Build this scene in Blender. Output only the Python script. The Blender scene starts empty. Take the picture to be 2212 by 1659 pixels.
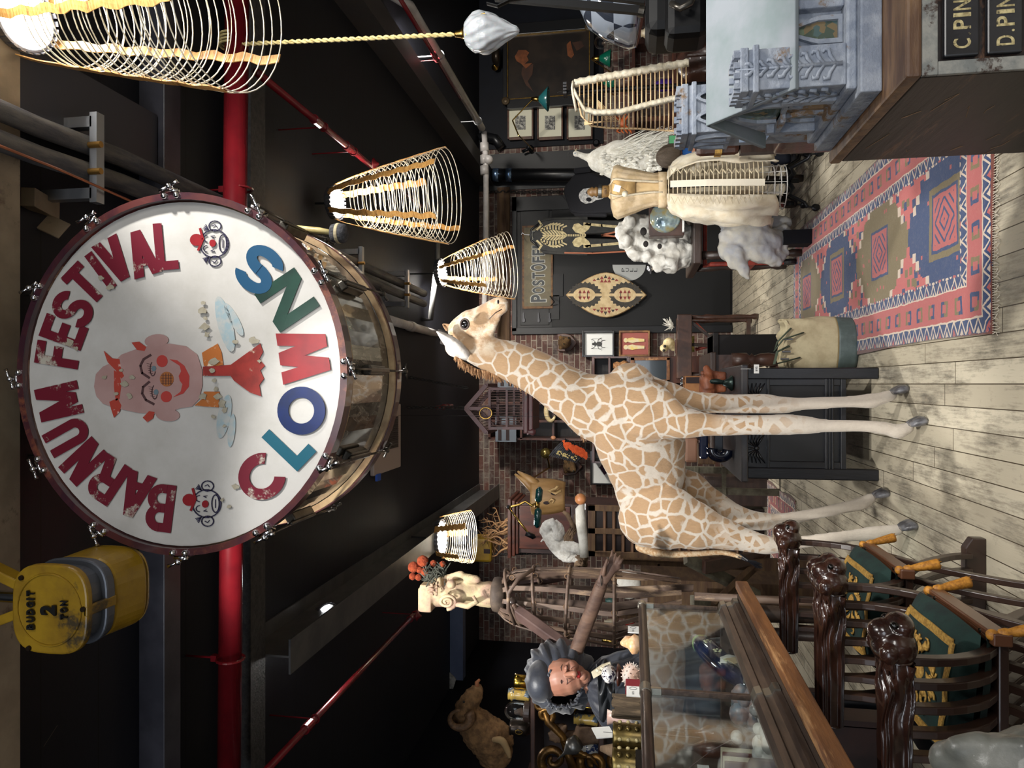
import bpy, math, random
from math import sin, cos, pi, sqrt, atan2, radians as R
from mathutils import Vector as V, Matrix, noise
SC = bpy.context.scene
COL = SC.collection
random.seed(7)
# ---------------- camera: phone turned on its side, so the room's up is the picture's left
F, TH, H = 1550.0, math.atan(262/1550.0), 1.35
cd = bpy.data.cameras.new('camera'); cam = bpy.data.objects.new('camera', cd); COL.objects.link(cam)
cd.sensor_width = 36; cd.lens = F*36/2212; cd.clip_start = .05; cd.clip_end = 60
cam.matrix_world = Matrix(((0, 1, 0, 0), (sin(TH), 0, -cos(TH), 0), (-cos(TH), 0, -sin(TH), H), (0, 0, 0, 1)))
SC.camera = cam
SC.view_settings.view_transform = 'Standard'; SC.view_settings.look = 'None'
SC.view_settings.gamma = 1; SC.view_settings.use_curve_mapping = False
SC.view_settings.exposure = 0.3
# ---------------- world and the large lights
w = bpy.data.worlds.new('world'); SC.world = w; w.use_nodes = True
w.node_tree.nodes['Background'].inputs[0].default_value = (.55, .68, 1, 1)
w.node_tree.nodes['Background'].inputs[1].default_value = .045
def lamp(name, kind, loc, energy, color=(1, 1, 1), size=.1, aim=None, sizey=None, angle=None, blend=.3):
    d = bpy.data.lights.new(name, kind); o = bpy.data.objects.new(name, d); COL.objects.link(o)
    o.location = loc; d.energy = energy; d.color = color
    if kind == 'AREA':
        d.size = size
        if sizey: d.shape = 'RECTANGLE'; d.size_y = sizey
    elif kind == 'SUN': d.angle = size
    else: d.shadow_soft_size = size
    if kind == 'SPOT': d.spot_size = angle; d.spot_blend = blend
    if aim is not None: o.rotation_euler = (V(aim)-V(loc)).to_track_quat('-Z', 'Y').to_euler()
    return o
lamp('added_daylight', 'AREA', (-1.2, -4.6, 2.0), 135, (.86, .92, 1), 4.5, (0, 4, 1.0), 2.4)  # added area light behind the camera, stands in for daylight; no window built
lamp('added_right_key', 'AREA', (3.6, -3.0, 2.6), 90, (1, .97, .92), 2.0, (0, 4.5, .6), 1.4)  # added key light from the right behind the camera; no window built
lamp('added_spot', 'SPOT', (1.9, 1.2, 3.4), 350, (1, .975, .93), .09, (-.35, 5.2, .2), angle=1.25)  # added spot without a fixture, brightens the giraffe
lamp('added_spot', 'SPOT', (-1.6, 1.9, 3.4), 330, (1, .975, .93), .09, (.8, 5.8, .5), angle=1.2)  # added spot without a fixture, fills the middle of the room
lamp('added_spot', 'SPOT', (-.4, -.8, 3.3), 110, (1, .97, .93), .12, (1.2, 2.0, .9), angle=1.0)  # added spot without a fixture, fills the church model and desk
lamp('added_spot', 'SPOT', (.75, .7, 3.4), 230, (1, .98, .94), .06, (-1.05, 2.3, 1.0), angle=.85)  # added to brighten the inside of the glass case, no fixture
lamp('added_spot', 'SPOT', (-.2, 2.75, 3.4), 260, (1, .98, .95), .05, (1.62, 5.75, .95), angle=.55)  # added to brighten the dress form, no fixture
lamp('added_spot', 'SPOT', (-.6, 3.2, 3.4), 150, (1, .97, .92), .09, (-1.5, 5.6, 1.6), angle=1.1)  # added to brighten the left middle of the room, no fixture
lamp('added_spot', 'SPOT', (1.1, 7.3, 3.45), 420, (1, .94, .85), .12, (-.6, 10.3, 1.0), angle=1.9)  # added to lift the back wall, no fixture
lamp('added_spot', 'SPOT', (3.4, 6.4, 3.45), 230, (1, .94, .85), .12, (2.6, 10.3, 1.2), angle=1.9)  # added to lift the right part of the back wall, no fixture

# ---------------- photo pixel -> place in the room
def ray(px, py):
    dx = (829.5-py)/F; dz = (1106-px)/F
    return V((dx, cos(TH)-dz*sin(TH), sin(TH)+dz*cos(TH)))
def W(px, py, Y): r = ray(px, py); return V((0, 0, H))+r*(Y/r.y)
def WX(px, py, X): r = ray(px, py); return V((0, 0, H))+r*(X/r.x)
def WZ(px, py, Z=0): r = ray(px, py); return V((0, 0, H))+r*((Z-H)/r.z)

# ---------------- materials
def lin(c): return tuple((x/255/12.92 if x <= 10 else ((x/255+.055)/1.055)**2.4) for x in c)+(1,)
class NT:
    def __init__(s, name):
        s.m = bpy.data.materials.new(name); s.m.use_nodes = True; s.t = s.m.node_tree
        s.b = s.t.nodes['Principled BSDF']
    def n(s, ty, **k):
        x = s.t.nodes.new('ShaderNode'+ty)
        for a, b in k.items():
            if a.startswith('i_'):
                key = a[2:]; key = int(key) if key.isdigit() else key.replace('_', ' ')
                if hasattr(b, 'default_value') or hasattr(b, 'is_output'): s.t.links.new(b, x.inputs[key])
                else: x.inputs[key].default_value = b
            else: setattr(x, a, b)
        return x
    def l(s, a, b): s.t.links.new(a, b)
    def math(s, op, a, b=0., c=None):
        x = s.n('Math', operation=op)
        for i, q in enumerate((a, b, c)):
            if q is None: continue
            if isinstance(q, (int, float)): x.inputs[i].default_value = q
            else: s.l(q, x.inputs[i])
        return x.outputs[0]
    def mix(s, f, a, b):
        x = s.n('MixRGB')
        for i, q in enumerate((f, a, b)):
            if isinstance(q, (int, float)): x.inputs[i].default_value = q
            elif isinstance(q, tuple): x.inputs[i].default_value = lin(q) if len(q) == 3 else q
            else: s.l(q, x.inputs[i])
        return x.outputs[0]
    def ramp(s, f, stops, interp='LINEAR'):
        x = s.n('ValToRGB'); e = x.color_ramp.elements; x.color_ramp.interpolation = interp
        while len(e) < len(stops): e.new(.5)
        for q, (p, c) in zip(e, stops): q.position = p; q.color = lin(c) if len(c) == 3 else c
        s.l(f, x.inputs[0]); return x.outputs[0]
    def obj(s): return s.n('TexCoord').outputs['Object']
    def scale(s, v, sc, rot=None):
        x = s.n('Mapping', i_Vector=v); x.inputs['Scale'].default_value = sc
        if rot: x.inputs['Rotation'].default_value = rot
        return x.outputs[0]
    def noise(s, v, sc, det=4, rough=.6, out=0): return s.n('TexNoise', i_Vector=v, i_Scale=sc, i_Detail=det, i_Roughness=rough).outputs[out]
    def set(s, **k):
        for a, b in k.items():
            key = {'col': 'Base Color', 'rough': 'Roughness', 'metal': 'Metallic', 'trans': 'Transmission Weight', 'ior': 'IOR', 'coat': 'Coat Weight',
                   'spec': 'Specular IOR Level', 'alpha': 'Alpha', 'emit': 'Emission Color', 'es': 'Emission Strength', 'sheen': 'Sheen Weight', 'sss': 'Subsurface Weight'}[a]
            if isinstance(b, (int, float)): s.b.inputs[key].default_value = b
            elif isinstance(b, tuple): s.b.inputs[key].default_value = lin(b) if len(b) == 3 else b
            else: s.l(b, s.b.inputs[key])
        return s
    def bump(s, h, st=.3, d=.01):
        x = s.n('Bump', i_Height=h, i_Strength=st, i_Distance=d); s.l(x.outputs[0], s.b.inputs['Normal'])
MC = {}
def M(name, c=(128, 128, 128), rough=.6, metal=0, c2=None, sc=20, bump=0, stretch=None, wear=None, coat=0, sheen=0, thr=(.4, .6), spec=.5):
    """plain surface with its own blotches (c2), fine bump and optional grain stretch"""
    if name in MC: return MC[name]
    t = NT(name); v = t.obj()
    if stretch: v = t.scale(v, stretch)
    n = t.noise(v, sc)
    col = c
    if c2: col = t.mix(t.ramp(n, [(thr[0], (0, 0, 0)), (thr[1], (255, 255, 255))]), c, c2)
    if wear: col = t.mix(t.ramp(t.noise(v, sc*.37, 8, .75), [(.56, (0, 0, 0)), (.62, (255, 255, 255))]), col if c2 else c, wear)
    t.set(col=col, rough=rough, metal=metal, coat=coat, sheen=sheen, spec=spec)
    if bump: t.bump(t.noise(v, sc*2.3, 6, .65), bump, .01)
    MC[name] = t.m; return t.m

# ---------------- mesh builder
class MB:
    def __init__(s, T=None): s.v = []; s.f = []; s.T = T or Matrix()
    def add(s, vs, fs):
        o = len(s.v); s.v += [s.T @ V(p) for p in vs]; s.f += [tuple(i+o for i in q) for q in fs]; return s
    def box(s, c, d, rot=None):
        c = V(c); m = rot if isinstance(rot, Matrix) else (Matrix.Rotation(rot, 3, 'Z') if rot else Matrix.Identity(3))
        vs = [c+m @ V((x*d[0]/2, y*d[1]/2, z*d[2]/2)) for x in (-1, 1) for y in (-1, 1) for z in (-1, 1)]
        return s.add(vs, [(0, 1, 3, 2), (4, 6, 7, 5), (0, 4, 5, 1), (2, 3, 7, 6), (0, 2, 6, 4), (1, 5, 7, 3)])
    def b2(s, a, b): a, b = V(a), V(b); return s.box((a+b)/2, [abs(q) for q in (b-a)])
    def beam(s, a, b, wd, ht, up=(0, 0, 1)):
        a, b = V(a), V(b); z = (b-a).normalized(); x = z.cross(V(up))
        if x.length < 1e-4: x = z.cross(V((0, 1, 0)))
        x.normalize(); y = x.cross(z)
        return s.box((a+b)/2, (wd, ht, (b-a).length), Matrix((x, y, z)).transposed())
    def tube(s, pts, r, n=8, cap=True, flat=1, closed=False, up=None):
        pts = [V(p) for p in pts]; m = len(pts); rs = r if isinstance(r, (list, tuple)) else [r]*m
        vs = []; nx = None
        for i, p in enumerate(pts):
            if closed: d = pts[(i+1) % m]-pts[i-1]
            else: d = pts[min(i+1, m-1)]-pts[max(i-1, 0)]
            if d.length < 1e-9: d = V((0, 0, 1))
            d.normalize()
            if nx is None:
                nx = V(up) if up else (V((0, 0, 1)) if abs(d.z) < .9 else V((1, 0, 0)))
            if up: nx = V(up)
            nx = nx-d*nx.dot(d)
            if nx.length < 1e-6: nx = d.orthogonal()
            nx.normalize(); ny = d.cross(nx)
            for k in range(n):
                a = 2*pi*k/n; vs.append(p+(nx*cos(a)*flat+ny*sin(a))*rs[i])
        fs = []
        for i in range(m if closed else m-1):
            j = (i+1) % m
            for k in range(n): fs.append((i*n+k, i*n+(k+1) % n, j*n+(k+1) % n, j*n+k))
        if cap and not closed: fs += [tuple(range(n))[::-1], tuple((m-1)*n+k for k in range(n))]
        return s.add(vs, fs)
    def lathe(s, prof, n=20, c=(0, 0, 0), ax=None, sx=1, sy=1, cap=True):
        c = V(c); q = V(ax).normalized().to_track_quat('Z', 'Y').to_matrix() if ax is not None else Matrix.Identity(3)
        vs = [c+q @ V((r*cos(2*pi*k/n)*sx, r*sin(2*pi*k/n)*sy, z)) for r, z in prof for k in range(n)]
        fs = [(i*n+k, i*n+(k+1) % n, (i+1)*n+(k+1) % n, (i+1)*n+k) for i in range(len(prof)-1) for k in range(n)]
        if cap: fs += [tuple(range(n))[::-1], tuple((len(prof)-1)*n+k for k in range(n))]
        return s.add(vs, fs)
    def cyl(s, a, b, r, r2=None, n=16): return s.tube([a, b], [r, r if r2 is None else r2], n)
    def ell(s, c, d, rot=None, n=14, m=9):
        c = V(c); d = (d, d, d) if isinstance(d, (int, float)) else d
        q = rot if isinstance(rot, Matrix) else (Matrix.Rotation(rot, 3, 'Z') if rot else Matrix.Identity(3))
        vs = [c+q @ V((0, 0, -d[2]))]
        for i in range(1, m):
            a = -pi/2+pi*i/m
            vs += [c+q @ V((d[0]*cos(a)*cos(2*pi*k/n), d[1]*cos(a)*sin(2*pi*k/n), d[2]*sin(a))) for k in range(n)]
        vs.append(c+q @ V((0, 0, d[2]))); L = len(vs)-1
        fs = [(0, 1+(k+1) % n, 1+k) for k in range(n)]
        fs += [(1+(i-1)*n+k, 1+(i-1)*n+(k+1) % n, 1+i*n+(k+1) % n, 1+i*n+k) for i in range(1, m-1) for k in range(n)]
        fs += [(L, 1+(m-2)*n+k, 1+(m-2)*n+(k+1) % n) for k in range(n)]
        return s.add(vs, fs)
    def prism(s, pts, th):
        pts = [V(p) for p in pts]; th = V(th); n = len(pts)
        return s.add(pts+[p+th for p in pts], [tuple(range(n))[::-1], tuple(range(n, 2*n))]+[(i, (i+1) % n, n+(i+1) % n, n+i) for i in range(n)])
    def ppx(s, pts, Y, th=.002):
        """outline given in photo pixels on the upright plane at depth Y, thickness th away from the camera"""
        return s.prism([W(x, y, Y) for x, y in pts], (0, th, 0))
    def bxp(s, x0, y0, x1, y1, Y, dep):
        a = W(x0, y0, Y); b = W(x1, y1, Y); return s.b2(a, (b.x, Y+dep, b.z))
    def grid(s, fn, nu, nv, cu=False, th=0):
        vs = [fn(i/(nu if cu else nu-1), j/(nv-1)) for i in range(nu) for j in range(nv)]
        fs = [(i*nv+j, i*nv+j+1, ((i+1) % nu)*nv+j+1, ((i+1) % nu)*nv+j) for i in range(nu if cu else nu-1) for j in range(nv-1)]
        return s.add(vs, fs)
    def mesh(s, me, T):
        return s.add([T @ v.co for v in me.vertices], [tuple(p.vertices) for p in me.polygons])
def wpos(o):
    p = V((0, 0, 0))
    while o: p += o.location; o = o.parent
    return p
def kindof(o, kind=None, label=None, cat=None, group=None):
    if kind: o['kind'] = kind
    if label: o['label'] = label
    if cat: o['category'] = cat
    if group: o['group'] = group
    return o
def mk(mb, name, mat, parent=None, smooth=False, bevel=0, remesh=0, sub=0, solid=0, sm=0, disp=None, origin=None):
    me = bpy.data.meshes.new(name)
    if parent is not None: org = wpos(parent)
    elif origin is not None: org = V(origin)
    else:
        xs = [p.x for p in mb.v]; ys = [p.y for p in mb.v]; zs = [p.z for p in mb.v]
        org = V(((min(xs)+max(xs))/2, (min(ys)+max(ys))/2, min(zs)))
    me.from_pydata([p-org for p in mb.v], [], mb.f); me.update()
    import bmesh
    bm = bmesh.new(); bm.from_mesh(me); bmesh.ops.recalc_face_normals(bm, faces=bm.faces); bm.to_mesh(me); bm.free()
    o = bpy.data.objects.new(name, me); COL.objects.link(o)
    if parent is not None: o.parent = parent
    else: o.location = org
    me.materials.append(mat)
    if smooth or remesh or sub:
        for p in me.polygons: p.use_smooth = True
    if solid: x = o.modifiers.new('solid', 'SOLIDIFY'); x.thickness = solid; x.offset = 0
    if bevel: x = o.modifiers.new('bevel', 'BEVEL'); x.width = bevel; x.segments = 2; x.limit_method = 'ANGLE'
    if remesh:
        x = o.modifiers.new('remesh', 'REMESH'); x.mode = 'VOXEL'; x.voxel_size = remesh; x.use_smooth_shade = True
        x = o.modifiers.new('smooth', 'SMOOTH'); x.factor = .5; x.iterations = sm or 6
    if disp:
        x = o.modifiers.new('disp', 'DISPLACE'); x.texture = bpy.data.textures.new(name, 'CLOUDS'); x.texture.noise_scale = disp[0]; x.texture.noise_depth = 3; x.strength = disp[1]; x.mid_level = .5; x.texture_coords = 'LOCAL'
    if sub: x = o.modifiers.new('sub', 'SUBSURF'); x.levels = x.render_levels = sub
    return o
def one(mb, name, mat, label, cat, group=None, **k): return kindof(mk(mb, name, mat, **k), None, label, cat, group)
def struct(mb, name, mat, **k): return kindof(mk(mb, name, mat, **k), 'structure')
def thing(name, label, cat, loc, group=None):
    o = bpy.data.objects.new(name, None); COL.objects.link(o); o.location = loc; o.empty_display_size = .05
    return kindof(o, None, label, cat, group)
def dup(root, dl=(0, 0, 0), label=None, group=None, loc=None, rz=None, scale=None):
    r = root.copy(); COL.objects.link(r)
    r.location = V(loc) if loc is not None else root.location+V(dl)
    if rz is not None: r.rotation_euler.z = rz
    if scale: r.scale = (scale,)*3
    if label: r['label'] = label
    if group: r['group'] = group
    for ch in list(root.children):
        c = ch.copy(); COL.objects.link(c); c.parent = r
        for g in list(ch.children): q = g.copy(); COL.objects.link(q); q.parent = c
    return r
_fc = {}
def glyph(ch, bold=.02):
    k = (ch, bold)
    if k in _fc: return _fc[k]
    cu = bpy.data.curves.new('glyph', 'FONT'); cu.body = ch; cu.offset = bold; cu.resolution_u = 6; cu.fill_mode = 'BOTH'
    o = bpy.data.objects.new('glyph', cu); COL.objects.link(o)
    dg = bpy.context.evaluated_depsgraph_get(); me = bpy.data.meshes.new_from_object(o.evaluated_get(dg))
    bpy.data.objects.remove(o); bpy.data.curves.remove(cu)
    xs = [v.co.x for v in me.vertices]; ys = [v.co.y for v in me.vertices]
    if xs:
        x0, x1, y0, y1 = min(xs), max(xs), min(ys), max(ys)
        for v in me.vertices: v.co.x = (v.co.x-(x0+x1)/2)/max(x1-x0, 1e-4); v.co.y = (v.co.y-(y0+y1)/2)/max(y1-y0, 1e-4)
    _fc[k] = me; return me
def put(mb, ch, c, right, up, w, h, bold=.02):
    """one letter: centre c, letter-right and letter-up directions, width w, height h"""
    r = V(right).normalized(); u = V(up).normalized(); n = r.cross(u)
    T = Matrix((r*w, u*h, n)).transposed().to_4x4(); T.translation = V(c)
    mb.mesh(glyph(ch, bold), T)
def line(mb, txt, c, right, up, h, wf=.62, bold=.01, gap=.18):
    r = V(right).normalized(); ws = [(.25 if ch in "I.'1,il|" else .45 if ch == ' ' else wf)*h for ch in txt]
    tot = sum(ws)+gap*h*(len(txt)-1); p = -tot/2
    for ch, w_ in zip(txt, ws):
        if ch == '.': put(mb, ch, V(c)+r*(p+w_/2)-V(up).normalized()*h*.42, right, up, w_*.6, h*.16, bold)
        elif ch != ' ': put(mb, ch, V(c)+r*(p+w_/2), right, up, w_, h, bold)
        p += w_+gap*h
# ================= SETTING
CZ = 3.58; BY = 10.3; LX = -3.75; RX = 6.2
def floor_mat():
    t = NT('worn_plank_floor'); v = t.obj()
    sx = t.n('SeparateXYZ', i_Vector=v)
    X, Y = sx.outputs[0], sx.outputs[1]
    row = t.math('FLOOR', t.math('DIVIDE', X, .095))
    rnd = t.n('TexWhiteNoise', noise_dimensions='1D', i_W=row).outputs[0]
    yo = t.math('ADD', t.math('DIVIDE', Y, 1.9), t.math('MULTIPLY', rnd, 7.3))
    seg = t.math('FLOOR', yo)
    cb = t.n('CombineXYZ', i_0=row, i_1=seg); tone = t.n('TexWhiteNoise', noise_dimensions='2D', i_Vector=cb.outputs[0]).outputs[0]
    fx = t.math('PINGPONG', t.math('DIVIDE', X, .095), .5); gx = t.math('LESS_THAN', fx, .022)
    fy = t.math('PINGPONG', yo, .5); gy = t.math('LESS_THAN', fy, .0014)
    gap = t.math('MAXIMUM', gx, gy)
    wear = t.noise(t.scale(v, (3.5, 1.1, 1)), 1.7, 9, .72)
    grain = t.noise(t.scale(v, (26, 1.6, 1)), 3, 6, .7)
    col = t.mix(tone, (204, 194, 172), (178, 168, 147))
    col = t.mix(t.ramp(t.math('ADD', t.math('MULTIPLY', wear, .7), t.math('MULTIPLY', grain, .3)), [(.48, (0, 0, 0)), (.63, (255, 255, 255))]), col, (104, 98, 86))
    col = t.mix(t.ramp(t.noise(v, 7, 8, .8), [(.6, (0, 0, 0)), (.7, (190, 190, 190))]), col, (98, 94, 86))
    col = t.mix(gap, col, (74, 64, 50))
    t.set(col=col, rough=t.ramp(wear, [(.3, (95, 95, 95)), (.7, (150, 150, 150))]))
    t.bump(t.math('SUBTRACT', grain, t.math('MULTIPLY', gap, 2.)), .25, .004)
    return t.m
def brick_mat():
    t = NT('old_brick'); v = t.obj(); s = t.n('SeparateXYZ', i_Vector=v)
    u = t.n('CombineXYZ', i_0=s.outputs[0], i_1=s.outputs[2]).outputs[0]
    b = t.n('TexBrick', i_Vector=u, i_Scale=1.0); b.offset = .5
    for k, q in (('Color1', (104, 68, 58)), ('Color2', (68, 54, 52)), ('Mortar', (150, 142, 128))): b.inputs[k].default_value = lin(q)
    b.inputs['Mortar Size'].default_value = .006; b.inputs['Brick Width'].default_value = .21; b.inputs['Row Height'].default_value = .078; b.inputs['Mortar Smooth'].default_value = .3
    col = t.mix(t.ramp(t.noise(u, 5, 9, .8), [(.47, (0, 0, 0)), (.64, (200, 200, 200))]), b.outputs[0], (150, 142, 132))
    col = t.mix(t.ramp(t.noise(u, 2.2, 3, .5), [(.5, (0, 0, 0)), (.6, (150, 150, 150))]), col, (52, 46, 46))
    t.set(col=col, rough=.9); t.bump(t.math('SUBTRACT', t.noise(u, 40, 5), b.outputs[1]), .5, .008)
    return t.m
def board_mat(name, c, pitch, axis, c2=None, rough=.6):
    t = NT(name); v = t.obj(); s = t.n('SeparateXYZ', i_Vector=v).outputs[axis]
    g = t.math('LESS_THAN', t.math('PINGPONG', t.math('DIVIDE', s, pitch), .5), .012)
    col = t.mix(t.noise(v, 3, 6), c, c2 or tuple(int(q*1.25) for q in c))
    t.set(col=t.mix(g, col, (5, 5, 6)), rough=rough, spec=.3); t.bump(t.math('SUBTRACT', t.noise(v, 25), g), .2, .004)
    return t.m
FLM = floor_mat(); BRM = brick_mat()
CEM = board_mat('black_painted_boards', (15, 16, 24), .3, 1)
BLK = M('black_wall_paint', (8, 10, 17), .6, c2=(11, 14, 22), sc=3, spec=.2)
STL = M('dark_painted_steel', (42, 42, 50), .42, c2=(54, 54, 62), sc=6, bump=.06)
struct(MB().b2((LX-.1, -5.5, -.1), (RX+.1, BY+.2, 0)), 'floor', FLM, origin=(0, 0, 0))
struct(MB().b2((LX-.1, -5.5, CZ), (RX+.1, BY+.2, CZ+.1)), 'ceiling', CEM, origin=(0, 0, 0))
struct(MB().b2((LX-.1, BY, 0), (RX+.1, BY+.15, CZ)), 'wall_back', BRM, origin=(0, 0, 0))
struct(MB().b2((LX-.1, -5.5, 0), (LX, BY, CZ)), 'wall_left', BLK)
struct(MB().b2((RX, -5.5, 0), (RX+.1, BY, CZ)), 'wall_right', BLK)
tn = [0]
def trim(mb, mat=STL, **k): tn[0] += 1; return struct(mb, 'trim_%d' % tn[0], mat, **k)
# black painted panel behind the pictures, recess with the duct, band above the bricks
m = MB(); m.bxp(1035, -120, 1303, 309, BY-.03, .03); trim(m, BLK)
m = MB(); m.bxp(1035, 335, 1500, 392, BY-.02, .02); trim(m, M('recess_black', (10, 11, 15), .5))
# transverse beams
trim(MB().b2((LX, 2.95, CZ-.13), (RX, 3.07, CZ)), STL, bevel=.004)
trim(MB().b2((LX, 3.66, CZ-.15), (RX, 3.82, CZ)), M('tarred_beam', (38, 38, 40), .7, c2=(58, 57, 56), sc=30, bump=.5))
# longitudinal steel beams with flanges
def ibeam(x0, x1, ya, yb, z0, z1, fl=.012):
    m = MB(); xm = (x0+x1)/2
    m.b2((x0, ya, z0), (x1, yb, z0+fl)); m.b2((x0, ya, z1-fl), (x1, yb, z1)); m.b2((xm-.006, ya, z0+fl), (xm+.006, yb, z1-fl)); return m
trim(ibeam(-1.66, -1.46, 3.83, BY, CZ-.30, CZ), M('beam_grey', (70, 70, 72), .38, c2=(88, 87, 86), sc=5, bump=.08))
trim(MB().b2((2.9, 3.83, CZ-.22), (3.1, BY, CZ)), M('beam_brown_black', (48, 46, 48), .5))
trim(MB().b2((.95, -1, CZ-.10), (1.22, 2.94, CZ)), M('beam_slate', (40, 41, 50), .45))
trim(MB().bxp(968, 1296, 1000, 1470, 8.6, .14), M('blue_grey_beam', (64, 74, 98), .45, c2=(74, 84, 108), sc=4))
m = MB(); m.prism([W(940, 1420, 8.58), W(985, 1468, 8.58), W(978, 1490, 8.58), W(945, 1478, 8.58)], (0, .02, 0)); trim(m, M('gusset_cream', (150, 146, 138), .6, c2=(90, 88, 84), sc=14))
# beige crane beam across the top
CRM = M('crane_beige_paint', (138, 124, 104), .5, c2=(120, 106, 88), sc=5, wear=(84, 66, 50), bump=.1)
m = MB(); m.b2((-3.7, 2.04, CZ-.10), (3.4, 2.14, CZ-.004)); m.b2((-3.7, 2.0, CZ-.125), (3.4, 2.18, CZ-.105))
trim(m, CRM, bevel=.003)
m = MB()
for q in (((60, 425), (180, 492)), ((25, 1640), (140, 1572))):
    a = W(*q[0], 2.3); b = W(*q[1], 2.75); m.beam(a, b, .07, .05)
m.ell(W(120, 1585, 2.6), .02); m.beam(W(40, 1560, 2.4), W(45, 1640, 2.4), .05, .01)
for q in range(2): m.beam(W((75, 20)[q], (470, 1560)[q], 2.4), W((140, 110)[q], (500, 1590)[q], 2.45), .09, .008)
trim(m, CRM, bevel=.003)
trim(MB().cyl(W(45, 500, 2.5), W(150, 560, 2.9), .022), M('white_conduit', (150, 148, 146), .5))

# ---- pipes
RED = M('red_pipe_paint', (108, 20, 27), .26, c2=(92, 17, 24), sc=4, coat=.3, bump=.05)
t = thing('fire_main_pipe', 'large glossy red pipe crossing the ceiling behind the drum', 'pipe', W(505, 830, 3.3))
a, b = W(513, -60, 3.25), W(494, 1720, 3.36); mk(MB().cyl(a, b, .057, n=24), 'pipe', RED, t, smooth=True)
for py in (408, 1423):
    c = W(515 if py < 800 else 498, py, 3.3); m = MB()
    m.tube([c+V((0, cos(q)*.066, sin(q)*.066)) for q in [i*pi/10 for i in range(20)]], .007, 6, closed=True)
    m.cyl(c+V((0, 0, .066)), c+V((0, 0, CZ-c.z-.002)), .006, n=6); m.box(c+V((.0, 0, .085)), (.03, .03, .03)); mk(m, 'hanger', RED, t)
def redpipe(label, pts, r, coup, heads):
    t = thing('sprinkler_pipe', label, 'pipe', pts[0]); mk(MB().tube(pts, r, 12), 'pipe', RED, t, smooth=True)
    for f, fr in coup:
        a, b = V(pts[0]), V(pts[-1]); p = a.lerp(b, f); d = (b-a).normalized()
        mk(MB().cyl(p-d*.04, p+d*.04, r*1.45, n=12), 'coupling', RED, t)
        m = MB().cyl(p+d*.1, p+d*.1+V((0, 0, CZ-p.z)), .005, n=6)
        m.tube([p+d*.1+V((cos(q)*(r+.006), 0, sin(q)*(r+.006))) for q in [i*pi/6 for i in range(12)]], .005, 6, closed=True); mk(m, 'hanger', RED, t)
    for f in heads:
        p = V(pts[0]).lerp(V(pts[-1]), f)
        mk(MB().lathe([(.008, 0), (.02, .02), (.045, .035), (.048, .04), (.01, .045), (.01, .07)], 14, p-V((0, 0, .075))), 'sprinkler_head', RED, t, smooth=True)
redpipe('thin red sprinkler pipe running along the dark ceiling at far left', [(-2.06, 3.0, 3.28), (-2.06, 6.5, 3.28)], .021, [(.3, 1), (.88, 1)], [.9])
redpipe('thin red sprinkler pipe running along the ceiling right of the drum', [(1.62, 3.45, 3.28), (1.62, 6.3, 3.26)], .021, [(.25, 1), (.42, 1)], [.56])
redpipe('faint red sprinkler pipe high at right behind the frosted pendant', [(3.1, 5.5, 3.2), (3.1, 7.6, 3.2)], .018, [(.5, 1)], [])
redpipe('short red sprinkler pipe beside the birdcage chain', [(-.24, 7.0, 3.3), (-.24, 7.6, 3.3)], .022, [(.5, 1)], [])
WHP = M('white_pvc', (186, 182, 180), .35, c2=(168, 164, 162), sc=6)
m = MB(); m.tube([(3.26, 5.6, 3.42), (3.26, 5.95, 3.25), (3.26, 8.95, 3.25)], .043, 14)
t = thing('white_drain_pipe', 'white plastic drain pipe turning along the ceiling at right', 'pipe', (3.26, 6, 3.25)); mk(m, 'pipe', WHP, t, smooth=True)
p1 = W(1046, 285, 9.0); m = MB().tube([p1, W(1050, 372, 9.0), W(1050, 400, 9.05), W(1049, 560, 9.2), W(1045, 700, 9.4)], .036, 12); mk(m, 'crosspipe', WHP, t, smooth=True)
m = MB()
for py in (318, 345, 368): m.cyl(W(1046, py-9, 9.0), W(1047, py+9, 9.0), .055)
m.ell(W(1055, 345, 8.98), .06); mk(m, 'fitting', WHP, t, smooth=True)
m = MB()
for pp in ((3.26, 6.9), (3.26, 8.7)): m.cyl((pp[0], pp[1], 3.25), (pp[0], pp[1], CZ), .008, n=6); m.tube([(pp[0]+cos(q)*.05, pp[1], 3.25+sin(q)*.05) for q in [i*pi/8 for i in range(16)]], .006, 6, closed=True)
mk(m, 'hanger', M('galvanised', (150, 152, 156), .35, .8), t)
INS = M('pipe_insulation', (58, 58, 64), .8, c2=(84, 82, 80), sc=9, stretch=(3, .6, 3), bump=.3)
t = thing('insulated_pipes', 'pair of dark insulated pipes on brackets along the ceiling behind the drum', 'pipe', (.87, 3, 3.4))
for x, z in ((.80, 3.405), (.90, 3.405)): mk(MB().tube([(x, -.5, z), (x, 2.2, z), (x+.02, 2.6, z), (x, 6.9, z)], .036, 12), 'pipe', INS, t, smooth=True)
for y in (2.42, 5.1, 6.2):
    m = MB(); m.box((.72, y, 3.47), (.04, .04, .215)); m.box((.99, y, 3.47), (.04, .04, .215)); m.box((.855, y, 3.355), (.34, .04, .03)); mk(m, 'bracket', M('galvanised'), t)
    for q in (.8, .9): mk(MB().cyl((q, y-.02, 3.37), (q, y-.02, 3.32), .012), 'clamp', M('brass_bolt', (170, 130, 70), .35, .9), t)
one(MB().tube([(.74+.02*sin(i*.9), -.5+i*.27, 3.33-.012*sin(i*1.3)) for i in range(14)], .005, 6), 'copper_tube', M('copper', (168, 110, 84), .35, .8), 'thin copper line drooping beside the insulated pipes', 'tube')
t = thing('white_tube_rail', 'white tubular rail near the ceiling above the giraffe ears', 'pipe', W(890, 705, 6))
a = W(836, 690, 5.75); b = W(946, 722, 8.2); mk(MB().tube([a, a.lerp(b, .4), b], .042, 12), 'pipe', WHP, t, smooth=True)
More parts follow.
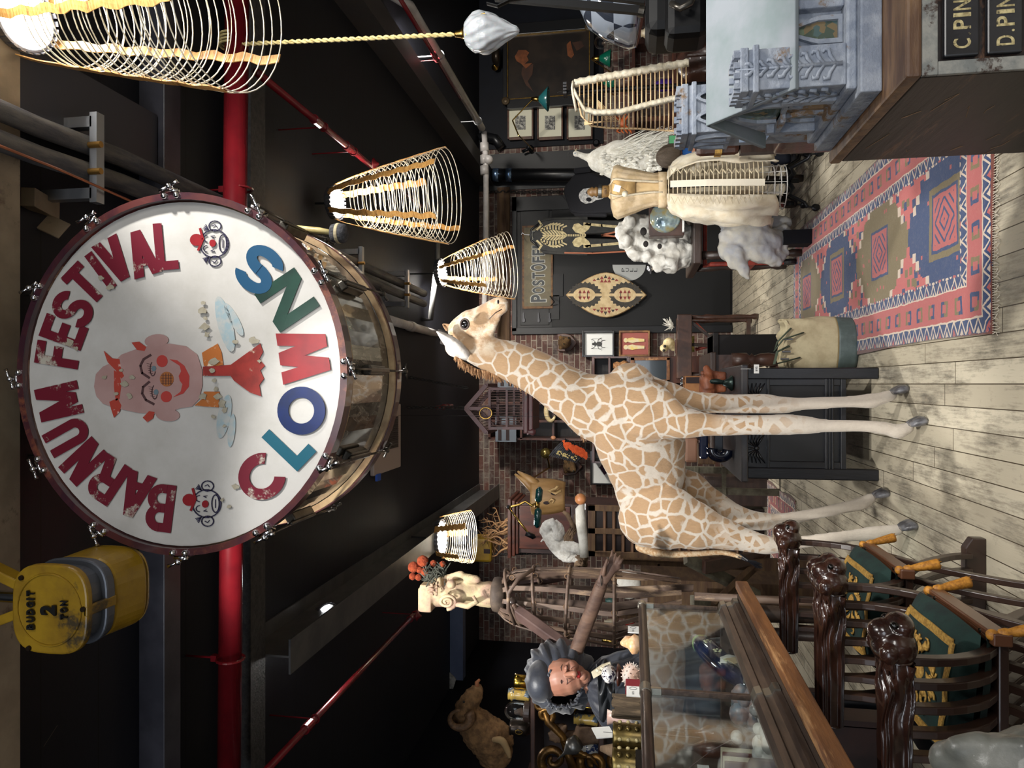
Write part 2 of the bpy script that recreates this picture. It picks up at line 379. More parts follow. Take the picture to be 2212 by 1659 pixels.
mk(MB().cyl(a.lerp(b, .35), a.lerp(b, .42), .05), 'coupling', WHP, t, smooth=True)
mk(MB().lathe([(.05, 0), (.05, .07), (.02, .08)], 12, b, (.1, 1, 0)), 'end_cap', M('black_rubber', (16, 16, 17), .6), t)
one(MB().tube([W(945, 380, 7.4), W(945, 560, 7.4), W(930, 690, 7.4), W(905, 690, 7.4)], .03, 10), 'grey_conduit', M('conduit_grey', (70, 70, 70), .5), 'dark grey conduit crossing behind the basket lamps', 'pipe', smooth=True)
DUCT = M('black_duct', (16, 17, 20), .35)
t = thing('black_duct_pipe', 'black vertical drain pipe with banded couplings beside the brick', 'pipe', W(1500, 378, 10.1))
mk(MB().cyl(W(1000, 378, 10.12), W(1440, 378, 10.12), .09, n=20), 'pipe', DUCT, t, smooth=True)
BAND = M('band_steel', (120, 150, 190), .25, .9)
for px in (1072, 1100): mk(MB().cyl(W(px-6, 378, 10.12), W(px+6, 378, 10.12), .096, n=20), 'clamp_band', BAND, t, smooth=True)
t = thing('wall_elbow_pipe', 'black elbow pipe up at the left end of the picture wall', 'pipe', W(1070, 292, 10.15)); mk(MB().tube([W(1035, 300, 10.2), W(1045, 295, 10.2), W(1070, 300, 10.15), W(1082, 318, 10.15)], .07, 12), 'pipe', DUCT, t, smooth=True)
# ---- ceiling cassette
t = thing('ceiling_vent', 'white slotted ceiling vent unit just beyond the drum', 'vent', (-.35, 6.2, CZ))
x0 = WZ(865, 1008, CZ-.03).x; x1 = WZ(865, 872, CZ-.03).x; y0 = WZ(806, 940, CZ-.03).y; y1 = WZ(864, 940, CZ-.03).y
VNM = M('vent_white', (176, 160, 150), .5)
mk(MB().b2((x0, y0, CZ-.04), (x1, y1, CZ-.001)), 'housing', VNM, t, bevel=.01)
m = MB()
for i in range(16): m.b2((x0+.2+i*.03*(x1-x0-.3)/.5, y0+.12, CZ-.048), (x0+.215+i*.03*(x1-x0-.3)/.5, y1-.1, CZ-.04))
mk(m, 'grille', M('vent_slot', (60, 52, 48), .7), t)
mk(MB().b2((x0-.05, y0+.05, CZ-.05), (x0+.01, y0+.14, CZ-.03)), 'blue_tape', M('blue_tape', (40, 90, 190), .6), t)
# ================= HANGING THINGS
def stroke(mb, pts, wpx, Y, th=.002, closed=False):
    n = len(pts)
    for i in range(n if closed else n-1):
        a, b = V(pts[i]), V(pts[(i+1) % n]); d = (b-a); L = d.length
        if L < 1e-6: continue
        d /= L; p = V((-d.y, d.x))*wpx/2; e = d*wpx*.3
        mb.ppx([a-e+p, b+e+p, b+e-p, a-e-p], Y, th)
    return mb
def epx(cx, cy, rx, ry, rot=0, n=20, a0=0, a1=2*pi):
    return [(cx+rx*cos(a)*cos(rot)-ry*sin(a)*sin(rot), cy+rx*cos(a)*sin(rot)+ry*sin(a)*cos(rot)) for a in [a0+(a1-a0)*i/(n if a1-a0 > 6 else n-1) for i in range(n)]]
CHR = M('chrome', (205, 205, 208), .12, 1)
# ---- bass drum
DY = 2.1; c = W(383, 808, DY); DR = .5*(W(383, 421, DY)-W(383, 1194, DY)).length; DX, DZ = c.x, c.z; DD = .50
t = thing('bass_drum', 'huge white parade bass drum painted with a clown and red, green and blue lettering', 'drum', (DX, DY, DZ-DR))
def hoop(y0, y1, r0, r1, n=72):
    m = MB()
    vs = [(DX+r*cos(2*pi*k/n), y, DZ+r*sin(2*pi*k/n)) for k in range(n) for r, y in ((r0, y0), (r1, y0), (r1, y1), (r0, y1))]
    m.add(vs, [((k*4+j), (k*4+(j+1) % 4), (((k+1) % n)*4+(j+1) % 4), (((k+1) % n)*4+j)) for k in range(n) for j in range(4)]); return m
HD = NT('drum_head_skin'); v = HD.obj()
cc = HD.mix(HD.ramp(HD.noise(v, 2.5, 7, .7), [(.4, (0, 0, 0)), (.7, (255, 255, 255))]), (184, 181, 176), (164, 160, 153))
cc = HD.mix(HD.ramp(HD.noise(v, 22, 9, .8), [(.66, (0, 0, 0)), (.72, (150, 150, 150))]), cc, (165, 155, 138))
HD.set(col=cc, rough=.35); HD.bump(HD.noise(v, 9, 8), .12, .004)
mk(MB().lathe([(DR-.02, 0), (DR-.022, .004)], 72, (DX, DY+.012, DZ), (0, 1, 0)), 'drum_head', HD.m, t)
RIM = M('maroon_hoop_wood', (52, 24, 34), .32, c2=(78, 38, 36), sc=8, stretch=(1, 8, 1), coat=.5, wear=(110, 62, 44))
mk(hoop(DY-.012, DY+.035, DR-.016, DR+.006), 'front_hoop', RIM, t); mk(hoop(DY+DD-.035, DY+DD+.012, DR-.016, DR+.006), 'rear_hoop', RIM, t)
CRE = M('hoop_cream_band', (176, 150, 112), .4, c2=(140, 112, 80), sc=10)
mk(hoop(DY+.036, DY+.05, DR-.02, DR+.002), 'front_band', CRE, t); mk(hoop(DY+DD-.055, DY+DD-.037, DR-.02, DR+.002), 'rear_band', CRE, t)
SH = NT('pearl_drum_shell'); v = SH.scale(SH.obj(), (9, 3, 9)); n1 = SH.noise(v, 1.3, 8, .75)
n2 = SH.n('TexNoise', i_Vector=v, i_Scale=2.4, i_Detail=6, i_Distortion=2.2).outputs[0]
SH.set(col=SH.ramp(SH.math('ADD', SH.math('MULTIPLY', n1, .4), SH.math('MULTIPLY', n2, .6)), [(.4, (22, 21, 20)), (.47, (96, 92, 84)), (.52, (36, 34, 32)), (.57, (150, 145, 135)), (.64, (34, 33, 31))]), rough=.18, coat=.8, metal=.35)
mk(hoop(DY+.05, DY+DD-.05, DR-.03, DR-.022), 'shell', SH.m, t)
GRY = M('aged_lug_steel', (96, 92, 86), .32, .85, c2=(70, 66, 60), sc=12)
def ph(y, r, a, tx=0): return V((DX+r*cos(a)-tx*sin(a), y, DZ+r*sin(a)+tx*cos(a)))
for k in range(12):
    a = R(k*30+1.5); rad = V((cos(a), 0, sin(a))); tan = V((-sin(a), 0, cos(a)))
    m = MB()
    for s in (-.022, .022):
        m.ell(ph(DY-.014, DR-.004, a, s), .011, n=10, m=7); m.cyl(ph(DY-.012, DR-.004, a, s), ph(DY+.03, DR+.012, a, s*.7), .005)
    m.cyl(ph(DY-.004, DR+.014, a, -.022), ph(DY-.004, DR+.014, a, .022), .007, n=8); h = mk(m, 'claw', CHR, t, smooth=True)
    m = MB().ell(ph(DY-.02, DR+.024, a), .010, n=10, m=7); q = tan*cos(.5*(k % 3)-.4)+rad*sin(.5*(k % 3)-.4)
    p = ph(DY-.022, DR+.024, a)
    for s in (1, -1): m.tube([p, p+q*s*.022, p+q*s*.036], [.0045, .004, .0065], 8)
    mk(m, 'wing_handle', CHR, h, smooth=True)
    m = MB(); m.cyl(ph(DY, DR+.022, a), ph(DY+.17, DR+.016, a), .004, n=8); m.cyl(ph(DY+DD-.17, DR+.016, a), ph(DY+DD+.01, DR+.022, a), .004, n=8)
    m.ell(ph(DY+DD+.01, DR+.02, a), (.012, .012, .012), n=8, m=6)
    m.tube([ph(DY+DD+.02, DR+.02, a)-tan*.03, ph(DY+DD+.02, DR+.02, a), ph(DY+DD+.02, DR+.02, a)+tan*.03], [.006, .004, .006], 8); mk(m, 'tension_rod', GRY, t, smooth=True)
    m = MB(); Tm = Matrix((tan, V((0, 1, 0)), rad)).transposed()
    m.box(ph(DY+DD/2, DR-.004, a), (.034, .15, .03), Tm); m.box(ph(DY+DD/2, DR+.014, a), (.02, .19, .012), Tm); mk(m, 'lug', GRY, t, bevel=.005)
# painted art, authored on the face of the head
AY = DY+.009
def art(mb, name, mat, par=None, **k): return mk(mb, name, mat, par or t, **k)
CRI = M('crimson_paint', (99, 18, 35), .4, wear=(172, 166, 152), sc=22); REDP = M('red_paint', (134, 26, 32), .35, c2=(117, 21, 28), sc=9)
TEAL = M('teal_paint', (23, 82, 99), .35); NAVY = M('navy_paint', (10, 34, 87), .35, c2=(15, 31, 70), sc=9); GRN = M('bottle_green_paint', (26, 59, 48), .35, c2=(21, 46, 39), sc=9); BLU = M('steel_blue_paint', (24, 68, 98), .35)
ctr = V((383, 808))
def blk(mb, ch, w, h, s, P):
    """one heavy block capital in a w x h box, stroke s; P maps box coordinates to the surface"""
    cnt = [0]
    def poly(q): cnt[0] += 1; e = V((0, -cnt[0]*6e-5, 0)); mb.prism([P(x-w/2, y-h/2)+e for x, y in q], (0, .0016, 0))
    def rc(x0, y0, x1, y1): poly([(x0, y0), (x1, y0), (x1, y1), (x0, y1)])
    def pa(x0, x1, y0=0, y1=None, k=1.15): y1 = h if y1 is None else y1; poly([(x0, y0), (x0+s*k, y0), (x1+s*k, y1), (x1, y1)])
    def arc(cx, cy, rx, ry, a0, a1, n=14):
        for i in range(n):
            q = [a0+(a1-a0)*(i+j)/n for j in (0, 1)]
            poly([(cx+cos(R(q[0]))*rx, cy+sin(R(q[0]))*ry), (cx+cos(R(q[1]))*rx, cy+sin(R(q[1]))*ry), (cx+cos(R(q[1]))*(rx-s), cy+sin(R(q[1]))*(ry-s)), (cx+cos(R(q[0]))*(rx-s), cy+sin(R(q[0]))*(ry-s))])
    if ch in 'BRFEL': rc(0, 0, s, h)
    if ch in 'FE': rc(s, h-s, w, h); rc(s, h/2-s/2, w*.85, h/2+s/2)
    if ch in 'EL': rc(s, 0, w, s)
    if ch in 'BR':
        q = h*.25+s*.25; rc(s, h-s, w-q, h); arc(w-q, h-q, q, q, -90, 90); rc(s, h-2*q, w-q, h-2*q+s)
        if ch == 'B': q = (h-2*q+s)/2; rc(s, 0, w-q, s); arc(w-q, q, q, q, -90, 90)
        else: pa(w-s*1.15, w*.42, 0, h-2*q+s)
    if ch in 'NMU': rc(0, 0 if ch != 'U' else w/2, s, h); rc(w-s, 0 if ch != 'U' else w/2, w, h)
    if ch == 'N': pa(w-s*1.2, 0, k=1.2)
    if ch == 'M': pa(w/2-s*.55, 0, h*.08); pa(w/2-s*.55, w-s*1.15, h*.08)
    if ch == 'U': arc(w/2, w/2, w/2, w/2, 180, 360)
    if ch == 'T': rc(0, h-s, w, h); rc(w/2-s/2, 0, w/2+s/2, h)
    if ch == 'I': rc(w/2-s/2, 0, w/2+s/2, h)
    if ch in 'AV':
        for e in (0, w-s*1.15): pa(*((e, w/2-s*.57) if ch == 'A' else (w/2-s*.57, e)))
        if ch == 'A': rc(w*.26, h*.22, w*.74, h*.22+s*.85)
    if ch == 'W':
        for x0, x1 in ((w*.27-s*.5, 0), (w*.27-s*.5, w*.5-s*.5), (w*.73-s*.5, w*.5-s*.5), (w*.73-s*.5, w-s)): pa(x0, x1, k=1)
    if ch == 'O': arc(w/2, h/2, w/2, h/2, 0, 360, 36)
    if ch == 'C': arc(w/2, h/2, w/2, h/2, 42, 318, 30)
    if ch == 'S': q = h*.25+s*.25; arc(w/2, h-q, w/2, q, 15, 270, 22); arc(w/2, q, w/2, q, -165, 90, 22)
def letter(mb, ch, x, y, h, wd, inward=False, up=None, Y=AY-.002, s=19):
    d = V(up).normalized() if up else (V((x, y))-ctr).normalized()*(-1 if inward else 1)
    r = V((-d.y, d.x)); blk(mb, ch, wd, h, s, lambda a, b: W(x+r.x*a+d.x*b, y+r.y*a+d.y*b, Y))
m = MB()
for ch, x, y, h, wd in (('B', 346, 1097, 103, 58), ('A', 292, 1069, 98, 66), ('R', 232, 1037, 98, 62), ('N', 181, 997, 98, 58), ('U', 145, 942, 96, 56), ('M', 127, 867, 94, 72)): letter(m, ch, x, y, h, wd)
art(m, 'painted_word', CRI)
m = MB()
for ch, x, y, h, wd in (('F', 124, 766, 95, 50), ('E', 137, 717, 96, 52), ('S', 157, 668, 92, 62), ('T', 182, 614, 92, 54), ('I', 217, 585, 92, 20), ('V', 247, 561, 96, 62), ('A', 306, 547, 100, 62), ('L', 358, 532, 102, 48)): letter(m, ch, x, y, h, wd)
art(m, 'painted_word', CRI)
for ch, x, y, h, wd, mt in (('C', 566, 1029, 100, 104, CRI), ('L', 624, 960, 107, 60, TEAL), ('O', 651, 887, 104, 104, NAVY), ('W', 656, 768, 106, 112, REDP), ('N', 620, 648, 104, 100, GRN), ('S', 560, 582, 104, 88, BLU)):
    m = MB(); letter(m, ch, x, y, h, wd, True, up=(-.72, -.69) if ch == 'L' else None, s=24 if ch != 'W' else 27); art(m, 'painted_letter', mt)
SKN = M('clown_flesh_paint', (162, 131, 126), .45, c2=(152, 118, 113), sc=5)
m = MB().ppx([(203, 835), (207, 808), (222, 792), (248, 780), (262, 766), (300, 752), (330, 745), (365, 742), (402, 748), (426, 766), (436, 798), (437, 832), (430, 862), (415, 878), (388, 882), (368, 890), (335, 894), (300, 892), (270, 886), (245, 880), (222, 872), (208, 856)], AY-.001)
for q in ((338, 736, 26, 14, -.1), (362, 896, 26, 14, .1)): m.ppx(epx(*q), AY-.0012)
face = art(m, 'clown_portrait', SKN)
HAIR = M('clown_hair_red', (159, 57, 43), .45, wear=(205, 170, 160), sc=60)
m = MB()
m.ppx([(224, 758), (242, 774), (258, 776), (262, 800), (268, 812), (262, 818), (250, 800), (232, 782)], AY-.0015); m.ppx([(236, 868), (254, 860), (262, 876), (258, 890), (246, 902), (240, 884)], AY-.0015)
m.ppx([(284, 740), (300, 738), (316, 750), (312, 758), (296, 756)], AY-.0015); m.ppx([(308, 902), (322, 888), (334, 890), (330, 904), (318, 912)], AY-.0015)
m.ppx([(246, 800), (258, 806), (262, 832), (258, 862), (250, 866), (246, 836)], AY-.0015)
art(m, 'hair', HAIR, face)
CRK = M('clown_red_features', (166, 57, 51), .4)
m = MB()
m.ppx(epx(350, 780, 12, 13), AY-.002); m.ppx(epx(359, 857, 12, 12), AY-.002)
m.ppx([(366, 776), (382, 778), (398, 790), (409, 812), (408, 835), (396, 850), (374, 858), (390, 846), (394, 830), (388, 822), (386, 812), (391, 802), (388, 790)], AY-.002); art(m, 'cheeks_and_mouth', CRK, face)
art(MB().ppx(epx(360, 819, 15, 16), AY-.0025), 'nose', M('clown_nose_orange', (154, 93, 48), .4), face)
m = MB()
for i in (-8, -2, 4, 9): stroke(m, [(360-12, 819+i), (360+12, 819+i)], 1, AY-.0034); stroke(m, [(360+i, 807), (360+i, 831)], 1, AY-.0034)
DKB = M('dark_brown_line', (70, 44, 44), .5)
stroke(m, [(325, 767), (310, 776), (303, 790), (307, 806), (322, 816)], 5, AY-.002); stroke(m, [(322, 825), (309, 836), (307, 850), (315, 864), (332, 873)], 5, AY-.002)
for cx, cy in ((330, 797), (334, 847)):
    stroke(m, epx(cx, cy, 6, 15, 0, 10, .4, pi-.4+pi/2), 2, AY-.002)
    for j in range(5): stroke(m, [(cx-4+j, cy-10+j*5), (cx-13+j, cy-12+j*5)], 1, AY-.002)
art(m, 'painted_lines', DKB, face)
m = MB()
for cx, cy in ((332, 796), (337, 847)): m.ppx(epx(cx, cy, 5, 6), AY-.0025)
art(m, 'eyes', M('painted_eye_grey', (96, 112, 120), .4), face)
m = MB().ppx([(436, 762), (470, 742), (478, 760), (482, 788), (456, 792), (440, 790)], AY-.001); m.ppx([(420, 876), (436, 862), (440, 846), (474, 846), (472, 880), (440, 878)], AY-.001)
art(m, 'collar', M('painted_orange', (166, 95, 39), .45, wear=(208, 196, 172), sc=50), face)
m = MB().ppx([(438, 792), (498, 788), (520, 772), (562, 742), (568, 760), (560, 775), (572, 790), (562, 800), (570, 818), (560, 832), (564, 856), (540, 848), (505, 822), (498, 812), (438, 812)], AY-.0012)
art(m, 'bow', M('painted_bow_red', (146, 46, 39), .4, c2=(124, 40, 34), sc=18, wear=(206, 196, 172)), face)
m = MB()
for px, py, rx, ry, ro in ((486, 700, 16, 62, -.25), (505, 690, 10, 40, -.5), (484, 900, 14, 48, .2), (500, 930, 8, 36, .1)): m.ppx(epx(px, py, rx, ry, ro), AY-.0004, .001)
art(m, 'blue_brushing', M('painted_pale_blue', (137, 156, 162), .5, c2=(160, 162, 159), sc=40), face)
random.seed(3); m = MB()
for q in ((438, 655), (437, 672), (444, 688), (440, 706), (446, 722), (462, 780), (458, 800), (462, 822), (466, 840), (470, 858), (478, 874), (486, 885), (460, 900), (484, 920), (508, 738), (548, 735), (440, 858), (560, 780), (150, 740), (165, 752), (218, 600), (238, 620), (225, 815), (250, 850), (280, 855), (268, 830), (262, 800), (285, 815), (510, 1052), (495, 1095), (480, 1080)):
    r0 = random.uniform(3.5, 9); m.ppx([(q[0]+r0*random.uniform(.5, 1.6)*cos(a), q[1]+r0*random.uniform(.5, 1.3)*sin(a)) for a in [i*.7 for i in range(9)]], AY-.004, .0012)
art(m, 'peeled_patches', M('peeled_vellum', (152, 145, 127), .6, c2=(140, 132, 113), sc=60))
INK = M('ink_line', (34, 30, 60), .5)
for cx, cy in ((462, 526), (446, 1088)):
    m = MB(); stroke(m, epx(cx, cy, 31, 30, 0, 26), 2.4, AY-.001, closed=True)
    for s in (-1, 1):
        stroke(m, epx(cx+2, cy+s*38, 13, 11, 0, 16), 2.2, AY-.001, closed=True); stroke(m, [(cx-4, cy+s*38), (cx+2, cy+s*41), (cx+6, cy+s*36)], 1.4, AY-.001)
        for j in range(4): stroke(m, [(cx-12, cy+s*(30)), (cx-24+j*2, cy+s*(32+j*3))], 1.6, AY-.001)
        stroke(m, epx(cx-14, cy+s*11, 9, 7, 0, 9, pi*.55, pi*1.45), 1.6, AY-.001); stroke(m, [(cx-1, cy+s*13), (cx-7, cy+s*16), (cx+1, cy+s*17)], 1.2, AY-.001)
    stroke(m, epx(cx+19, cy, 8, 19, 0, 20), 2, AY-.001, closed=True); stroke(m, [(cx+19, cy-9), (cx+19, cy+9)], 1.4, AY-.001)
    fc = art(m, 'clown_cartoon', INK)
    art(MB().ppx(epx(cx-3, cy+(-1 if cy < 800 else 1), 7, 8), AY-.002), 'nose', REDP, fc)
    m = MB().ppx(epx(cx-38, cy-8, 14, 13), AY-.0015); stroke(m, [(cx-30, cy-32), (cx-24, cy-10), (cx-34, cy+14)], 5, AY-.0018); art(m, 'hat', REDP, fc)
mk(MB().tube([(DX+.1, DY+.25, DZ+DR+.0), (DX+.02, DY+.25, DZ+DR+.02), (DX-.05, DY+.27, DZ+DR)], .012), 'rope_loop', M('rope', (196, 184, 150), .9), t)
m = MB()
for s in (-1, 1): m.cyl((DX+s*.3, DY+.25, DZ+DR*.84), (DX+s*.3, DY+.25, CZ), .004, n=6)
for i, o_ in enumerate((-.3, .3)): mk(MB().cyl((DX+o_, DY+.25, DZ+DR*.84), (DX+o_, DY+.25, CZ), .004, n=6), 'hanging_wire', M('galvanised'), t)
# ---- mallet behind the drum's right shoulder
t = thing('drum_mallet', 'drum mallet with a bamboo shaft and grey felt head hanging right of the drum', 'mallet', W(750, 505, 2.45))
mk(MB().tube([W(630, 492, 2.45), W(688, 498, 2.45), W(716, 502, 2.45)], [.011, .012, .009], 10), 'shaft', M('bamboo', (206, 190, 134), .4, c2=(180, 160, 104), sc=20), t, smooth=True)
a, b = W(716, 504, 2.45), W(752, 504, 2.45); d = b-a
FELT = M('grey_felt', (58, 58, 62), .95, c2=(84, 84, 88), sc=90, bump=.5)
mk(MB().lathe([(.02, 0), (.032, .004), (.035, .02), (.035, .04), (.032, .052), (.018, .058)], 20, a, d), 'felt_head', FELT, t, smooth=True)
mk(MB().lathe([(.0355, .022), (.037, .024), (.037, .032), (.0355, .034)], 20, a, d), 'cream_band', M('cream_felt', (186, 172, 140), .9), t)
# ---- hoist
YEL = M('hoist_yellow', (150, 118, 26), .38, c2=(126, 96, 24), sc=7, wear=(62, 52, 34), bump=.15)
hc = W(106, 1317, 1.84); t = thing('chain_hoist', 'old yellow two ton chain hoist hanging from the beige beam', 'hoist', hc)
def sq(rx, rz, n=40, e=.62): return [(math.copysign(abs(cos(a))**e, cos(a))*rx, math.copysign(abs(sin(a))**e, sin(a))*rz) for a in [2*pi*i/n for i in range(n)]]
def slab(y0, y1, rx, rz, rx1=None, rz1=None, off=(0, 0)):
    m = MB(); A = sq(rx, rz); B = sq(rx1 or rx, rz1 or rz); n = len(A)
    vs = [(hc.x+off[0]+x, y0, hc.z+off[1]+z) for x, z in A]+[(hc.x+off[0]+x, y1, hc.z+off[1]+z) for x, z in B]
    return m.add(vs, [tuple(range(n)), tuple(range(n, 2*n))[::-1]]+[(i, (i+1) % n, n+(i+1) % n, n+i) for i in range(n)])
rx = (W(106, 1220, 1.84).x-W(106, 1414, 1.84).x)/2; rz = (W(25, 1317, 1.84).z-W(188, 1317, 1.84).z)/2
mk(slab(1.84, 1.865, rx, rz), 'name_plate', YEL, t, bevel=.006)
mk(slab(1.866, 1.92, rx*.86, rz*.86), 'gear_recess', M('hoist_grey', (92, 96, 104), .4, .5), t)
mk(slab(1.92, 1.96, rx*1.0, rz*1.0, rx*.96, rz*.98), 'collar', M('hoist_grey'), t, bevel=.006)
mk(slab(1.96, 2.10, rx*.96, rz*.96, rx*1.0, rz*1.02), 'motor_housing', YEL, t, bevel=.01); mk(slab(2.105, 2.14, rx*1.02, rz*1.04, rx*.8, rz*.8), 'end_cap', YEL, t, bevel=.012)
mk(MB().box((hc.x, 1.9, hc.z-rz*.95), (.03, .12, .012)), 'strap', YEL, t, bevel=.003)
m = MB(); m.tube([(hc.x+rx*.80*cos(a)-.0, 1.838, hc.z+rz*.84*sin(a)) for a in [i*pi/20 for i in range(40)]], .003, 6, closed=True); mk(m, 'raised_ring', YEL, t)
LT = M('cast_black_letters', (18, 17, 16), .4); m = MB(); X, Z = V((1, 0, 0)), V((0, 0, 1))
for txt, px, py, h in (('BUDGIT', 66, 1318, .024), ('2', 104, 1318, .05), ('TON', 138, 1318, .022)): line(m, txt, W(px, py, 1.834)-V((0, 0, .0)), X, Z, h, .68 if txt != '2' else .6, .045, .22)
mk(m, 'raised_letters', LT, t, solid=.006)
for px, py in ((47, 1248), (63, 1400), (180, 1316)): mk(MB().lathe([(.008, 0), (.007, .006), (.003, .006)], 10, W(px, py, 1.839), (0, -1, 0)), 'screw', M('dark_bolt', (50, 40, 30), .4, .7), t)
for s in (-1, 1): mk(MB().beam((hc.x+s*.02, 1.93, hc.z+rz*.9), (hc.x+s*.14, 1.93, 3.455), .05, .03), 'hanger_arm', YEL, t, bevel=.004)
mk(MB().cyl((hc.x, 1.93, hc.z+rz*.9), (hc.x, 1.93, 3.455), .018), 'hook_shank', CHR, t)
# ---- basket lamps
RAT = M('pale_rattan', (236, 230, 214), .6, c2=(214, 200, 172), sc=40); STRIP = M('split_bamboo_strip', (168, 118, 56), .6, c2=(196, 150, 84), sc=26, stretch=(1, 1, 5), wear=(120, 80, 36))
t = NT('lamp_glow'); t.set(col=(255, 255, 255), emit=(255, 255, 255), es=38); GLOW = t.m
def lampunit(p, r, aim, name_root, en, parent):
    a = V(aim).normalized()
    mk(MB().lathe([(r*.3, -.07), (r*.95, -.045), (r*1.05, -.03), (r*1.05, 0), (r*.97, .002)], 28, p, a), 'lamp_housing', M('lamp_aluminium', (120, 120, 124), .4, .8), parent, smooth=False)
    mk(MB().lathe([(r*.96, .004), (r*.5, .012), (.001, .013)], 28, p, a, cap=False), 'lamp_lens', GLOW, parent, smooth=True)
    m = MB(); q = a.to_track_quat('Z', 'Y').to_matrix()
    for i in range(26):
        d = q @ V((cos(i*2*pi/26), sin(i*2*pi/26), 0)); m.beam(p+d*r*1.02-a*.04, p+d*r*1.1+a*.012, .004, r*.16, up=a.cross(d))
    mk(m, 'cooling_fins', M('lamp_aluminium'), parent)
    L = lamp('bulb_light', 'SPOT', p+a*.03, en, (1, .97, .92), r*.9, p+a, angle=2.9, blend=.5)
def basket(top, bot, r0, r1, hoops, strips, label, en, lr, glen=1.0, diag=True, sd=1, aim=None):
    top, bot = V(top), V(bot); ax = (bot-top); L = ax.length; a = ax.normalized(); q = a.to_track_quat('Z', 'Y').to_matrix(); random.seed(sd)
    t = thing('basket_pendant_lamp', label, 'lamp', bot, 'basket pendant lamps')
    def rr(f): return r0+(r1-r0)*(f**.8)
    def pt(f, th, k=1.): return top+a*(L*f)+q @ V((cos(th)*rr(f)*k, sin(th)*rr(f)*k, 0))
    m = MB()
    for i in range(hoops):
        f = .24+.76*i/(hoops-1); k = random.uniform(.98, 1.02); ph_ = random.uniform(-.005, .005)
        m.tube([pt(min(1, max(0, f+ph_*sin(j*2*pi/36+i))), j*2*pi/36, k) for j in range(36)], .0028 if r1 > .24 else .0022, 5, closed=True)
    if diag:
        for dr in (1,): m.tube([pt(.25+.62*j/260, dr*j*2*pi/40, .985) for j in range(261)], .0016, 4)
    mk(m, 'wire_hoops', RAT, t)
    for i, (th, f0, f1, wd) in enumerate(strips):
        m = MB(); n = 26
        rows = []
        for j in range(n):
            f = f0+(f1-f0)*j/(n-1); tt = th+.03*sin(j*1.7+i); hw = wd/2/max(rr(f), .05)*(.9+.1*sin(j*2.2))
            rows.append([pt(f, tt+s*hw, 1.03+.012*sin(j*pi)) for s in (-1, 0, 1)])
        vs = [p for r_ in rows for p in r_]; m.add(vs, [(j*3+s, j*3+s+1, j*3+s+4, j*3+s+3) for j in range(n-1) for s in (0, 1)])
        mk(m, 'bamboo_strip', STRIP, t, solid=.004)
    lampunit(top+a*.02, lr, aim or a, '', en, t)
    mk(MB().cyl(top-a*.05, (top.x, top.y, CZ) if top.z < CZ-.06 else top-a*.06, .008, n=8), 'stem', M('lamp_stem_black', (18, 18, 18), .5), t)
    return t
def strips_of(n, wd, sd, L0=.0):
    random.seed(sd); return [(i*2*pi/n+random.uniform(-.12, .12), L0, random.choice((1, 1, .72)), wd*random.uniform(.85, 1.15)) for i in range(n)]
tp = W(48, 42, 2.15); bt = W(500, 20, 2.0)
basket(tp, bt, .12, .235, 21, strips_of(5, .034, 4), 'big open basket lamp close to the camera in the upper right corner', 34, .10, sd=4)
basket(W(722, 438, 4.8), W(968, 424, 4.75), .11, .315, 20, strips_of(6, .046, 2), 'tapering basket lamp hanging right of the drum, second nearest', 75, .11, sd=2)
basket(W(950, 590, 7.0), W(1102, 573, 6.95), .10, .33, 16, strips_of(6, .044, 9), 'basket lamp hanging over the giraffe muzzle', 110, .13, sd=9)
basket(W(950, 1162, 7.0), W(1018, 1160, 7.0), .20, .26, 14, strips_of(5, .06, 11, .0), 'short squat basket lamp hanging left of the birdcage', 85, .17, diag=False, sd=11)
p = W(707, 1342, 4.7); t = thing('bare_flood_lamp', 'round bare flood lamp glowing under the dark beam at left', 'lamp', p); lampunit(p, .115, (.12, -.35, -1), '', 75, t)
mk(MB().cyl(p+V((0, .02, .05)), (p.x, p.y+.02, CZ), .012), 'stem', M('lamp_stem_black'), t)
# ---- frosted flame pendant
pc = W(985, 74, 3.2); t = thing('flame_pendant', 'frosted glass flame shaped pendant on a twisted cream cord', 'lamp', W(1122, 66, 3.2))
tipz = W(1122, 66, 3.2)-pc; a = tipz.normalized(); q = a.to_track_quat('Z', 'Y').to_matrix(); L = tipz.length
def fl(u, v):
    th = 2*pi*u; pr = [(0, .56), (.06, .74), (.15, .93), (.28, 1), (.42, .97), (.55, .82), (.68, .62), (.8, .42), (.9, .27), (.96, .2), (1, .05)]
    for (a0, r0), (a1, r1) in zip(pr, pr[1:]):
        if v <= a1: r = r0+(r1-r0)*(v-a0)/(a1-a0); break
    k = 1+.055*sin(5*th+7*v)*sin(pi*min(v*1.2, 1))+.05*sin(8*th-9*v)*(.3+v)+.03*sin(13*th+16*v)
    return pc+a*(L*.16+L*.84*v)+q @ V((cos(th)*r*k*.088, sin(th)*r*k*.088, 0))
g = NT('frosted_glass'); g.set(col=(186, 190, 194), rough=.25, trans=.25, sss=.15, coat=.4); g.bump(g.noise(g.obj(), 40, 3), .15, .01)
mk(MB().grid(fl, 72, 40, True), 'glass_shade', g.m, t, smooth=True)
BRS = M('polished_brass', (186, 152, 82), .25, 1)
mk(MB().lathe([(.006, -.01), (.014, 0), (.016, .02), (.022, .03), (.024, .045), (.048, .05), (.054, .054), (.054, .066), (.05, .07)], 24, pc, a), 'brass_gallery', BRS, t, smooth=True)
for k in range(3):
    d = q @ V((cos(k*2.1+.5), sin(k*2.1+.5), 0)); mk(MB().cyl(pc+a*.06+d*.05, pc+a*.06+d*.066, .004), 'thumb_screw', BRS, t)
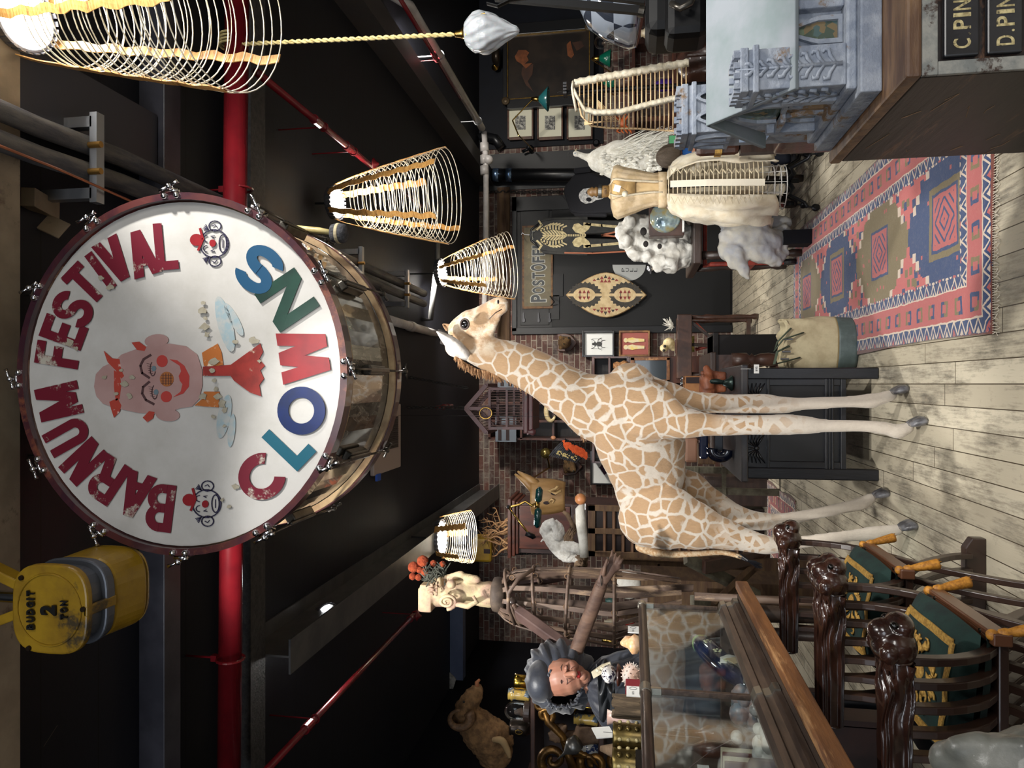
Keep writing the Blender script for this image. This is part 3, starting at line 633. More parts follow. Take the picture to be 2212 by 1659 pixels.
mk(MB().tube([pc+a*.035+V((.022, -.01, 0)), pc+a*.075+V((.05, -.03, 0)), pc+a*.14+V((.052, -.07, 0)), pc+a*.15+V((.052, -.07, 0))], [.0015, .0015, .0015, .004], 6), 'pull_chain', BRS, t)
top = W(505, 96, 3.24); m = MB(); n = 90
for s in (0, pi):
    m.tube([pc.lerp(top, i/n)+V((cos(i*1.15+s)*.006, sin(i*1.15+s)*.006, 0)) for i in range(n+1)], .006, 6)
for k in range(4): m.tube([W(505, 80+k*7, 3.27)+V((0, cos(b_)*.066, sin(b_)*.066)) for b_ in [i*pi/8 for i in range(16)]], .006, 6, closed=True)
mk(m, 'twisted_cord', M('cream_cord', (206, 190, 134), .8, c2=(176, 158, 104), sc=60), t, smooth=True)
# ================= ANIMALS AND LARGE FURNITURE ON THE FLOOR
def mpx(Y, px=1200): return ray(px, 829.5).y and (W(px, 829.5, Y)-W(px, 830.5, Y)).length
def limb(mb, pts, flat=1., n=14, up=(0, 1, 0)):
    """tapering limb through (photo x, photo y, depth, width in photo pixels)"""
    P = [W(a, b, c) for a, b, c, d in pts]; r = [d/2*mpx(c, a) for a, b, c, d in pts]
    # refine with a Catmull-Rom curve
    Q, S = [], []
    for i in range(len(P)-1):
        p0, p1, p2, p3 = P[max(i-1, 0)], P[i], P[i+1], P[min(i+2, len(P)-1)]
        for k in range(4):
            t = k/4; Q.append(.5*((2*p1)+(p2-p0)*t+(2*p0-5*p1+4*p2-p3)*t*t+(3*p1-p0-3*p2+p3)*t**3)); S.append(r[i]+(r[i+1]-r[i])*(t*t*(3-2*t)))
    Q.append(P[-1]); S.append(r[-1]); mb.tube(Q, S, n, flat=flat, up=up)
    mb.ell(Q[0], (S[0], S[0]*flat, S[0]), n=10, m=7); mb.ell(Q[-1], (S[-1], S[-1]*flat, S[-1]), n=10, m=7); return mb
# ---- giraffe
t = NT('giraffe_hide'); v = t.obj(); nz = t.n('TexNoise', i_Vector=v, i_Scale=5., i_Detail=3).outputs[1]
vv = t.n('VectorMath', operation='ADD', i_0=v, i_1=t.n('VectorMath', operation='SCALE', i_0=nz, i_Scale=.09).outputs[0]).outputs[0]
vs_ = t.scale(vv, (1, .8, 1))
z = t.n('SeparateXYZ', i_Vector=v).outputs[2]; x = t.n('SeparateXYZ', i_Vector=v).outputs[0]
big = t.n('TexVoronoi', feature='DISTANCE_TO_EDGE', i_Vector=vs_, i_Scale=12.5).outputs[0]
sml = t.n('TexVoronoi', feature='DISTANCE_TO_EDGE', i_Vector=vs_, i_Scale=19.).outputs[0]
fz = t.noise(v, 90, 3); jag = t.math('MULTIPLY', t.math('SUBTRACT', fz, .5), .07)
bs = t.ramp(t.math('ADD', big, jag), [(.045, (0, 0, 0)), (.09, (255, 255, 255))])
ss = t.ramp(t.math('ADD', sml, jag), [(.13, (0, 0, 0)), (.19, (255, 255, 255))])
k1 = t.ramp(z, [(0, (0, 0, 0)), (.001, (0, 0, 0))]); mr = lambda lo, hi: t.n('MapRange', i_Value=z, i_1=lo, i_2=hi).outputs[0]
tan = t.mix(t.noise(v, 4, 5), (166, 134, 100), (144, 114, 84)); tan = t.mix(t.noise(t.scale(v, (50, 50, 14)), 3, 3), tan, (186, 152, 114)); crm = t.mix(t.noise(v, 60, 4), (212, 202, 188), (192, 180, 166))
spots = t.mix(mr(.82, .98), ss, bs)
spots = t.mix(mr(.48, .78), (0, 0, 0), spots)
col = t.mix(spots, crm, tan)
hd = t.math('MULTIPLY', t.n('MapRange', i_Value=z, i_1=1.98, i_2=2.1).outputs[0], t.n('MapRange', i_Value=x, i_1=.50, i_2=.58).outputs[0])
col = t.mix(hd, col, t.mix(t.ramp(t.noise(v, 14, 5), [(.42, (0, 0, 0)), (.6, (255, 255, 255))]), (160, 130, 98), (200, 184, 162)))
t.set(col=col, rough=.85, sheen=.3); t.bump(t.noise(t.scale(v, (1, 1, .3)), 160, 4, .7), .5, .006); GIR = t.m
gx, gy = -.38, 3.9; G = thing('giraffe', 'mounted young giraffe standing in the middle of the room', 'giraffe', (gx, gy, 0))
def yb(py): return 3.84+(py-900)*.00075
m = MB()
limb(m, [(q[0], q[1], yb(q[1]), q[2]) for q in ((1362, 835, 108), (1364, 862, 165), (1368, 900, 200), (1384, 960, 192), (1397, 1020, 166), (1400, 1060, 144), (1402, 1105, 122), (1406, 1145, 100), (1412, 1172, 62))], .6, 22)
limb(m, [(1022, 752, 3.84, 66), (1060, 766, 3.84, 76), (1110, 783, 3.84, 88), (1170, 812, 3.84, 98), (1230, 850, 3.84, 112), (1290, 880, 3.85, 150), (1340, 890, 3.86, 170)], .62, 18)
limb(m, [(985, 748, 3.84, 52), (1000, 722, 3.84, 76), (1020, 702, 3.84, 72), (1043, 685, 3.84, 54), (1062, 670, 3.84, 44), (1080, 660, 3.84, 42)], .6, 16)
limb(m, [(1030, 740, 3.84, 46), (1050, 712, 3.84, 42), (1072, 686, 3.84, 24)], .5, 12)
limb(m, [(970, 728, 3.8, 22), (990, 715, 3.82, 40)], .8, 10); limb(m, [(1250, 842, 3.82, 60), (1330, 852, 3.76, 90), (1400, 868, 3.72, 94), (1460, 905, 3.68, 66)], .5, 14)
# front legs (near, far), hind legs (near, far)
limb(m, [(1400, 900, 3.74, 110), (1470, 912, 3.70, 72), (1540, 918, 3.69, 48), (1620, 918, 3.68, 44), (1700, 917, 3.68, 46), (1735, 918, 3.68, 42), (1790, 920, 3.68, 29), (1860, 920, 3.68, 27), (1915, 926, 3.68, 30), (1938, 932, 3.68, 34), (1962, 924, 3.68, 26)], .72)
limb(m, [(1380, 850, 3.95, 100), (1440, 858, 3.94, 70), (1500, 868, 3.93, 46), (1580, 872, 3.92, 42), (1650, 872, 3.92, 44), (1690, 875, 3.92, 38), (1740, 872, 3.92, 28), (1830, 868, 3.91, 26), (1880, 866, 3.91, 34), (1905, 860, 3.91, 28), (1925, 854, 3.91, 26)], .72)
limb(m, [(1400, 1120, 3.90, 130), (1450, 1120, 3.85, 140), (1500, 1135, 3.83, 108), (1560, 1152, 3.82, 72), (1610, 1166, 3.81, 52), (1650, 1176, 3.80, 44), (1685, 1178, 3.8, 34), (1740, 1170, 3.8, 27), (1830, 1158, 3.8, 26), (1890, 1152, 3.8, 33), (1915, 1148, 3.8, 28), (1940, 1144, 3.8, 26)], .62)
limb(m, [(1410, 1070, 4.10, 120), (1480, 1052, 4.14, 80), (1530, 1078, 4.16, 56), (1590, 1112, 4.17, 46), (1640, 1126, 4.18, 42), (1690, 1122, 4.18, 28), (1760, 1110, 4.18, 25), (1830, 1095, 4.18, 26), (1860, 1088, 4.18, 30), (1882, 1076, 4.18, 24)], .68)
mk(m, 'body', t.m, G, remesh=.011, sm=3)
HOOF = M('hoof', (112, 112, 116), .3, c2=(78, 76, 78), sc=30, coat=.4)
for px, py, Y in ((1966, 922, 3.68), (1927, 853, 3.91), (1944, 1144, 3.80), (1886, 1074, 4.18)):
    a = W(px-6, py, Y); f = WZ(px, py-8, 0); b = V((a.x+.035, a.y-.02, 0))
    m = MB(); n = 14
    for s in (-1, 1):
        m.lathe([(.026, 0), (.031, .015), (.024, .05), (.014, max(.07, a.z*.9))], n, b+V((.0, s*.020, 0)), (-.35, 0, 1), sx=1.5, sy=.75)
    mk(m, 'hoof', HOOF, G, smooth=True)
EARW = M('ear_hide', (208, 202, 196), .8, c2=(176, 168, 160), sc=30)
def leaf(tip, base, w, side, cup, n=12):
    tip, base, side = V(tip), V(base), V(side); nrm = (tip-base).cross(side).normalized(); vs = []
    for i in range(n):
        f = i/(n-1); hw = w*sin(pi*min(1, .12+f*.88))**.8*(1-.25*f)
        for s in (-1, -.5, 0, .5, 1): vs.append(base.lerp(tip, f)+side*hw*s+nrm*cup*(1-s*s)*w)
    return vs, [(i*5+j, i*5+j+1, i*5+j+6, i*5+j+5) for i in range(n-1) for j in range(4)]
tip, base = W(944, 716, 3.72), W(1012, 772, 3.76); sd = (W(970, 790, 3.8)-W(1000, 740, 3.8)).normalized()
mk(MB().add(*leaf(tip, base, .042, sd, .5)), 'ear', EARW, G, smooth=True, solid=.006)
tip, base = W(956, 700, 3.95), W(990, 722, 3.92); mk(MB().add(*leaf(tip, base, .03, sd, -.5)), 'ear', M('ear_back', (120, 92, 64), .85), G, smooth=True, solid=.006)
OSS = M('ossicone_hair', (30, 24, 20), .9, sc=60, bump=.5)
for px, py, Y in ((946, 716, 3.80), (952, 738, 3.88)): mk(MB().tube([W(px+32, py+12, Y), W(px+10, py+2, Y), W(px, py, Y)], [.02, .014, .013], 10), 'ossicone', OSS, G, smooth=True)
e = W(1004, 700, 3.735); m = MB().ell(e, (.025, .012, .021)); eye = mk(m, 'eye', M('dark_eye', (12, 9, 8), .08, coat=1), G, smooth=True)
mk(MB().tube([e+V((.026*cos(a), -.001, .022*sin(a))) for a in [i*pi/8 for i in range(16)]], .006, 6, closed=True), 'eyelid', M('lid_dark', (54, 40, 34), .7), G, smooth=True)
mk(MB().ell(W(1076, 652, 3.79), (.012, .01, .006)), 'nostril', M('nostril', (36, 28, 32), .6), G, smooth=True)
mk(MB().tube([W(1084, 668, 3.785), W(1070, 676, 3.775), W(1056, 690, 3.775)], [.003, .003, .002], 6), 'mouth_line', M('lid_dark'), G, smooth=True)
# mane: short brown fringe
mn = M('mane_hair', (122, 84, 54), .9, c2=(176, 138, 100), sc=50)
random.seed(5); m = MB(); pp = [(984, 768), (1000, 790), (1030, 806), (1060, 812), (1100, 822), (1150, 846), (1190, 874), (1222, 900), (1248, 925), (1262, 945)]
for i in range(len(pp)-1):
    for k in range(34):
        f = random.random(); x_ = pp[i][0]+(pp[i+1][0]-pp[i][0])*f; y_ = pp[i][1]+(pp[i+1][1]-pp[i][1])*f; Y = 3.84+random.uniform(-.02, .02)
        a = W(x_, y_-9, Y); b = W(x_-2+random.uniform(-3, 9), y_+random.uniform(5, 13), Y); m.tube([a, a.lerp(b, .6), b], [.006, .004, .001], 4)
kindof(mk(m, 'mane', mn, G), 'stuff')
m = MB(); limb(m, [(1385, 1180, 3.93, 26), (1430, 1196, 3.90, 17), (1500, 1196, 3.86, 13), (1560, 1193, 3.84, 12), (1600, 1203, 3.82, 10)], 1, 10); tl = mk(m, 'tail', M('tail_hide', (206, 184, 152), .85, c2=(178, 140, 100), sc=60), G, smooth=True)
m = MB()
for k in range(60):
    u = random.uniform(-1, 1); w_ = random.uniform(-1, 1); a = W(1586+random.uniform(0, 14), 1200+u*3, 3.82); b = W(1640+u*9, 1222+w_*8+u*3, 3.82+w_*.02); m.tube([a, a.lerp(b, .5)+V((w_*.012, u*.012, 0)), b], [.004, .004, .001], 4)
kindof(mk(m, 'tail_tuft', M('black_hair', (18, 18, 24), .5), tl), 'stuff')
# ---- runner rug
def rug_mat(name, Wd, Ln, c0, c1, c2, c3, c4, med=.84):
    t = NT(name); v = t.obj(); s = t.n('SeparateXYZ', i_Vector=v); u, w_ = s.outputs[0], s.outputs[1]
    wob = t.math('MULTIPLY', t.math('SUBTRACT', t.noise(v, 14, 3), .5), .022); u = t.math('ADD', u, wob); w_ = t.math('ADD', w_, wob)
    def q(a, st): return t.math('MULTIPLY', t.math('FLOOR', t.math('DIVIDE', a, st)), st)
    du = t.math('MINIMUM', u, t.math('SUBTRACT', Wd, u)); dv = t.math('MINIMUM', w_, t.math('SUBTRACT', Ln, w_)); d = t.math('MINIMUM', du, dv)
    au = t.math('ABSOLUTE', t.math('SUBTRACT', u, Wd/2)); cell = t.math('FLOOR', t.math('DIVIDE', w_, med)); av = t.math('ABSOLUTE', t.math('SUBTRACT', t.math('FLOORED_MODULO', w_, med), med/2))
    odd = t.math('FLOORED_MODULO', cell, 2.)
    r = t.math('ADD', t.math('MULTIPLY', q(au, .045), 1.0), t.math('MULTIPLY', q(av, .04), .8))
    mo = t.n('TexVoronoi', distance='CHEBYCHEV', i_Vector=v, i_Scale=17.); sel = t.n('SeparateXYZ', i_Vector=mo.outputs['Color']).outputs[0]; md = mo.outputs['Distance']
    gt = lambda a, b: t.math('GREATER_THAN', a, b)
    lt = lambda a, b: t.math('LESS_THAN', a, b)
    both = lambda a, b: t.math('MULTIPLY', a, b)
    f = t.mix(t.noise(v, 5, 3), c0, tuple(min(255, int(k*1.12)) for k in c0))
    f = t.mix(both(gt(sel, .48), lt(md, .36)), f, c1); f = t.mix(both(lt(sel, .26), lt(md, .33)), f, c2); f = t.mix(both(both(gt(sel, .3), lt(sel, .42)), lt(md, .2)), f, c3)
    ring = t.mix(odd, c1, c2)
    f = t.mix(lt(r, .36), f, c3); f = t.mix(lt(r, .345), f, ring); f = t.mix(both(lt(r, .33), both(lt(md, .16), gt(sel, .5))), f, c0)
    hook = both(lt(t.math('ABSOLUTE', t.math('SUBTRACT', av, .23)), .03), lt(au, .3)); f = t.mix(both(hook, gt(t.math('PINGPONG', au, .06), .025)), f, ring)
    box = t.math('MAXIMUM', au, t.math('MULTIPLY', av, 1.)); f = t.mix(lt(box, .165), f, c2); f = t.mix(lt(box, .135), f, c1); f = t.mix(lt(box, .12), f, c0); f = t.mix(both(lt(box, .1), lt(t.math('PINGPONG', t.math('ADD', au, av), .025), .008)), f, c1)
    # borders
    zz = t.math('PINGPONG', t.math('ADD', u, w_), .05); zig = gt(t.math('ABSOLUTE', t.math('SUBTRACT', t.math('PINGPONG', t.math('ADD', t.math('MAXIMUM', both(u, gt(dv, du)), both(w_, gt(du, dv))), 0.), .035), t.math('MULTIPLY', t.math('FLOORED_MODULO', d, .06), .55))), .0075)
    al = t.n('MixRGB', i_0=gt(dv, du), i_1=u, i_2=w_).outputs[0]; al = t.n('SeparateXYZ', i_Vector=al).outputs[0]
    tri = t.math('SUBTRACT', t.math('PINGPONG', al, .036), t.math('MULTIPLY', t.math('FLOORED_MODULO', t.math('SUBTRACT', d, .012), .062), .6))
    alt = t.mix(lt(t.math('FLOORED_MODULO', al, .144), .072), c3, c0)
    zb = t.mix(lt(t.math('ABSOLUTE', tri), .005), c1, c3); zb = t.mix(gt(tri, .011), zb, c1); zb = t.mix(gt(tri, .019), zb, alt)
    wide = t.mix(both(lt(t.math('PINGPONG', al, .07), .035), lt(t.math('ABSOLUTE', t.math('SUBTRACT', d, .135)), .035)), c0, t.mix(lt(t.math('FLOORED_MODULO', al, .28), .14), c1, c2)); wide = t.mix(both(lt(t.math('PINGPONG', al, .07), .018), lt(t.math('ABSOLUTE', t.math('SUBTRACT', d, .135)), .02)), wide, c0)
    f = t.mix(lt(d, .27), f, zb); f = t.mix(both(gt(d, .205), lt(d, .211)), f, c3); f = t.mix(both(gt(d, .211), lt(d, .268)), f, zb)
    f = t.mix(lt(d, .205), f, wide); f = t.mix(both(gt(d, .070), lt(d, .078)), f, c3); f = t.mix(lt(d, .070), f, zb); f = t.mix(lt(d, .010), f, c4)
    f = t.mix(t.ramp(t.noise(v, 60, 4, .8), [(.5, (0, 0, 0)), (.8, (110, 110, 110))]), f, (200, 180, 160))
    t.set(col=f, rough=.95, sheen=.25); t.bump(t.noise(v, 220, 3), .5, .003); return t.m
def rug(name, a, b, mat, label, fr, sk=0.):
    t = thing(name, label, 'rug', (a[0], a[1], 0)); Wd = b[0]-a[0]; Ln = b[1]-a[1]; rz = t
    def fn(u, w_): return V((a[0]+Wd*u+.012*sin(w_*9)+sk*w_, a[1]+Ln*w_+.01*sin(u*7), .008+.002*sin(u*14)*sin(w_*22)))
    mk(MB().grid(fn, 20, 60), 'pile', mat, t, smooth=True, solid=.008)
    random.seed(8); m = MB()
    for y, s in ((a[1], -1), (b[1], 1)):
        for i in range(int(Wd*110)):
            x = a[0]+Wd*i/(Wd*110)+(sk if s > 0 else 0); L = random.uniform(.02, .045); m.tube([(x, y, .01), (x+random.uniform(-.006, .006), y+s*L*.6, .006), (x+random.uniform(-.012, .012), y+s*L, .003)], .0018, 4)
    kindof(mk(m, 'fringe', fr, t), 'stuff'); return t
FRG = M('rug_fringe', (208, 198, 180), .9)
rug('runner_rug', (.19, 2.98), (1.25, 6.40), rug_mat('runner_pile', 1.06, 3.42, (176, 92, 90), (46, 66, 106), (120, 106, 74), (206, 188, 170), (120, 70, 60)), 'long pink and blue runner rug with stepped medallions on the plank floor', FRG)
rug('small_rug', (-1.75, 6.32), (-.98, 7.62), rug_mat('small_rug_pile', .77, 1.30, (120, 52, 52), (40, 44, 70), (150, 130, 100), (196, 176, 150), (90, 60, 50), .5), 'small dark red patterned rug behind the giraffe hind legs', FRG)
# ---- black cabinet behind the giraffe legs
EBN = M('ebonised_wood', (11, 12, 17), .38, c2=(16, 17, 24), sc=8, stretch=(6, 6, .8), bump=.12, coat=.15)
t = thing('black_cabinet', 'low black carved cabinet standing behind the giraffe front legs', 'cabinet', (-.22, 4.7, 0))
x0, x1, y0, y1, h = -.53, .08, 4.28, 5.18, .745
m = MB()
for x in (x0+.02, x1-.02):
    for y in (y0+.02, y1-.03): mk(MB().b2((x-.032, y-.02, 0), (x+.032, y+.03, h-.04)), 'leg', EBN, t, bevel=.006)
mk(MB().b2((x0+.02, y0+.03, .17), (x1-.02, y1-.02, h-.04)), 'carcass', EBN, t)
mk(MB().b2((x0-.03, y0-.035, h-.04), (x1+.03, y1+.03, h)), 'top', M('cabinet_top_board', (38, 38, 44), .42, c2=(58, 54, 54), sc=10, stretch=(1, 4, 1), bump=.2), t, bevel=.008)
m = MB()
for z0_, z1_ in ((h-.165, h-.15), (.235, .285), (.17, .20)): m.b2((x0+.05, y0+.005, z0_), (x1-.05, y0+.031, z1_))
for x in (x0+.07, x1-.07): m.b2((x-.02, y0+.008, .2), (x+.02, y0+.03, h-.16))
mk(m, 'face_frame', EBN, t, bevel=.004)
mk(MB().b2((x0+.09, y0+.022, .285), (x1-.09, y0+.03, h-.166)), 'panel', M('panel_black', (17, 17, 20), .45), t)
for z_ in (.245, .262, .277): mk(MB().b2((x0+.05, y0-.004, z_-.004), (x1-.05, y0+.006, z_+.004)), 'moulding', EBN, t, bevel=.002)
m = MB(); zc = h-.095
for cx in (x0+.16, x1-.16):
    for s in (-1, 1):
        for k in range(5): m.tube([(cx+s*(.005+.0*k), y0+.028, zc), (cx+s*(.03+.004*k), y0+.016, zc+.045-.016*k), (cx+s*(.085), y0+.02, zc+.05-.024*k)], [.003, .007, .002], 6)
    m.ell((cx, y0+.026, zc), (.014, .008, .014)); m.ell((cx, y0+.026, zc+.035), (.008, .006, .02))
mk(m, 'carving', EBN, t, smooth=True)
m = MB(); tag = W(1634, 797, 4.24); m.box(tag, (.05, .003, .028)); pt = mk(m, 'price_tag', M('paper_white', (232, 232, 228), .8), t); mk(MB().tube([W(1600, 797, 4.24), W(1622, 797, 4.24)], .001, 4), 'tag_string', M('paper_white'), t)
m = MB(); line(m, '$95', tag-V((0, .003, 0)), V((1, 0, 0)), V((0, 0, 1)), .012); mk(m, 'price', M('ink_black', (20, 20, 24), .7), t)
# ---- canvas bag
CNV = M('cream_canvas', (196, 184, 150), .9, c2=(174, 160, 128), sc=9, bump=.3); SLT = M('slate_leather', (96, 110, 108), .5, c2=(80, 94, 92), sc=14)
t = thing('canvas_bag', 'cream canvas holdall with grey leather bottom leaning by the black cabinet', 'bag', (.24, 4.75, 0))
def bagf(r0, seed):
    def fn(u, w_):
        a = 2*pi*u; k = 1+.05*sin(3*a+w_*5)+.04*sin(7*a-w_*9)*w_; e = .72
        cx, cy = .24+.0*w_-.02*w_, 4.78; rx = .17*(1-.10*w_+.06*sin(w_*pi)); ry = .13*(1-.35*w_**2)
        return V((cx+math.copysign(abs(cos(a))**e, cos(a))*rx*k+.04*w_*w_, cy+math.copysign(abs(sin(a))**e, sin(a))*ry*k, .005+.44*w_-.03*w_*abs(sin(a*1.5))))
    return fn
fb = bagf(0, 0)
mk(MB().grid(lambda u, w_: fb(u, .25+.75*w_), 60, 24, True), 'canvas_body', CNV, t, smooth=True, solid=.006)
m = MB().grid(lambda u, w_: V((.24, 4.78, 0))+(fb(u, .26*w_)-V((.24, 4.78, 0)))*1.012, 60, 8, True); m.add([fb(u/30, 0) for u in range(30)], [tuple(range(30))]); mk(m, 'leather_bottom', SLT, t, smooth=True, solid=.005)
mk(MB().tube([fb(u/60, .26)+V((0, 0, 0)) for u in range(60)], .006, 6, closed=True), 'piping', M('tan_piping', (140, 124, 88), .7), t)
m = MB().grid(lambda u, w_: V((.10+.30*u, 4.70+.20*w_, .425+.02*sin(u*7)*sin(w_*5)-.05*abs(w_-.5)+.01*sin(u*20))), 18, 10); mk(m, 'top_flap', CNV, t, smooth=True, solid=.008)
for s in (0, 1):
    p = [fb(.68+s*.12, .75)+V((0, -.012, 0)), fb(.66+s*.12, .95)+V((-.03, -.05, .04)), V((.12+s*.08, 4.60, .50)), V((.20+s*.06, 4.66, .47)), fb(.74+s*.08, .93)+V((0, -.02, 0))]
    mk(MB().tube(p, .009, 8, flat=.5), 'strap', M('olive_webbing', (72, 84, 68), .8), t, smooth=True)
for s in range(3): mk(MB().cyl(fb(.66+s*.05, .9)+V((0, -.03, 0)), fb(.66+s*.05, .9)+V((.0, -.03, .05)), .006), 'clasp', M('galvanised'), t)
# ---- apothecary desk at the right
DKW = M('dark_stained_pine', (38, 28, 25), .45, c2=(24, 18, 17), sc=5, stretch=(1, .35, 3), bump=.25, wear=(104, 74, 54)); x0, y0, y1, h = .688, 1.73, 2.36, .75
t = thing('drawer_desk', 'dark stained chest of lettered drawers in the near right corner', 'desk', (1.2, 2.0, 0))
mk(MB().b2((x0, y0+.012, 0), (2.0, y1, h-.035)), 'carcass', DKW, t, bevel=.004)
TOPW = M('worn_top_edge', (128, 98, 70), .5, c2=(92, 66, 48), sc=8, stretch=(.6, 3, 3), bump=.3); mk(MB().b2((x0-.004, y0-.006, h-.034), (2.0, y1+.01, h)), 'top', TOPW, t, bevel=.007)
GPW = M('chipped_grey_paint', (120, 122, 118), .6, c2=(150, 148, 140), sc=24, wear=(60, 42, 34), bump=.3); m = MB(); m.b2((x0, y0, 0), (x0+.03, y0+.012, h-.0685)); m.b2((x0, y0, h-.068), (2.0, y0+.011, h-.035)); mk(m, 'front_frame', GPW, t, bevel=.002)
JPN = M('black_japanned_tin', (22, 22, 26), .32, c2=(30, 30, 36), sc=20, coat=.3); GLD = M('faded_gilt_letters', (206, 190, 140), .6, c2=(150, 134, 92), sc=120, wear=(24, 24, 26))
labs = ('C.PINC', 'D.PINS', 'S.SORI', 'S.ADAP', 'T.SAPO', 'D.MARR'); zz = h-.078
for i, lb in enumerate(labs):
    for j in range(2):
        xa = x0+.036+j*.62; d = mk(MB().b2((xa, y0-.006, zz-.072), (xa+.60, y0+.01, zz)), 'drawer', JPN, t, bevel=.004)
        if j == 0:
            m = MB(); line(m, lb, (xa+.082, y0-.0068, zz-.036), (1, 0, 0), (0, 0, 1), .036, .6, .02, .16); mk(m, 'drawer_label', GLD, d)
            mk(MB().tube([(xa+.152+.018*cos(q), y0-.014, zz-.006+.018*sin(q)) for q in [k*pi/8 for k in range(16)]], .0022, 6, closed=True), 'ring_pull', M('dull_iron', (90, 86, 80), .4, .8), d)
    zz -= .087
random.seed(4); m = MB()
for k in range(26):
    y = random.uniform(y0+.03, y1-.05); z_ = random.uniform(.05, h-.06); m.tube([(x0-.0008, y, z_), (x0-.0008, y+random.uniform(-.05, .05), z_+random.uniform(-.02, .02)), (x0-.0008, y+random.uniform(-.08, .08), z_+random.uniform(-.03, .03))], .0007, 4)
kindof(mk(m, 'scratches', M('scratch_pale', (150, 120, 92), .7), t), 'stuff')
# ================= CHURCH MODEL ON THE DESK
CHP = M('flaking_grey_blue_paint', (122, 130, 144), .7, c2=(150, 156, 166), sc=16, wear=(122, 98, 72), bump=.5)
SLR = M('roof_paint_green_grey', (112, 124, 126), .75, c2=(130, 136, 142), sc=5, bump=.2)
cx0, cy0, cy1 = .77, 1.95, 2.30; z0 = .751
t = thing('church_model', 'large flaking grey and blue wooden model church with pointed windows on the desk', 'model', (1.2, 2.1, z0))
mk(MB().b2((.715, 1.875, z0), (2.0, 2.335, z0+.05)), 'plinth', CHP, t, bevel=.004); mk(MB().b2((.735, 1.90, z0+.05), (1.97, 2.32, z0+.075)), 'plinth_step', CHP, t, bevel=.006)
ze = .962
m = MB(); m.b2((cx0, cy0, z0+.075), (1.9, cy1-.01, ze)); ym = (cy0+cy1)/2; m.prism([(cx0, cy0, ze), (cx0, cy1-.01, ze), (cx0, ym, 1.13)], (1.13, 0, 0)); mk(m, 'nave_wall', CHP, t)
m = MB()
for s in (-1, 1):
    a = V((cx0-.03, ym, 1.145)); b = V((cx0-.03, ym+s*(.235), ze-.012)); n_ = V((0, s*.12, .16)).normalized()*.014; m.prism([a, b, b-n_, a-n_], (1.2, 0, 0))
mk(m, 'roof', SLR, t, bevel=.003)
def oct_tower(x, y, w, z_a, z_b, name, bat=8):
    m = MB().b2((x-w/2, y-w/2, z_a), (x+w/2, y+w/2, z_b-.035)); m.b2((x-w/2-.008, y-w/2-.008, z_b-.06), (x+w/2+.008, y+w/2+.008, z_b-.045)); m.b2((x-w/2-.004, y-w/2-.004, z_b-.035), (x+w/2+.004, y+w/2+.004, z_b-.014))
    tw = mk(m, name, CHP, t, bevel=.003); m = MB()
    k = 4
    for i in range(k):
        u = -w/2+(i+.5)*w/k
        for sy in (-1, 1): m.box((x+u, y+sy*(w/2-.004), z_b-.007), (w/k*.55, .012, .016)); m.box((x+sy*(w/2-.004), y+u, z_b-.007), (.012, w/k*.55, .016))
    mk(m, 'battlements', CHP, tw); return tw
oct_tower(.80, 1.955, .105, z0+.075, 1.095, 'corner_turret')
tw = oct_tower(.86, 2.38, .15, z0-.0+.001, 1.215, 'rear_tower')
# pointed windows: frame, picture glass
STG = NT('stained_glass'); v = STG.obj(); vo = STG.n('TexVoronoi', i_Vector=v, i_Scale=60.).outputs['Color']
STG.set(col=STG.mix(.55, STG.ramp(STG.n('SeparateXYZ', i_Vector=vo).outputs[0], [(.2, (40, 62, 58)), (.45, (110, 128, 100)), (.6, (150, 112, 70)), (.8, (60, 96, 110))], 'CONSTANT'), (90, 100, 86)), rough=.15, coat=.5); STG = STG.m
def pointed(cx, zb, w, h, P, name='lancet_window', frame=.012, th=V((0, -.012, 0)), glass=STG, par=None, fm=CHP):
    def outline(k):
        o = [(-w/2-k, -k), (w/2+k, -k), (w/2+k, h*.45)]
        o += [(w/2+k-(w/2+k)*i/8, h*.45+(h*.55+k)*sin(i/8*pi/2)) for i in range(1, 9)]; o += [(-x, y) for x, y in o[::-1][1:-1]][:-1]+[(-w/2-k, h*.45)]
        return [P(cx+x, zb+y) for x, y in o]
    A, B = outline(frame), outline(0); n = len(A); vs = A+B+[p+th for p in A]+[p+th for p in B]; fs = []
    for i in range(n):
        j = (i+1) % n; fs += [(2*n+i, 2*n+j, 3*n+j, 3*n+i), (i, j, 2*n+j, 2*n+i), (n+i, 3*n+i, 3*n+j, n+j)]
    fr = mk(MB().add(vs, fs), name, fm, par or t, bevel=.001); mk(MB().prism(B, th*.2), 'pane', glass, fr); return fr
PF = lambda a, b: V((a, cy0-.001, b))
for k in range(4): pointed(.905+k*.12, z0+.085, .048, .105, PF)
PL = lambda a, b: V((cx0-.001, a, b)); TL = V((-.012, 0, 0))
for a in (2.06, 2.16): pointed(a, z0+.085, .045, .085, PL, th=TL)
pointed(2.12, ze-.02, .11, .12, PL, th=TL)
DKV = M('window_void', (22, 28, 34), .3)
for a in (-.032, .032): pointed(2.38+a, 1.06, .036, .085, lambda q, b: V((.784, q, b)), th=TL, glass=DKV, par=t); pointed(.86+a, 1.06, .036, .085, lambda q, b: V((q, 2.304, b)), glass=DKV, par=t)
for x in (.965, 1.085, 1.205, 1.325): mk(MB().b2((x-.012, cy0-.03, z0+.075), (x+.012, cy0, ze-.005)), 'buttress', CHP, t, bevel=.004)
for y in (2.0, 2.225): mk(MB().b2((cx0-.03, y-.014, z0+.075), (cx0, y+.014, ze)), 'buttress', CHP, t, bevel=.004)
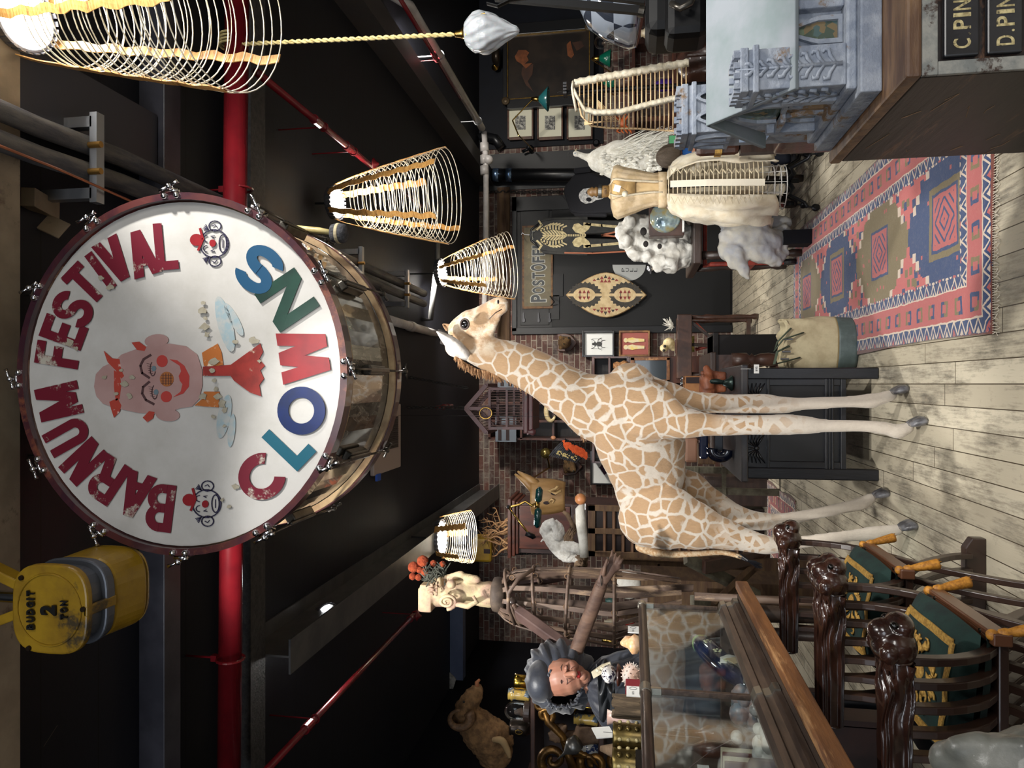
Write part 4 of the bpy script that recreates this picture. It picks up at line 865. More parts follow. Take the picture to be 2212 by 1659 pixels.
for x, y, dx, dy in ((.80, 1.955, 1, 0), (.80, 1.955, 0, 1)):
    m = MB()
    for k in range(8):
        zz = z0+.10+k*.027; w = .036-.0032*k
        for s in (-1, 1):
            o = V((dx, dy, 0))*s; f = V((0, -.055, 0)) if dx else V((-.055, 0, 0)); c = V((x, y, zz))+f
            m.tube([c, c+o*w*.6+V((0, 0, .014)), c+o*w+V((0, 0, .018)), c+o*w*1.02+V((0, 0, .028))]+[c+o*w*.8+V((0, 0, .03))], [.004, .005, .006, .005, .002], 6)
    f = V((0, -.055, 0)) if dx else V((-.055, 0, 0)); m.tube([V((x, y, z0+.085))+f, V((x, y, z0+.34))+f], [.006, .002], 6); mk(m, 'crocket_carving', CHP, t, smooth=True)
for y in (2.115,): mk(MB().b2((cx0-.035, y-.0, ze-.035), (cx0, y+.1, ze-.02)), 'string_course', CHP, t, bevel=.003)
p = W(1632, 288, 2.36); tg = thing('hanging_tag', 'pale blue price tag hanging from the rear tower of the church model', 'tag', p)
m = MB().prism([p+V(q) for q in ((-.04, 0, .012), (-.03, 0, .026), (.05, 0, .026), (.05, 0, -.026), (-.03, 0, -.026), (-.04, 0, -.012))], (0, .002, 0)); m.T = Matrix()
m2 = MB(); rot = Matrix.Rotation(-pi/2, 4, 'Y'); m2.v = [p+(rot @ ((q-p).to_4d())).to_3d() for q in m.v]; m2.f = m.f; mk(m2, 'card', M('tag_blue', (196, 212, 236), .7), tg)
mk(MB().tube([W(1590, 283, 2.37), W(1600, 292, 2.37), W(1615, 290, 2.36)], .0015, 4), 'string', M('paper_white'), tg)
m = MB(); line(m, 'Model', p+V((.012, -.002, 0)), (0, 0, -1), (1, 0, 0), .008, .6, .0); line(m, '$3200', p+V((-.004, -.002, -.0)), (0, 0, -1), (1, 0, 0), .008, .6, .0); mk(m, 'handwriting', M('ink_blue', (40, 50, 110), .7), tg)
# ================= LEFT: TABLE, GLASS CASE, CHAIRS
OAK = M('orange_oak', (126, 82, 46), .45, c2=(96, 60, 34), sc=7, stretch=(3, .4, 3), bump=.35, wear=(164, 122, 80))
t = thing('work_table', 'long oak table edge running under the glass display case', 'table', (-1.3, 2.2, 0))
mk(MB().b2((-.885, .9, .865), (-.85, 3.22, .915)), 'apron_rail', OAK, t, bevel=.004); mk(MB().b2((-1.75, .9, .885), (-.90, 3.2, .91)), 'top', M('table_dark', (46, 36, 30), .5, c2=(62, 48, 38), sc=6, bump=.2), t, bevel=.003)
for x, y in ((-.95, 3.1), (-1.68, 3.1), (-.95, .98), (-1.68, .98)): mk(MB().lathe([(.03, 0), (.03, .1), (.02, .14), (.035, .3), (.028, .6), (.035, .8), (.035, .884)], 14, (x, y, 0)), 'leg', M('table_dark'), t, smooth=True)
CX = -.95; BRZ = M('case_bronze_frame', (92, 76, 66), .35, .55, c2=(70, 58, 52), sc=12, stretch=(4, .5, 4)); NIK = M('nickel_fitting', (150, 146, 136), .28, .9)
GL = NT('clear_glass'); tr = GL.n('BsdfTransparent', i_Color=(.93, .96, .96, 1)); gl = GL.n('BsdfGlossy', i_Roughness=.03); gl.inputs['Color'].default_value = (1, 1, 1, 1)
fr_ = GL.n('Fresnel', i_IOR=1.45); mx = GL.n('MixShader'); GL.l(GL.math('ADD', GL.math('MULTIPLY', fr_.outputs[0], .32), .012), mx.inputs[0]); GL.l(tr.outputs[0], mx.inputs[1]); GL.l(gl.outputs[0], mx.inputs[2])
GL.l(mx.outputs[0], GL.t.nodes['Material Output'].inputs['Surface']); GLASS = GL.m
t = thing('display_case', 'long glass display case with bronze rails filled with curios', 'display case', (-1.2, 2.2, .912))
zb, zt, ya, yc, xb = .945, 1.312, 1.15, 3.18, -1.52
mk(MB().tube([(CX-.012, ya, zt), (CX-.012, yc, zt)], .017, 14), 'top_rail', BRZ, t, smooth=True); mk(MB().tube([(xb, ya, zt), (xb, yc, zt)], .014, 12), 'rear_rail', BRZ, t, smooth=True)
prof = [(0, .912), (.052, .912), (.052, .93), (.036, .938), (.030, .958), (.040, .966), (.034, .984), (.012, .992), (0, .992)]
m = MB(); m.prism([(CX-.022+x, ya, z) for x, z in prof], (0, yc-ya, 0)); mk(m, 'base_moulding', BRZ, t)
for y in (yc, 2.30, 1.45): mk(MB().box((CX-.012, y-.007, (zb+zt)/2+.02), (.018, .014, zt-zb-.06)), 'post', BRZ, t, bevel=.002)
mk(MB().box(((CX+xb)/2, yc, .952), (CX-xb, .03, .06)), 'end_moulding', BRZ, t, bevel=.004); mk(MB().tube([(CX, yc, zt), (xb, yc, zt)], .013, 12), 'end_rail', BRZ, t, smooth=True)
for y in (yc, 2.30, 1.45):
    m = MB(); m.cyl((CX-.012, y-.035, zt), (CX-.012, y+(.004 if y == yc else .02), zt), .0195); m.box((CX-.012, y-.007, zt-.03), (.021, .017, .04)); f = mk(m, 'rail_fitting', NIK, t, bevel=.002)
    m = MB(); m.prism([(CX-.020+x*1.04, y-.045, z) for x, z in prof], (0, .05, 0)); m.v = [V((p.x+.001, p.y, p.z+.0015)) for p in m.v]; mk(m, 'base_fitting', NIK, t)
mk(MB().b2((xb, ya, .916), (CX-.02, yc-.02, .93)), 'deck', M('case_deck_linen', (70, 64, 60), .8), t)
mk(MB().b2((CX-.016, ya, .99), (CX-.012, yc-.02, zt-.014)), 'front_glass', GLASS, t); mk(MB().b2((xb, ya, zt+.004), (CX-.02, yc-.01, zt+.008)), 'top_glass', GLASS, t); mk(MB().b2((xb+.01, yc-.006, .96), (CX-.02, yc-.002, zt-.014)), 'end_glass', GLASS, t)
mk(MB().b2((xb-.006, ya, .93), (xb-.002, yc-.01, zt-.012)), 'back_panel', M('smoky_mirror', (96, 88, 80), .3, .35, c2=(60, 54, 50), sc=6, thr=(.45, .6)), t)
# ---- slatted folding armchairs
WAL = M('polished_walnut', (52, 30, 22), .22, c2=(36, 21, 17), sc=8, stretch=(.6, 4, 4), coat=.5); WA2 = M('walnut_slat', (44, 29, 23), .33, c2=(54, 37, 29), sc=6, coat=.2)
def chair(y0, y1, label):
    ym = (y0+y1)/2; t = thing('folding_armchair', label, 'chair', (-.85, ym, 0), 'slatted folding armchairs')
    for i in range(7):
        x = -.655-i*.058
        for s in (1, -1):
            ya_, yb_ = (y0, y1) if s > 0 else (y1, y0)
            pts = [(x, ya_, .70), (x, ya_+(yb_-ya_)*.02, .60), (x, ya_+(yb_-ya_)*.12, .50), (x, ya_+(yb_-ya_)*.32, .42), (x, ya_+(yb_-ya_)*.52, .355), (x, ya_+(yb_-ya_)*.74, .25), (x, ya_+(yb_-ya_)*.90, .14), (x, ya_+(yb_-ya_)*.96, .06)]
            P0 = [V(p)+V((-.012 if s > 0 else .012, 0, 0)) for p in pts]; P = []; m = MB(); vs = []
            for k in range(7):
                a, b, c, d = P0[max(k-1, 0)], P0[k], P0[k+1], P0[min(k+2, 7)]
                for u in (0, .33, .67): P.append(.5*(2*b+(c-a)*u+(2*a-5*b+4*c-d)*u*u+(3*b-a-3*c+d)*u**3))
            P.append(P0[7]); n_P = len(P)
            for k, p in enumerate(P):
                d = (P[min(k+1, n_P-1)]-P[max(k-1, 0)]).normalized(); n_ = V((1, 0, 0)).cross(d).normalized()
                for a, b in ((-1, -1), (1, -1), (1, 1), (-1, 1)): vs.append(p+V((a*.010, 0, 0))+n_*b*.016)
            m.add(vs, [(k*4+j, k*4+(j+1) % 4, (k+1)*4+(j+1) % 4, (k+1)*4+j) for k in range(n_P-1) for j in range(4)]+[(0, 1, 2, 3), tuple(range(4*n_P-4, 4*n_P))])
            mk(m, 'curved_slat', WA2, t, bevel=.003)
    for y in (y0, y1):
        s_ = 1 if y == y1 else -1
        mk(MB().prism([(-.60, y-.022, .0), (-.60, y-.022, .05), (-.64, y-.022, .075), (-1.06, y-.022, .075), (-1.10, y-.022, .0)], (0, .044, 0)), 'foot_runner', WA2, t, bevel=.004)
        def arm(u, w_):
            # rectangular, ribbed section swelling towards the front
            x = -.665-.42*w_; a = 2*pi*u; e = .55; k = 1-.38*min(1, w_*2.2)**.7; wob = .012*sin(w_*20+a*3)*(1-min(1, w_*1.6)); ry = .047*k; rz = .036*(1-.15*w_)
            q = a*11+(2.2*sin(w_*11+a)+1.2*sin(w_*23))*(1-min(1, w_*1.3)); rib = 1+.10*math.copysign(abs(sin(q))**.7, sin(q))
            return V((x, y+math.copysign(abs(cos(a))**e, cos(a))*ry*rib+wob, .725+math.copysign(abs(sin(a))**e, sin(a))*rz*rib))
        m = MB().grid(arm, 110, 44, True); m.ell((-.665, y, .725), (.012, .05, .04)); m.ell((-1.085, y, .725), (.01, .034, .034)); am = mk(m, 'armrest', WAL, t, smooth=True)
        m = MB(); m.ell((-.632, y, .728), (.050, .060, .052), n=20, m=12); m.ell((-.602, y+.0, .752), (.034, .036, .036), n=16); m.ell((-.584, y, .716), (.032, .046, .034), n=16)
        for q in (-1, 1): m.ell((-.640, y+q*.048, .752), (.024, .018, .024))
        for k in range(7): q = -.048+.016*k; m.tube([(-.64, y+q, .757-abs(q)*.3), (-.668, y+q*1.08, .764-abs(q)*.3), (-.70, y+q, .758-abs(q)*.3)], [.004, .0075, .003], 6)
        hd = mk(m, 'animal_head', WAL, am, remesh=.004, sm=2)
        for q in (-1, 1):
            m = MB(); m.tube([(-.634+r_*cos(b), y+q*(.060-.002*b/6), .760+r_*sin(b)*.8) for b, r_ in [(k*.5, .004+.0011*k) for k in range(12)]], .0026, 6); mk(m, 'scroll', WAL, am, smooth=True)
            mk(MB().ell((-.576, y+q*.032, .736), (.009, .010, .010)), 'eye_hole', M('dark_hole', (10, 7, 6), .2), am, smooth=True)
    m = MB(); m.b2((-.64, y0+.10, .425), (-1.06, y1-.10, .45)); mk(m, 'seat_board', WA2, t, bevel=.004)
    for x in (-.628,): mk(MB().b2((x-.02, y0+.07, .43), (x+.012, y1-.07, .475)), 'seat_rail', M('walnut_rail', (84, 52, 34), .35, coat=.3), t, bevel=.004)
    for y in (y0+.14, y1-.14): mk(MB().lathe([(.006, 0), (.005, .003)], 10, (-.63, y, .475)), 'screw', M('dark_bolt', (50, 40, 30), .4, .7), t)
    return t
def frange(n): return [i/(n-1) for i in range(n)]
chair(1.87, 2.43, 'dark slatted folding armchair with carved heads, the one nearest the camera')
chair(2.49, 3.07, 'dark slatted folding armchair with carved heads, farther one beside the giraffe')
VEL = M('green_velvet', (6, 26, 24), .9, c2=(11, 40, 35), sc=14, bump=.2); EMB = M('gold_embroidery', (196, 156, 78), .5, c2=(150, 112, 50), sc=120, bump=.5, metal=.2); TAS = M('gold_tassel', (182, 124, 40), .6, c2=(140, 90, 26), sc=90)
def cushion(c, sx, sy, tilt, label):
    t = thing('velvet_cushion', label, 'cushion', c, 'gold embroidered green cushions'); Rm = Matrix.Translation(V(c)) @ Matrix.Rotation(tilt, 4, 'Y')
    def top(u, w_, k=1.): a, b = (u-.5)*2, (w_-.5)*2; e = max(0, (1-a**4)*(1-b**4)); return V((a*sx/2*(1-.04*b*b), b*sy/2*(1-.04*a*a), k*(.008+.055*e**.5+.004*sin(a*9)*sin(b*7)*e)))
    m = MB(Rm); m.grid(lambda u, w_: top(u, w_), 28, 28); m.grid(lambda u, w_: top(u, w_, -.8), 28, 28); mk(m, 'velvet_cover', VEL, t, smooth=True)
    m = MB(Rm); N = V((0, 0, .003))
    for a, b, dd in ((.13, .87, 0), (.13, .87, 1)):
        for q in (a, b):
            pts = [(q, i/40) if dd else (i/40, q) for i in range(5, 36)]; vs = [top(*p)+N+V(((.011 if dd else 0)*s, (0 if dd else .011)*s, 0)) for p in pts for s in (-1, 1)]; m.add(vs, [(i*2, i*2+1, i*2+3, i*2+2) for i in range(len(pts)-1)])
    mk(m, 'gold_braid', EMB, t, solid=.004)
    random.seed(6); m = MB(Rm)
    for k in range(16):
        a = k*pi/8; r = .20+.06*(k % 2); p = top(.5+r*cos(a), .5+r*sin(a))+N; q = top(.5+r*.55*cos(a+.3), .5+r*.55*sin(a+.3))+N
        m.tube([p, p.lerp(q, .5)+V((0, 0, .003)), q], [.012, .008, .003], 6, flat=.35); m.tube([p+V((.016*cos(j*.7+k), .016*sin(j*.7+k), .001)) for j in range(7)], .003, 5)
    m.lathe([(.03, 0), (.02, .006), (.001, .008)], 14, top(.5, .5)); mk(m, 'gold_motifs', EMB, t, smooth=True)
    for a, b in ((1, 1), (1, -1), (-1, 1), (-1, -1)):
        p = Rm @ V((a*sx/2*.96, b*sy/2*.96, 0)); o = V((1.0, b*.12, -.25)).normalized() if a > 0 else V((-.3, b, -.2)).normalized()
        if a > 0: o = V((.25, b*.1, -1)).normalized()
        m = MB(); m.ell(p+o*.018, (.015, .015, .015)); m.lathe([(.006, .03), (.012, .036), (.013, .05), (.010, .056), (.013, .075), (.018, .135), (.016, .14)], 14, p, o)
        for k in range(22): d = V((cos(k*.9), sin(k*.9), 0))*.015; m.tube([p+o*.06+d*.6, p+o*.142+d], .0016, 4)
        mk(m, 'tassel', TAS, t, smooth=True)
    return t
cushion((-.80, 2.78, .505), .36, .40, .10, 'green velvet cushion with gold embroidery on the farther folding chair'); cushion((-.80, 2.15, .505), .36, .40, .10, 'green velvet cushion with gold embroidery on the nearest folding chair')
# marble head in the near left corner
MRB = M('grey_marble', (104, 104, 97), .4, c2=(76, 77, 72), sc=9, coat=.2, bump=.25)
m = MB(); limb(m, [(2235, 1690, 1.25, 190), (2150, 1668, 1.27, 170), (2090, 1648, 1.29, 120), (2050, 1640, 1.30, 84)], .8, 16); limb(m, [(2212, 1620, 1.24, 60), (2160, 1612, 1.25, 40)], .8, 12); limb(m, [(2120, 1610, 1.27, 60), (2070, 1618, 1.28, 56)], 1, 12)
limb(m, [(2260, 1700, 1.3, 260), (2420, 1720, 1.34, 300), (2600, 1740, 1.4, 300)], .9, 16)
one(m, 'marble_sculpture', MRB, 'grey marble animal head sculpture in the near left corner', 'sculpture', remesh=.006, sm=5)
one(MB().b2((-1.15, 1.1, 0), (-.55, 1.6, .0+max(.05, min(p.z for p in m.v)+.02))), 'stone_plinth', M('plinth_dark', (40, 38, 38), .7), 'dark plinth under the marble sculpture', 'plinth')
# ================= FIGURES
def stack(mb, rows, Y, flat=.75, nu=32, fn=None, sub=3, cap=True):
    """upright body of elliptical sections: rows of (photo x, photo y of the axis, half width in photo pixels)"""
    R_ = []
    for i in range(len(rows)-1):
        for k in range(sub):
            t = k/sub; t = t*t*(3-2*t) if fn is None else t; R_.append([a+(b-a)*t for a, b in zip(rows[i], rows[i+1])])
    R_.append(list(rows[-1])); vs = []
    for j, (px, py, hw) in enumerate(R_):
        c = W(px, py, Y); r = hw*mpx(Y, px)
        for k in range(nu):
            a = 2*pi*k/nu; q = 1+(fn(a, j/(len(R_)-1)) if fn else 0); vs.append(c+V((cos(a)*r*q, sin(a)*r*flat*q, 0)))
    n = len(R_); fs = [(i*nu+k, i*nu+(k+1) % nu, (i+1)*nu+(k+1) % nu, (i+1)*nu+k) for i in range(n-1) for k in range(nu)]
    if cap: fs += [tuple(range(nu)), tuple((n-1)*nu+k for k in range(nu))]
    return mb.add(vs, fs)
def blob(mb, px, py, Y, r, sy=1, sz=1, **k): q = r*mpx(Y, px); return mb.ell(W(px, py, Y), (q, q*sy, q*sz), **k)
LIN = M('unbleached_linen', (230, 220, 198), .85, c2=(212, 198, 170), sc=9, bump=.35, sheen=.2); IRON = M('black_iron', (26, 27, 31), .4, .6, bump=.1, sc=30)
# ---- dress form
Y = 5.69; f0 = WZ(1752, 400, 0); t = thing('dress_form', 'dressmaker form wearing a linen bodice and a laced hoop crinoline on iron casters', 'mannequin', (f0.x, Y, 0))
mk(MB().cyl((f0.x, Y, .12), W(1440, 403, Y), .016), 'centre_post', IRON, t, smooth=True)
for k in range(4):
    a = .5+k*pi/2; d = V((cos(a), sin(a), 0)); m = MB().tube([V((f0.x, Y, .20)), V((f0.x, Y, .17))+d*.08, V((f0.x, Y, .20))+d*.14, V((f0.x, Y, .10))+d*.22, V((f0.x, Y, .09))+d*.26], [.02, .018, .014, .012, .014], 8)
    lg = mk(m, 'leg', IRON, t, smooth=True); mk(MB().lathe([(.008, -.012), (.026, -.012), (.03, 0), (.026, .012), (.008, .012)], 16, V((f0.x, Y, .032))+d*.27, (-sin(a), cos(a), 0)), 'caster', IRON, lg, smooth=True); mk(MB().cyl(V((f0.x, Y, .10))+d*.26, V((f0.x, Y, .035))+d*.265, .006), 'fork', IRON, lg)
FRM = M('form_jersey', (206, 178, 132), .8, c2=(188, 158, 112), sc=8)
mk(stack(MB(), [(1314, 413, 13), (1322, 414, 20), (1328, 414, 40), (1338, 415, 45), (1360, 414, 42), (1385, 411, 36), (1410, 410, 31), (1428, 410, 30)], Y, .62), 'torso', FRM, t, smooth=True)
mk(stack(MB(), [(1300, 414, 13), (1316, 413, 12.5)], Y, .95, sub=1), 'neck', M('brown_neck_cloth', (150, 116, 66), .7, c2=(122, 92, 52), sc=20), t, smooth=True)
mk(MB().cyl(W(1300, 414, Y), W(1293, 414, Y), .052, n=24), 'neck_ring', M('dull_tin', (130, 130, 126), .35, .9), t); mk(MB().lathe([(.03, 0), (.04, .02), (.028, .035), (.04, .05), (.02, .085), (.004, .09)], 18, W(1293, 414, Y)), 'neck_finial', M('finial_wood', (122, 92, 56), .4), t, smooth=True)
m = MB(); line(m, 'WOLF', W(1308, 413, Y-.05)-V((0, .002, 0)), (1, 0, 0), (0, 0, 1), .018, .6, .02); mk(m, 'neck_stamp', M('stamp_brown', (60, 40, 26), .7), t)
# bodice: two linen halves open at the front
BOD = M('bodice_linen', (212, 190, 156), .85, c2=(190, 166, 128), sc=14, bump=.3); VST = M('tan_vest', (206, 172, 116), .7, c2=(188, 152, 98), sc=10)
def shell(rows, Y, flat, a0, a1, k=1.04, nu=22, fn=None):
    vs = []; 
    for px, py, hw in rows:
        c = W(px, py, Y); r = hw*mpx(Y, px)
        for i in range(nu): a = a0+(a1-a0)*i/(nu-1); q = k*(1+(fn(a, px) if fn else 0)); vs.append(c+V((cos(a)*r*q, sin(a)*r*flat*q, 0)))
    return vs, [(j*nu+i, j*nu+i+1, (j+1)*nu+i+1, (j+1)*nu+i) for j in range(len(rows)-1) for i in range(nu-1)]
brow = [(1320, 414, 30), (1326, 414, 50), (1334, 415, 54), (1350, 415, 49), (1372, 413, 43), (1392, 411, 37), (1412, 410, 33), (1430, 410, 34)]
wr = lambda a, px: .018*sin(a*17)+.012*sin(a*31+px)
mk(MB().add(*shell(brow[:5], Y, .66, -pi*.86, -pi*.14, 1.0)), 'vest_front', VST, t, smooth=True, solid=.006)
for s, a0, a1 in ((0, -pi*.40, pi*.45), (1, pi*.55, pi*1.40)):
    b = mk(MB().add(*shell(brow, Y, .66, a0, a1, 1.05, 30, wr)), 'bodice_panel', BOD, t, smooth=True, solid=.007); e = a0 if s == 0 else a1
    mk(MB().tube([W(px, py, Y)+V((cos(e)*hw*mpx(Y, px)*1.08, sin(e)*hw*mpx(Y, px)*.66*1.08, .004*sin(px))) for px, py, hw in brow], .009, 6), 'lace_edge', M('lace_trim', (226, 212, 184), .9, sc=90, bump=.8), b, smooth=True)
mk(MB().add(*shell([(1422, 410, 34), (1440, 410, 34)], Y, .66, 0, 2*pi, 1.1, 40)), 'waistband', BOD, t, smooth=True, solid=.008)
m = MB(); m.tube([W(1322, 394, Y-.17), W(1348, 408, Y-.19), W(1362, 418, Y-.195), W(1346, 424, Y-.19), W(1322, 432, Y-.17)], .0018, 4); nk = mk(m, 'pendant_chain', M('dark_chain', (70, 56, 40), .4, .7), t)
mk(MB().lathe([(.022, 0), (.024, .004), (.001, .008)], 18, W(1350, 419, Y-.20), (0, -1, 0)), 'cameo', M('ivory', (226, 216, 190), .4), nk, smooth=True); mk(MB().box(W(1333, 407, Y-.19), (.05, .004, .05), Matrix.Rotation(.3, 3, 'Y')), 'paper_label', M('paper_white'), nk)
# skirt
def pleat(a, f): return (.07*sin(a*11+f*3)+.05*sin(a*19-f*7)+.03*sin(a*37+f*13))*(.35+f)+.09*noise.noise(V((a*4, f*9, 3)))+.05*noise.noise(V((a*11, f*22, 7)))
skr = [(1440, 410, 34), (1452, 406, 52), (1475, 404, 66), (1510, 403, 74), (1560, 402, 78), (1600, 402, 80), (1640, 402, 82), (1668, 402, 78)]
def skirtpart(a0, a1, k):
    vs = []; nu = 44; rows = []
    for i in range(len(skr)-1):
        for q in range(3): rows.append([a+(b-a)*q/3 for a, b in zip(skr[i], skr[i+1])])
    rows.append(skr[-1])
    for j, (px, py, hw) in enumerate(rows):
        f = j/(len(rows)-1); c = W(px, py, Y); r = hw*mpx(Y, px)
        for i in range(nu): a = a0+(a1-a0)*i/(nu-1); q = k*(1+pleat(a, f)+.05*noise.noise(V((a*2, f*5, 1)))); vs.append(c+V((cos(a)*r*q, sin(a)*r*.8*q, .02*sin(a*6)*f)))
    return vs, [(j*nu+i, j*nu+i+1, (j+1)*nu+i+1, (j+1)*nu+i) for j in range(len(rows)-1) for i in range(nu-1)]
mk(MB().add(*skirtpart(-pi*.36, pi*1.36, 1.0)), 'linen_overskirt', LIN, t, smooth=True, solid=.006)
LNS = M('hoop_cotton', (206, 192, 162), .8); m = MB()
rows = [(1446+i*9.3, 404, 44+min(18, i*2.2)+.35*i) for i in range(22)]
for px, py, hw in rows:
    c = W(px, py, Y); r = hw*mpx(Y, px); m.tube([c+V((cos(a)*r, -abs(sin(a))*r*.86, -.012*sin(a))) for a in [-pi*.96+i*pi*.92/24 for i in range(25)]], .0042, 6)
hp = mk(m, 'crinoline_hoops', LNS, t, smooth=True)
for k, (a, wd) in enumerate(((-.53*pi, .05), (-.80*pi, .03), (-.24*pi, .034))):
    m = MB(); vs = []
    for px, py, hw in rows:
        c = W(px, py, Y); r = hw*mpx(Y, px)*1.04; p = c+V((cos(a)*r, sin(a)*r*.86, 0)); d = V((-sin(a), cos(a)*.86, 0)).normalized(); vs += [p-d*wd/2, p+d*wd/2]
    m.add(vs, [(2*i, 2*i+1, 2*i+3, 2*i+2) for i in range(len(rows)-1)]); mk(m, 'hoop_tape', M('white_tape', (232, 224, 204), .85, sc=80, bump=.3), hp, solid=.003)
m = MB()
for k in range(14):
    px = 1450+k*14; m.tube([W(px, 425, Y-.24), W(px+7, 440, Y-.22), W(px+14, 425, Y-.24)], .003, 5); m.tube([W(px, 366, Y-.2), W(px+6, 374, Y-.21), W(px+12, 364, Y-.19)], .005, 5)
mk(m, 'lacing', LNS, t)
m = MB()
for px in (1666, 1680, 1692): c = W(px, 404, Y); m.tube([c+V((cos(a)*.165, sin(a)*.15, 0)) for a in [i*pi/16 for i in range(32)]], .004, 6, closed=True)
for i in range(12): a = i*pi/6; m.cyl(W(1640, 404, Y)+V((cos(a)*.15, sin(a)*.14, 0)), W(1692, 404, Y)+V((cos(a)*.165, sin(a)*.15, 0)), .003, n=5)
mk(m, 'wire_cage', M('white_wire', (200, 198, 194), .5), t)
# ---- standing half crinoline frame, by the prints
t = thing('hoop_skirt_frame', 'narrow bustle hoop frame with white canvas bands hanging before the picture wall', 'hoop skirt', W(1490, 200, 3.1)); Y = 3.1
CAN = M('canvas_band', (222, 212, 190), .85, c2=(198, 186, 160), sc=30, bump=.4); CAC = M('cane_hoop', (214, 184, 140), .5)
L1 = [(1240, 180), (1262, 176), (1300, 168), (1350, 160), (1400, 150), (1450, 142), (1486, 136)]; L2 = [(1240, 196), (1262, 236), (1290, 244), (1340, 242), (1400, 226), (1450, 214), (1490, 206)]; L3 = [(1246, 205), (1256, 250), (1276, 272), (1320, 277), (1380, 278), (1440, 282), (1476, 284)]
def interp(L, x):
    for a, b in zip(L, L[1:]):
        if a[0] <= x <= b[0]: return a[1]+(b[1]-a[1])*(x-a[0])/(b[0]-a[0])
    return L[-1][1] if x > L[-1][0] else L[0][1]
m = MB()
for i in range(25):
    x = 1252+i*9.6; a, b, c = interp(L1, x), interp(L2, x), interp(L3, x)
    m.tube([W(x, a, Y), W(x, (a+b)/2, Y-.05), W(x, b, Y-.06), W(x+1, (b+c)/2, Y-.03), W(x, c, Y+.04)], .0028, 6)
    m.tube([W(x, a, Y), W(x, (a+c)/2-10, Y+.16), W(x, c, Y+.04)], .0022, 5)
for k in range(8): m.tube([W(1290, 236-k*3, Y-.04), W(1310+k*4, 262, Y-.0), W(1262, 270-k, Y+.03)], .0016, 4)
mk(m, 'cane_hoops', CAC, t, smooth=True)
for L, w_, dy in ((L1, 17, -.012), (L2, 13, -.075)):
    m = MB(); vs = []
    n = 40; xs = [1240+i*(1488-1240)/(n-1) for i in range(n)]
    for i, x in enumerate(xs):
        yc = interp(L, x)+1.4*sin(i*2.1)*(1 if L is L1 else .4); vs += [W(x, yc-w_/2, Y+dy), W(x, yc, Y+dy-.010*(1+sin(i*2.6))), W(x, yc+w_/2, Y+dy)]
    m.add(vs, [(i*3+s, i*3+s+1, i*3+s+4, i*3+s+3) for i in range(n-1) for s in (0, 1)]); mk(m, 'canvas_band', CAN, t, smooth=True, solid=.004)
mk(MB().tube([W(1238, 178, Y-.02), W(1236, 190, Y-.03), W(1238, 204, Y-.03), W(1245, 240, Y-.03)], .012, 8, flat=.5), 'waist_tape', CAN, t, smooth=True)
mk(MB().tube([W(x, y, Y+.04) for x, y in L3], .004, 6), 'edge_cane', CAC, t); mk(MB().tube([W(x, y, Y+.02) for x, y in L1], .004, 6), 'edge_cane', CAC, t)
m = MB()
for k in range(4): m.tube([W(1236+k, 193+k*4, Y), W(1220, 196+k*2, Y+.02), W(1205, 200, Y)], .002, 4)
mk(m, 'hanging_strings', M('dark_cord', (40, 36, 32), .8), t)
mk(MB().cyl(W(1225, 200, Y+.03), (W(1225, 200, Y).x, Y+.03, .02), .011), 'stand_pole', IRON, t); mk(MB().lathe([(.2, 0), (.2, .02), (.03, .04)], 20, (W(1225, 200, Y).x, Y+.03, 0)), 'stand_base', IRON, t)
m = MB()
for py in (186, 192, 199, 206): m.b2(W(1216, py-4, Y-.02), W(1226, py+1, Y+.03))
mk(m, 'black_clamp', M('black_plastic', (24, 24, 27), .4), t)
# ---- white peacock
PEA = M('white_plumage', (232, 230, 220), .9, c2=(214, 210, 196), sc=26, bump=.6, sheen=.4)
Y = 7.1; t = thing('white_peacock', 'mounted white peacock with long pale train before the black drain pipe', 'peacock', W(1445, 330, Y))
m = MB(); limb(m, [(1296, 346, Y, 54), (1330, 346, Y, 84), (1370, 344, Y, 84), (1410, 338, Y, 66), (1440, 332, Y, 44)], .8, 16); limb(m, [(1248, 332, Y, 11), (1262, 338, Y, 14), (1280, 342, Y, 22), (1305, 345, Y, 44)], .9, 12); blob(m, 1244, 332, Y, 7, 1, 1)
limb(m, [(1300, 330, Y, 30), (1350, 322, Y+.05, 40), (1400, 312, Y+.05, 34), (1440, 300, Y+.05, 20)], .5, 12)
mk(m, 'body', PEA, t, remesh=.014, sm=3)
random.seed(12); m = MB()
for k in range(220):
    a = random.random(); p = (1320+a*90, 325-a*12+random.uniform(-8, 20)); q = (p[0]+random.uniform(50, 95), p[1]-random.uniform(8, 42)); YY = Y-.1+random.uniform(-.1, .12)
    m.tube([W(*p, YY), W((p[0]+q[0])/2, (p[1]+q[1])/2-4, YY), W(*q, YY)], [.006, .004, .001], 4)
kindof(mk(m, 'train_feathers', PEA, t), 'stuff')
random.seed(13); m = MB()
for k in range(120):
    px = random.uniform(1300, 1425); py = random.uniform(325, 376); c = W(px, py, Y-.185+abs(py-346)*.004); m.ell(c, (.014, .006, .024), n=7, m=5)
kindof(mk(m, 'body_feathers', PEA, t, smooth=True), 'stuff')
mk(MB().lathe([(.010, 0), (.006, .02), (.001, .035)], 8, W(1243, 327, Y), (.9, 0, -.4)), 'beak', M('horn_beak', (176, 160, 130), .4), t); mk(MB().ell(W(1242, 331, Y-.03), .006), 'eye', M('glass_blue_eye', (40, 90, 130), .1), t, smooth=True)
m = MB()
for k in range(5): m.tube([W(1238, 332, Y), W(1228, 330+k*2, Y)], .001, 4); m.ell(W(1228, 330+k*2, Y), .005, n=6, m=4)
mk(m, 'crest', M('crest_dark', (60, 60, 60), .8), t)
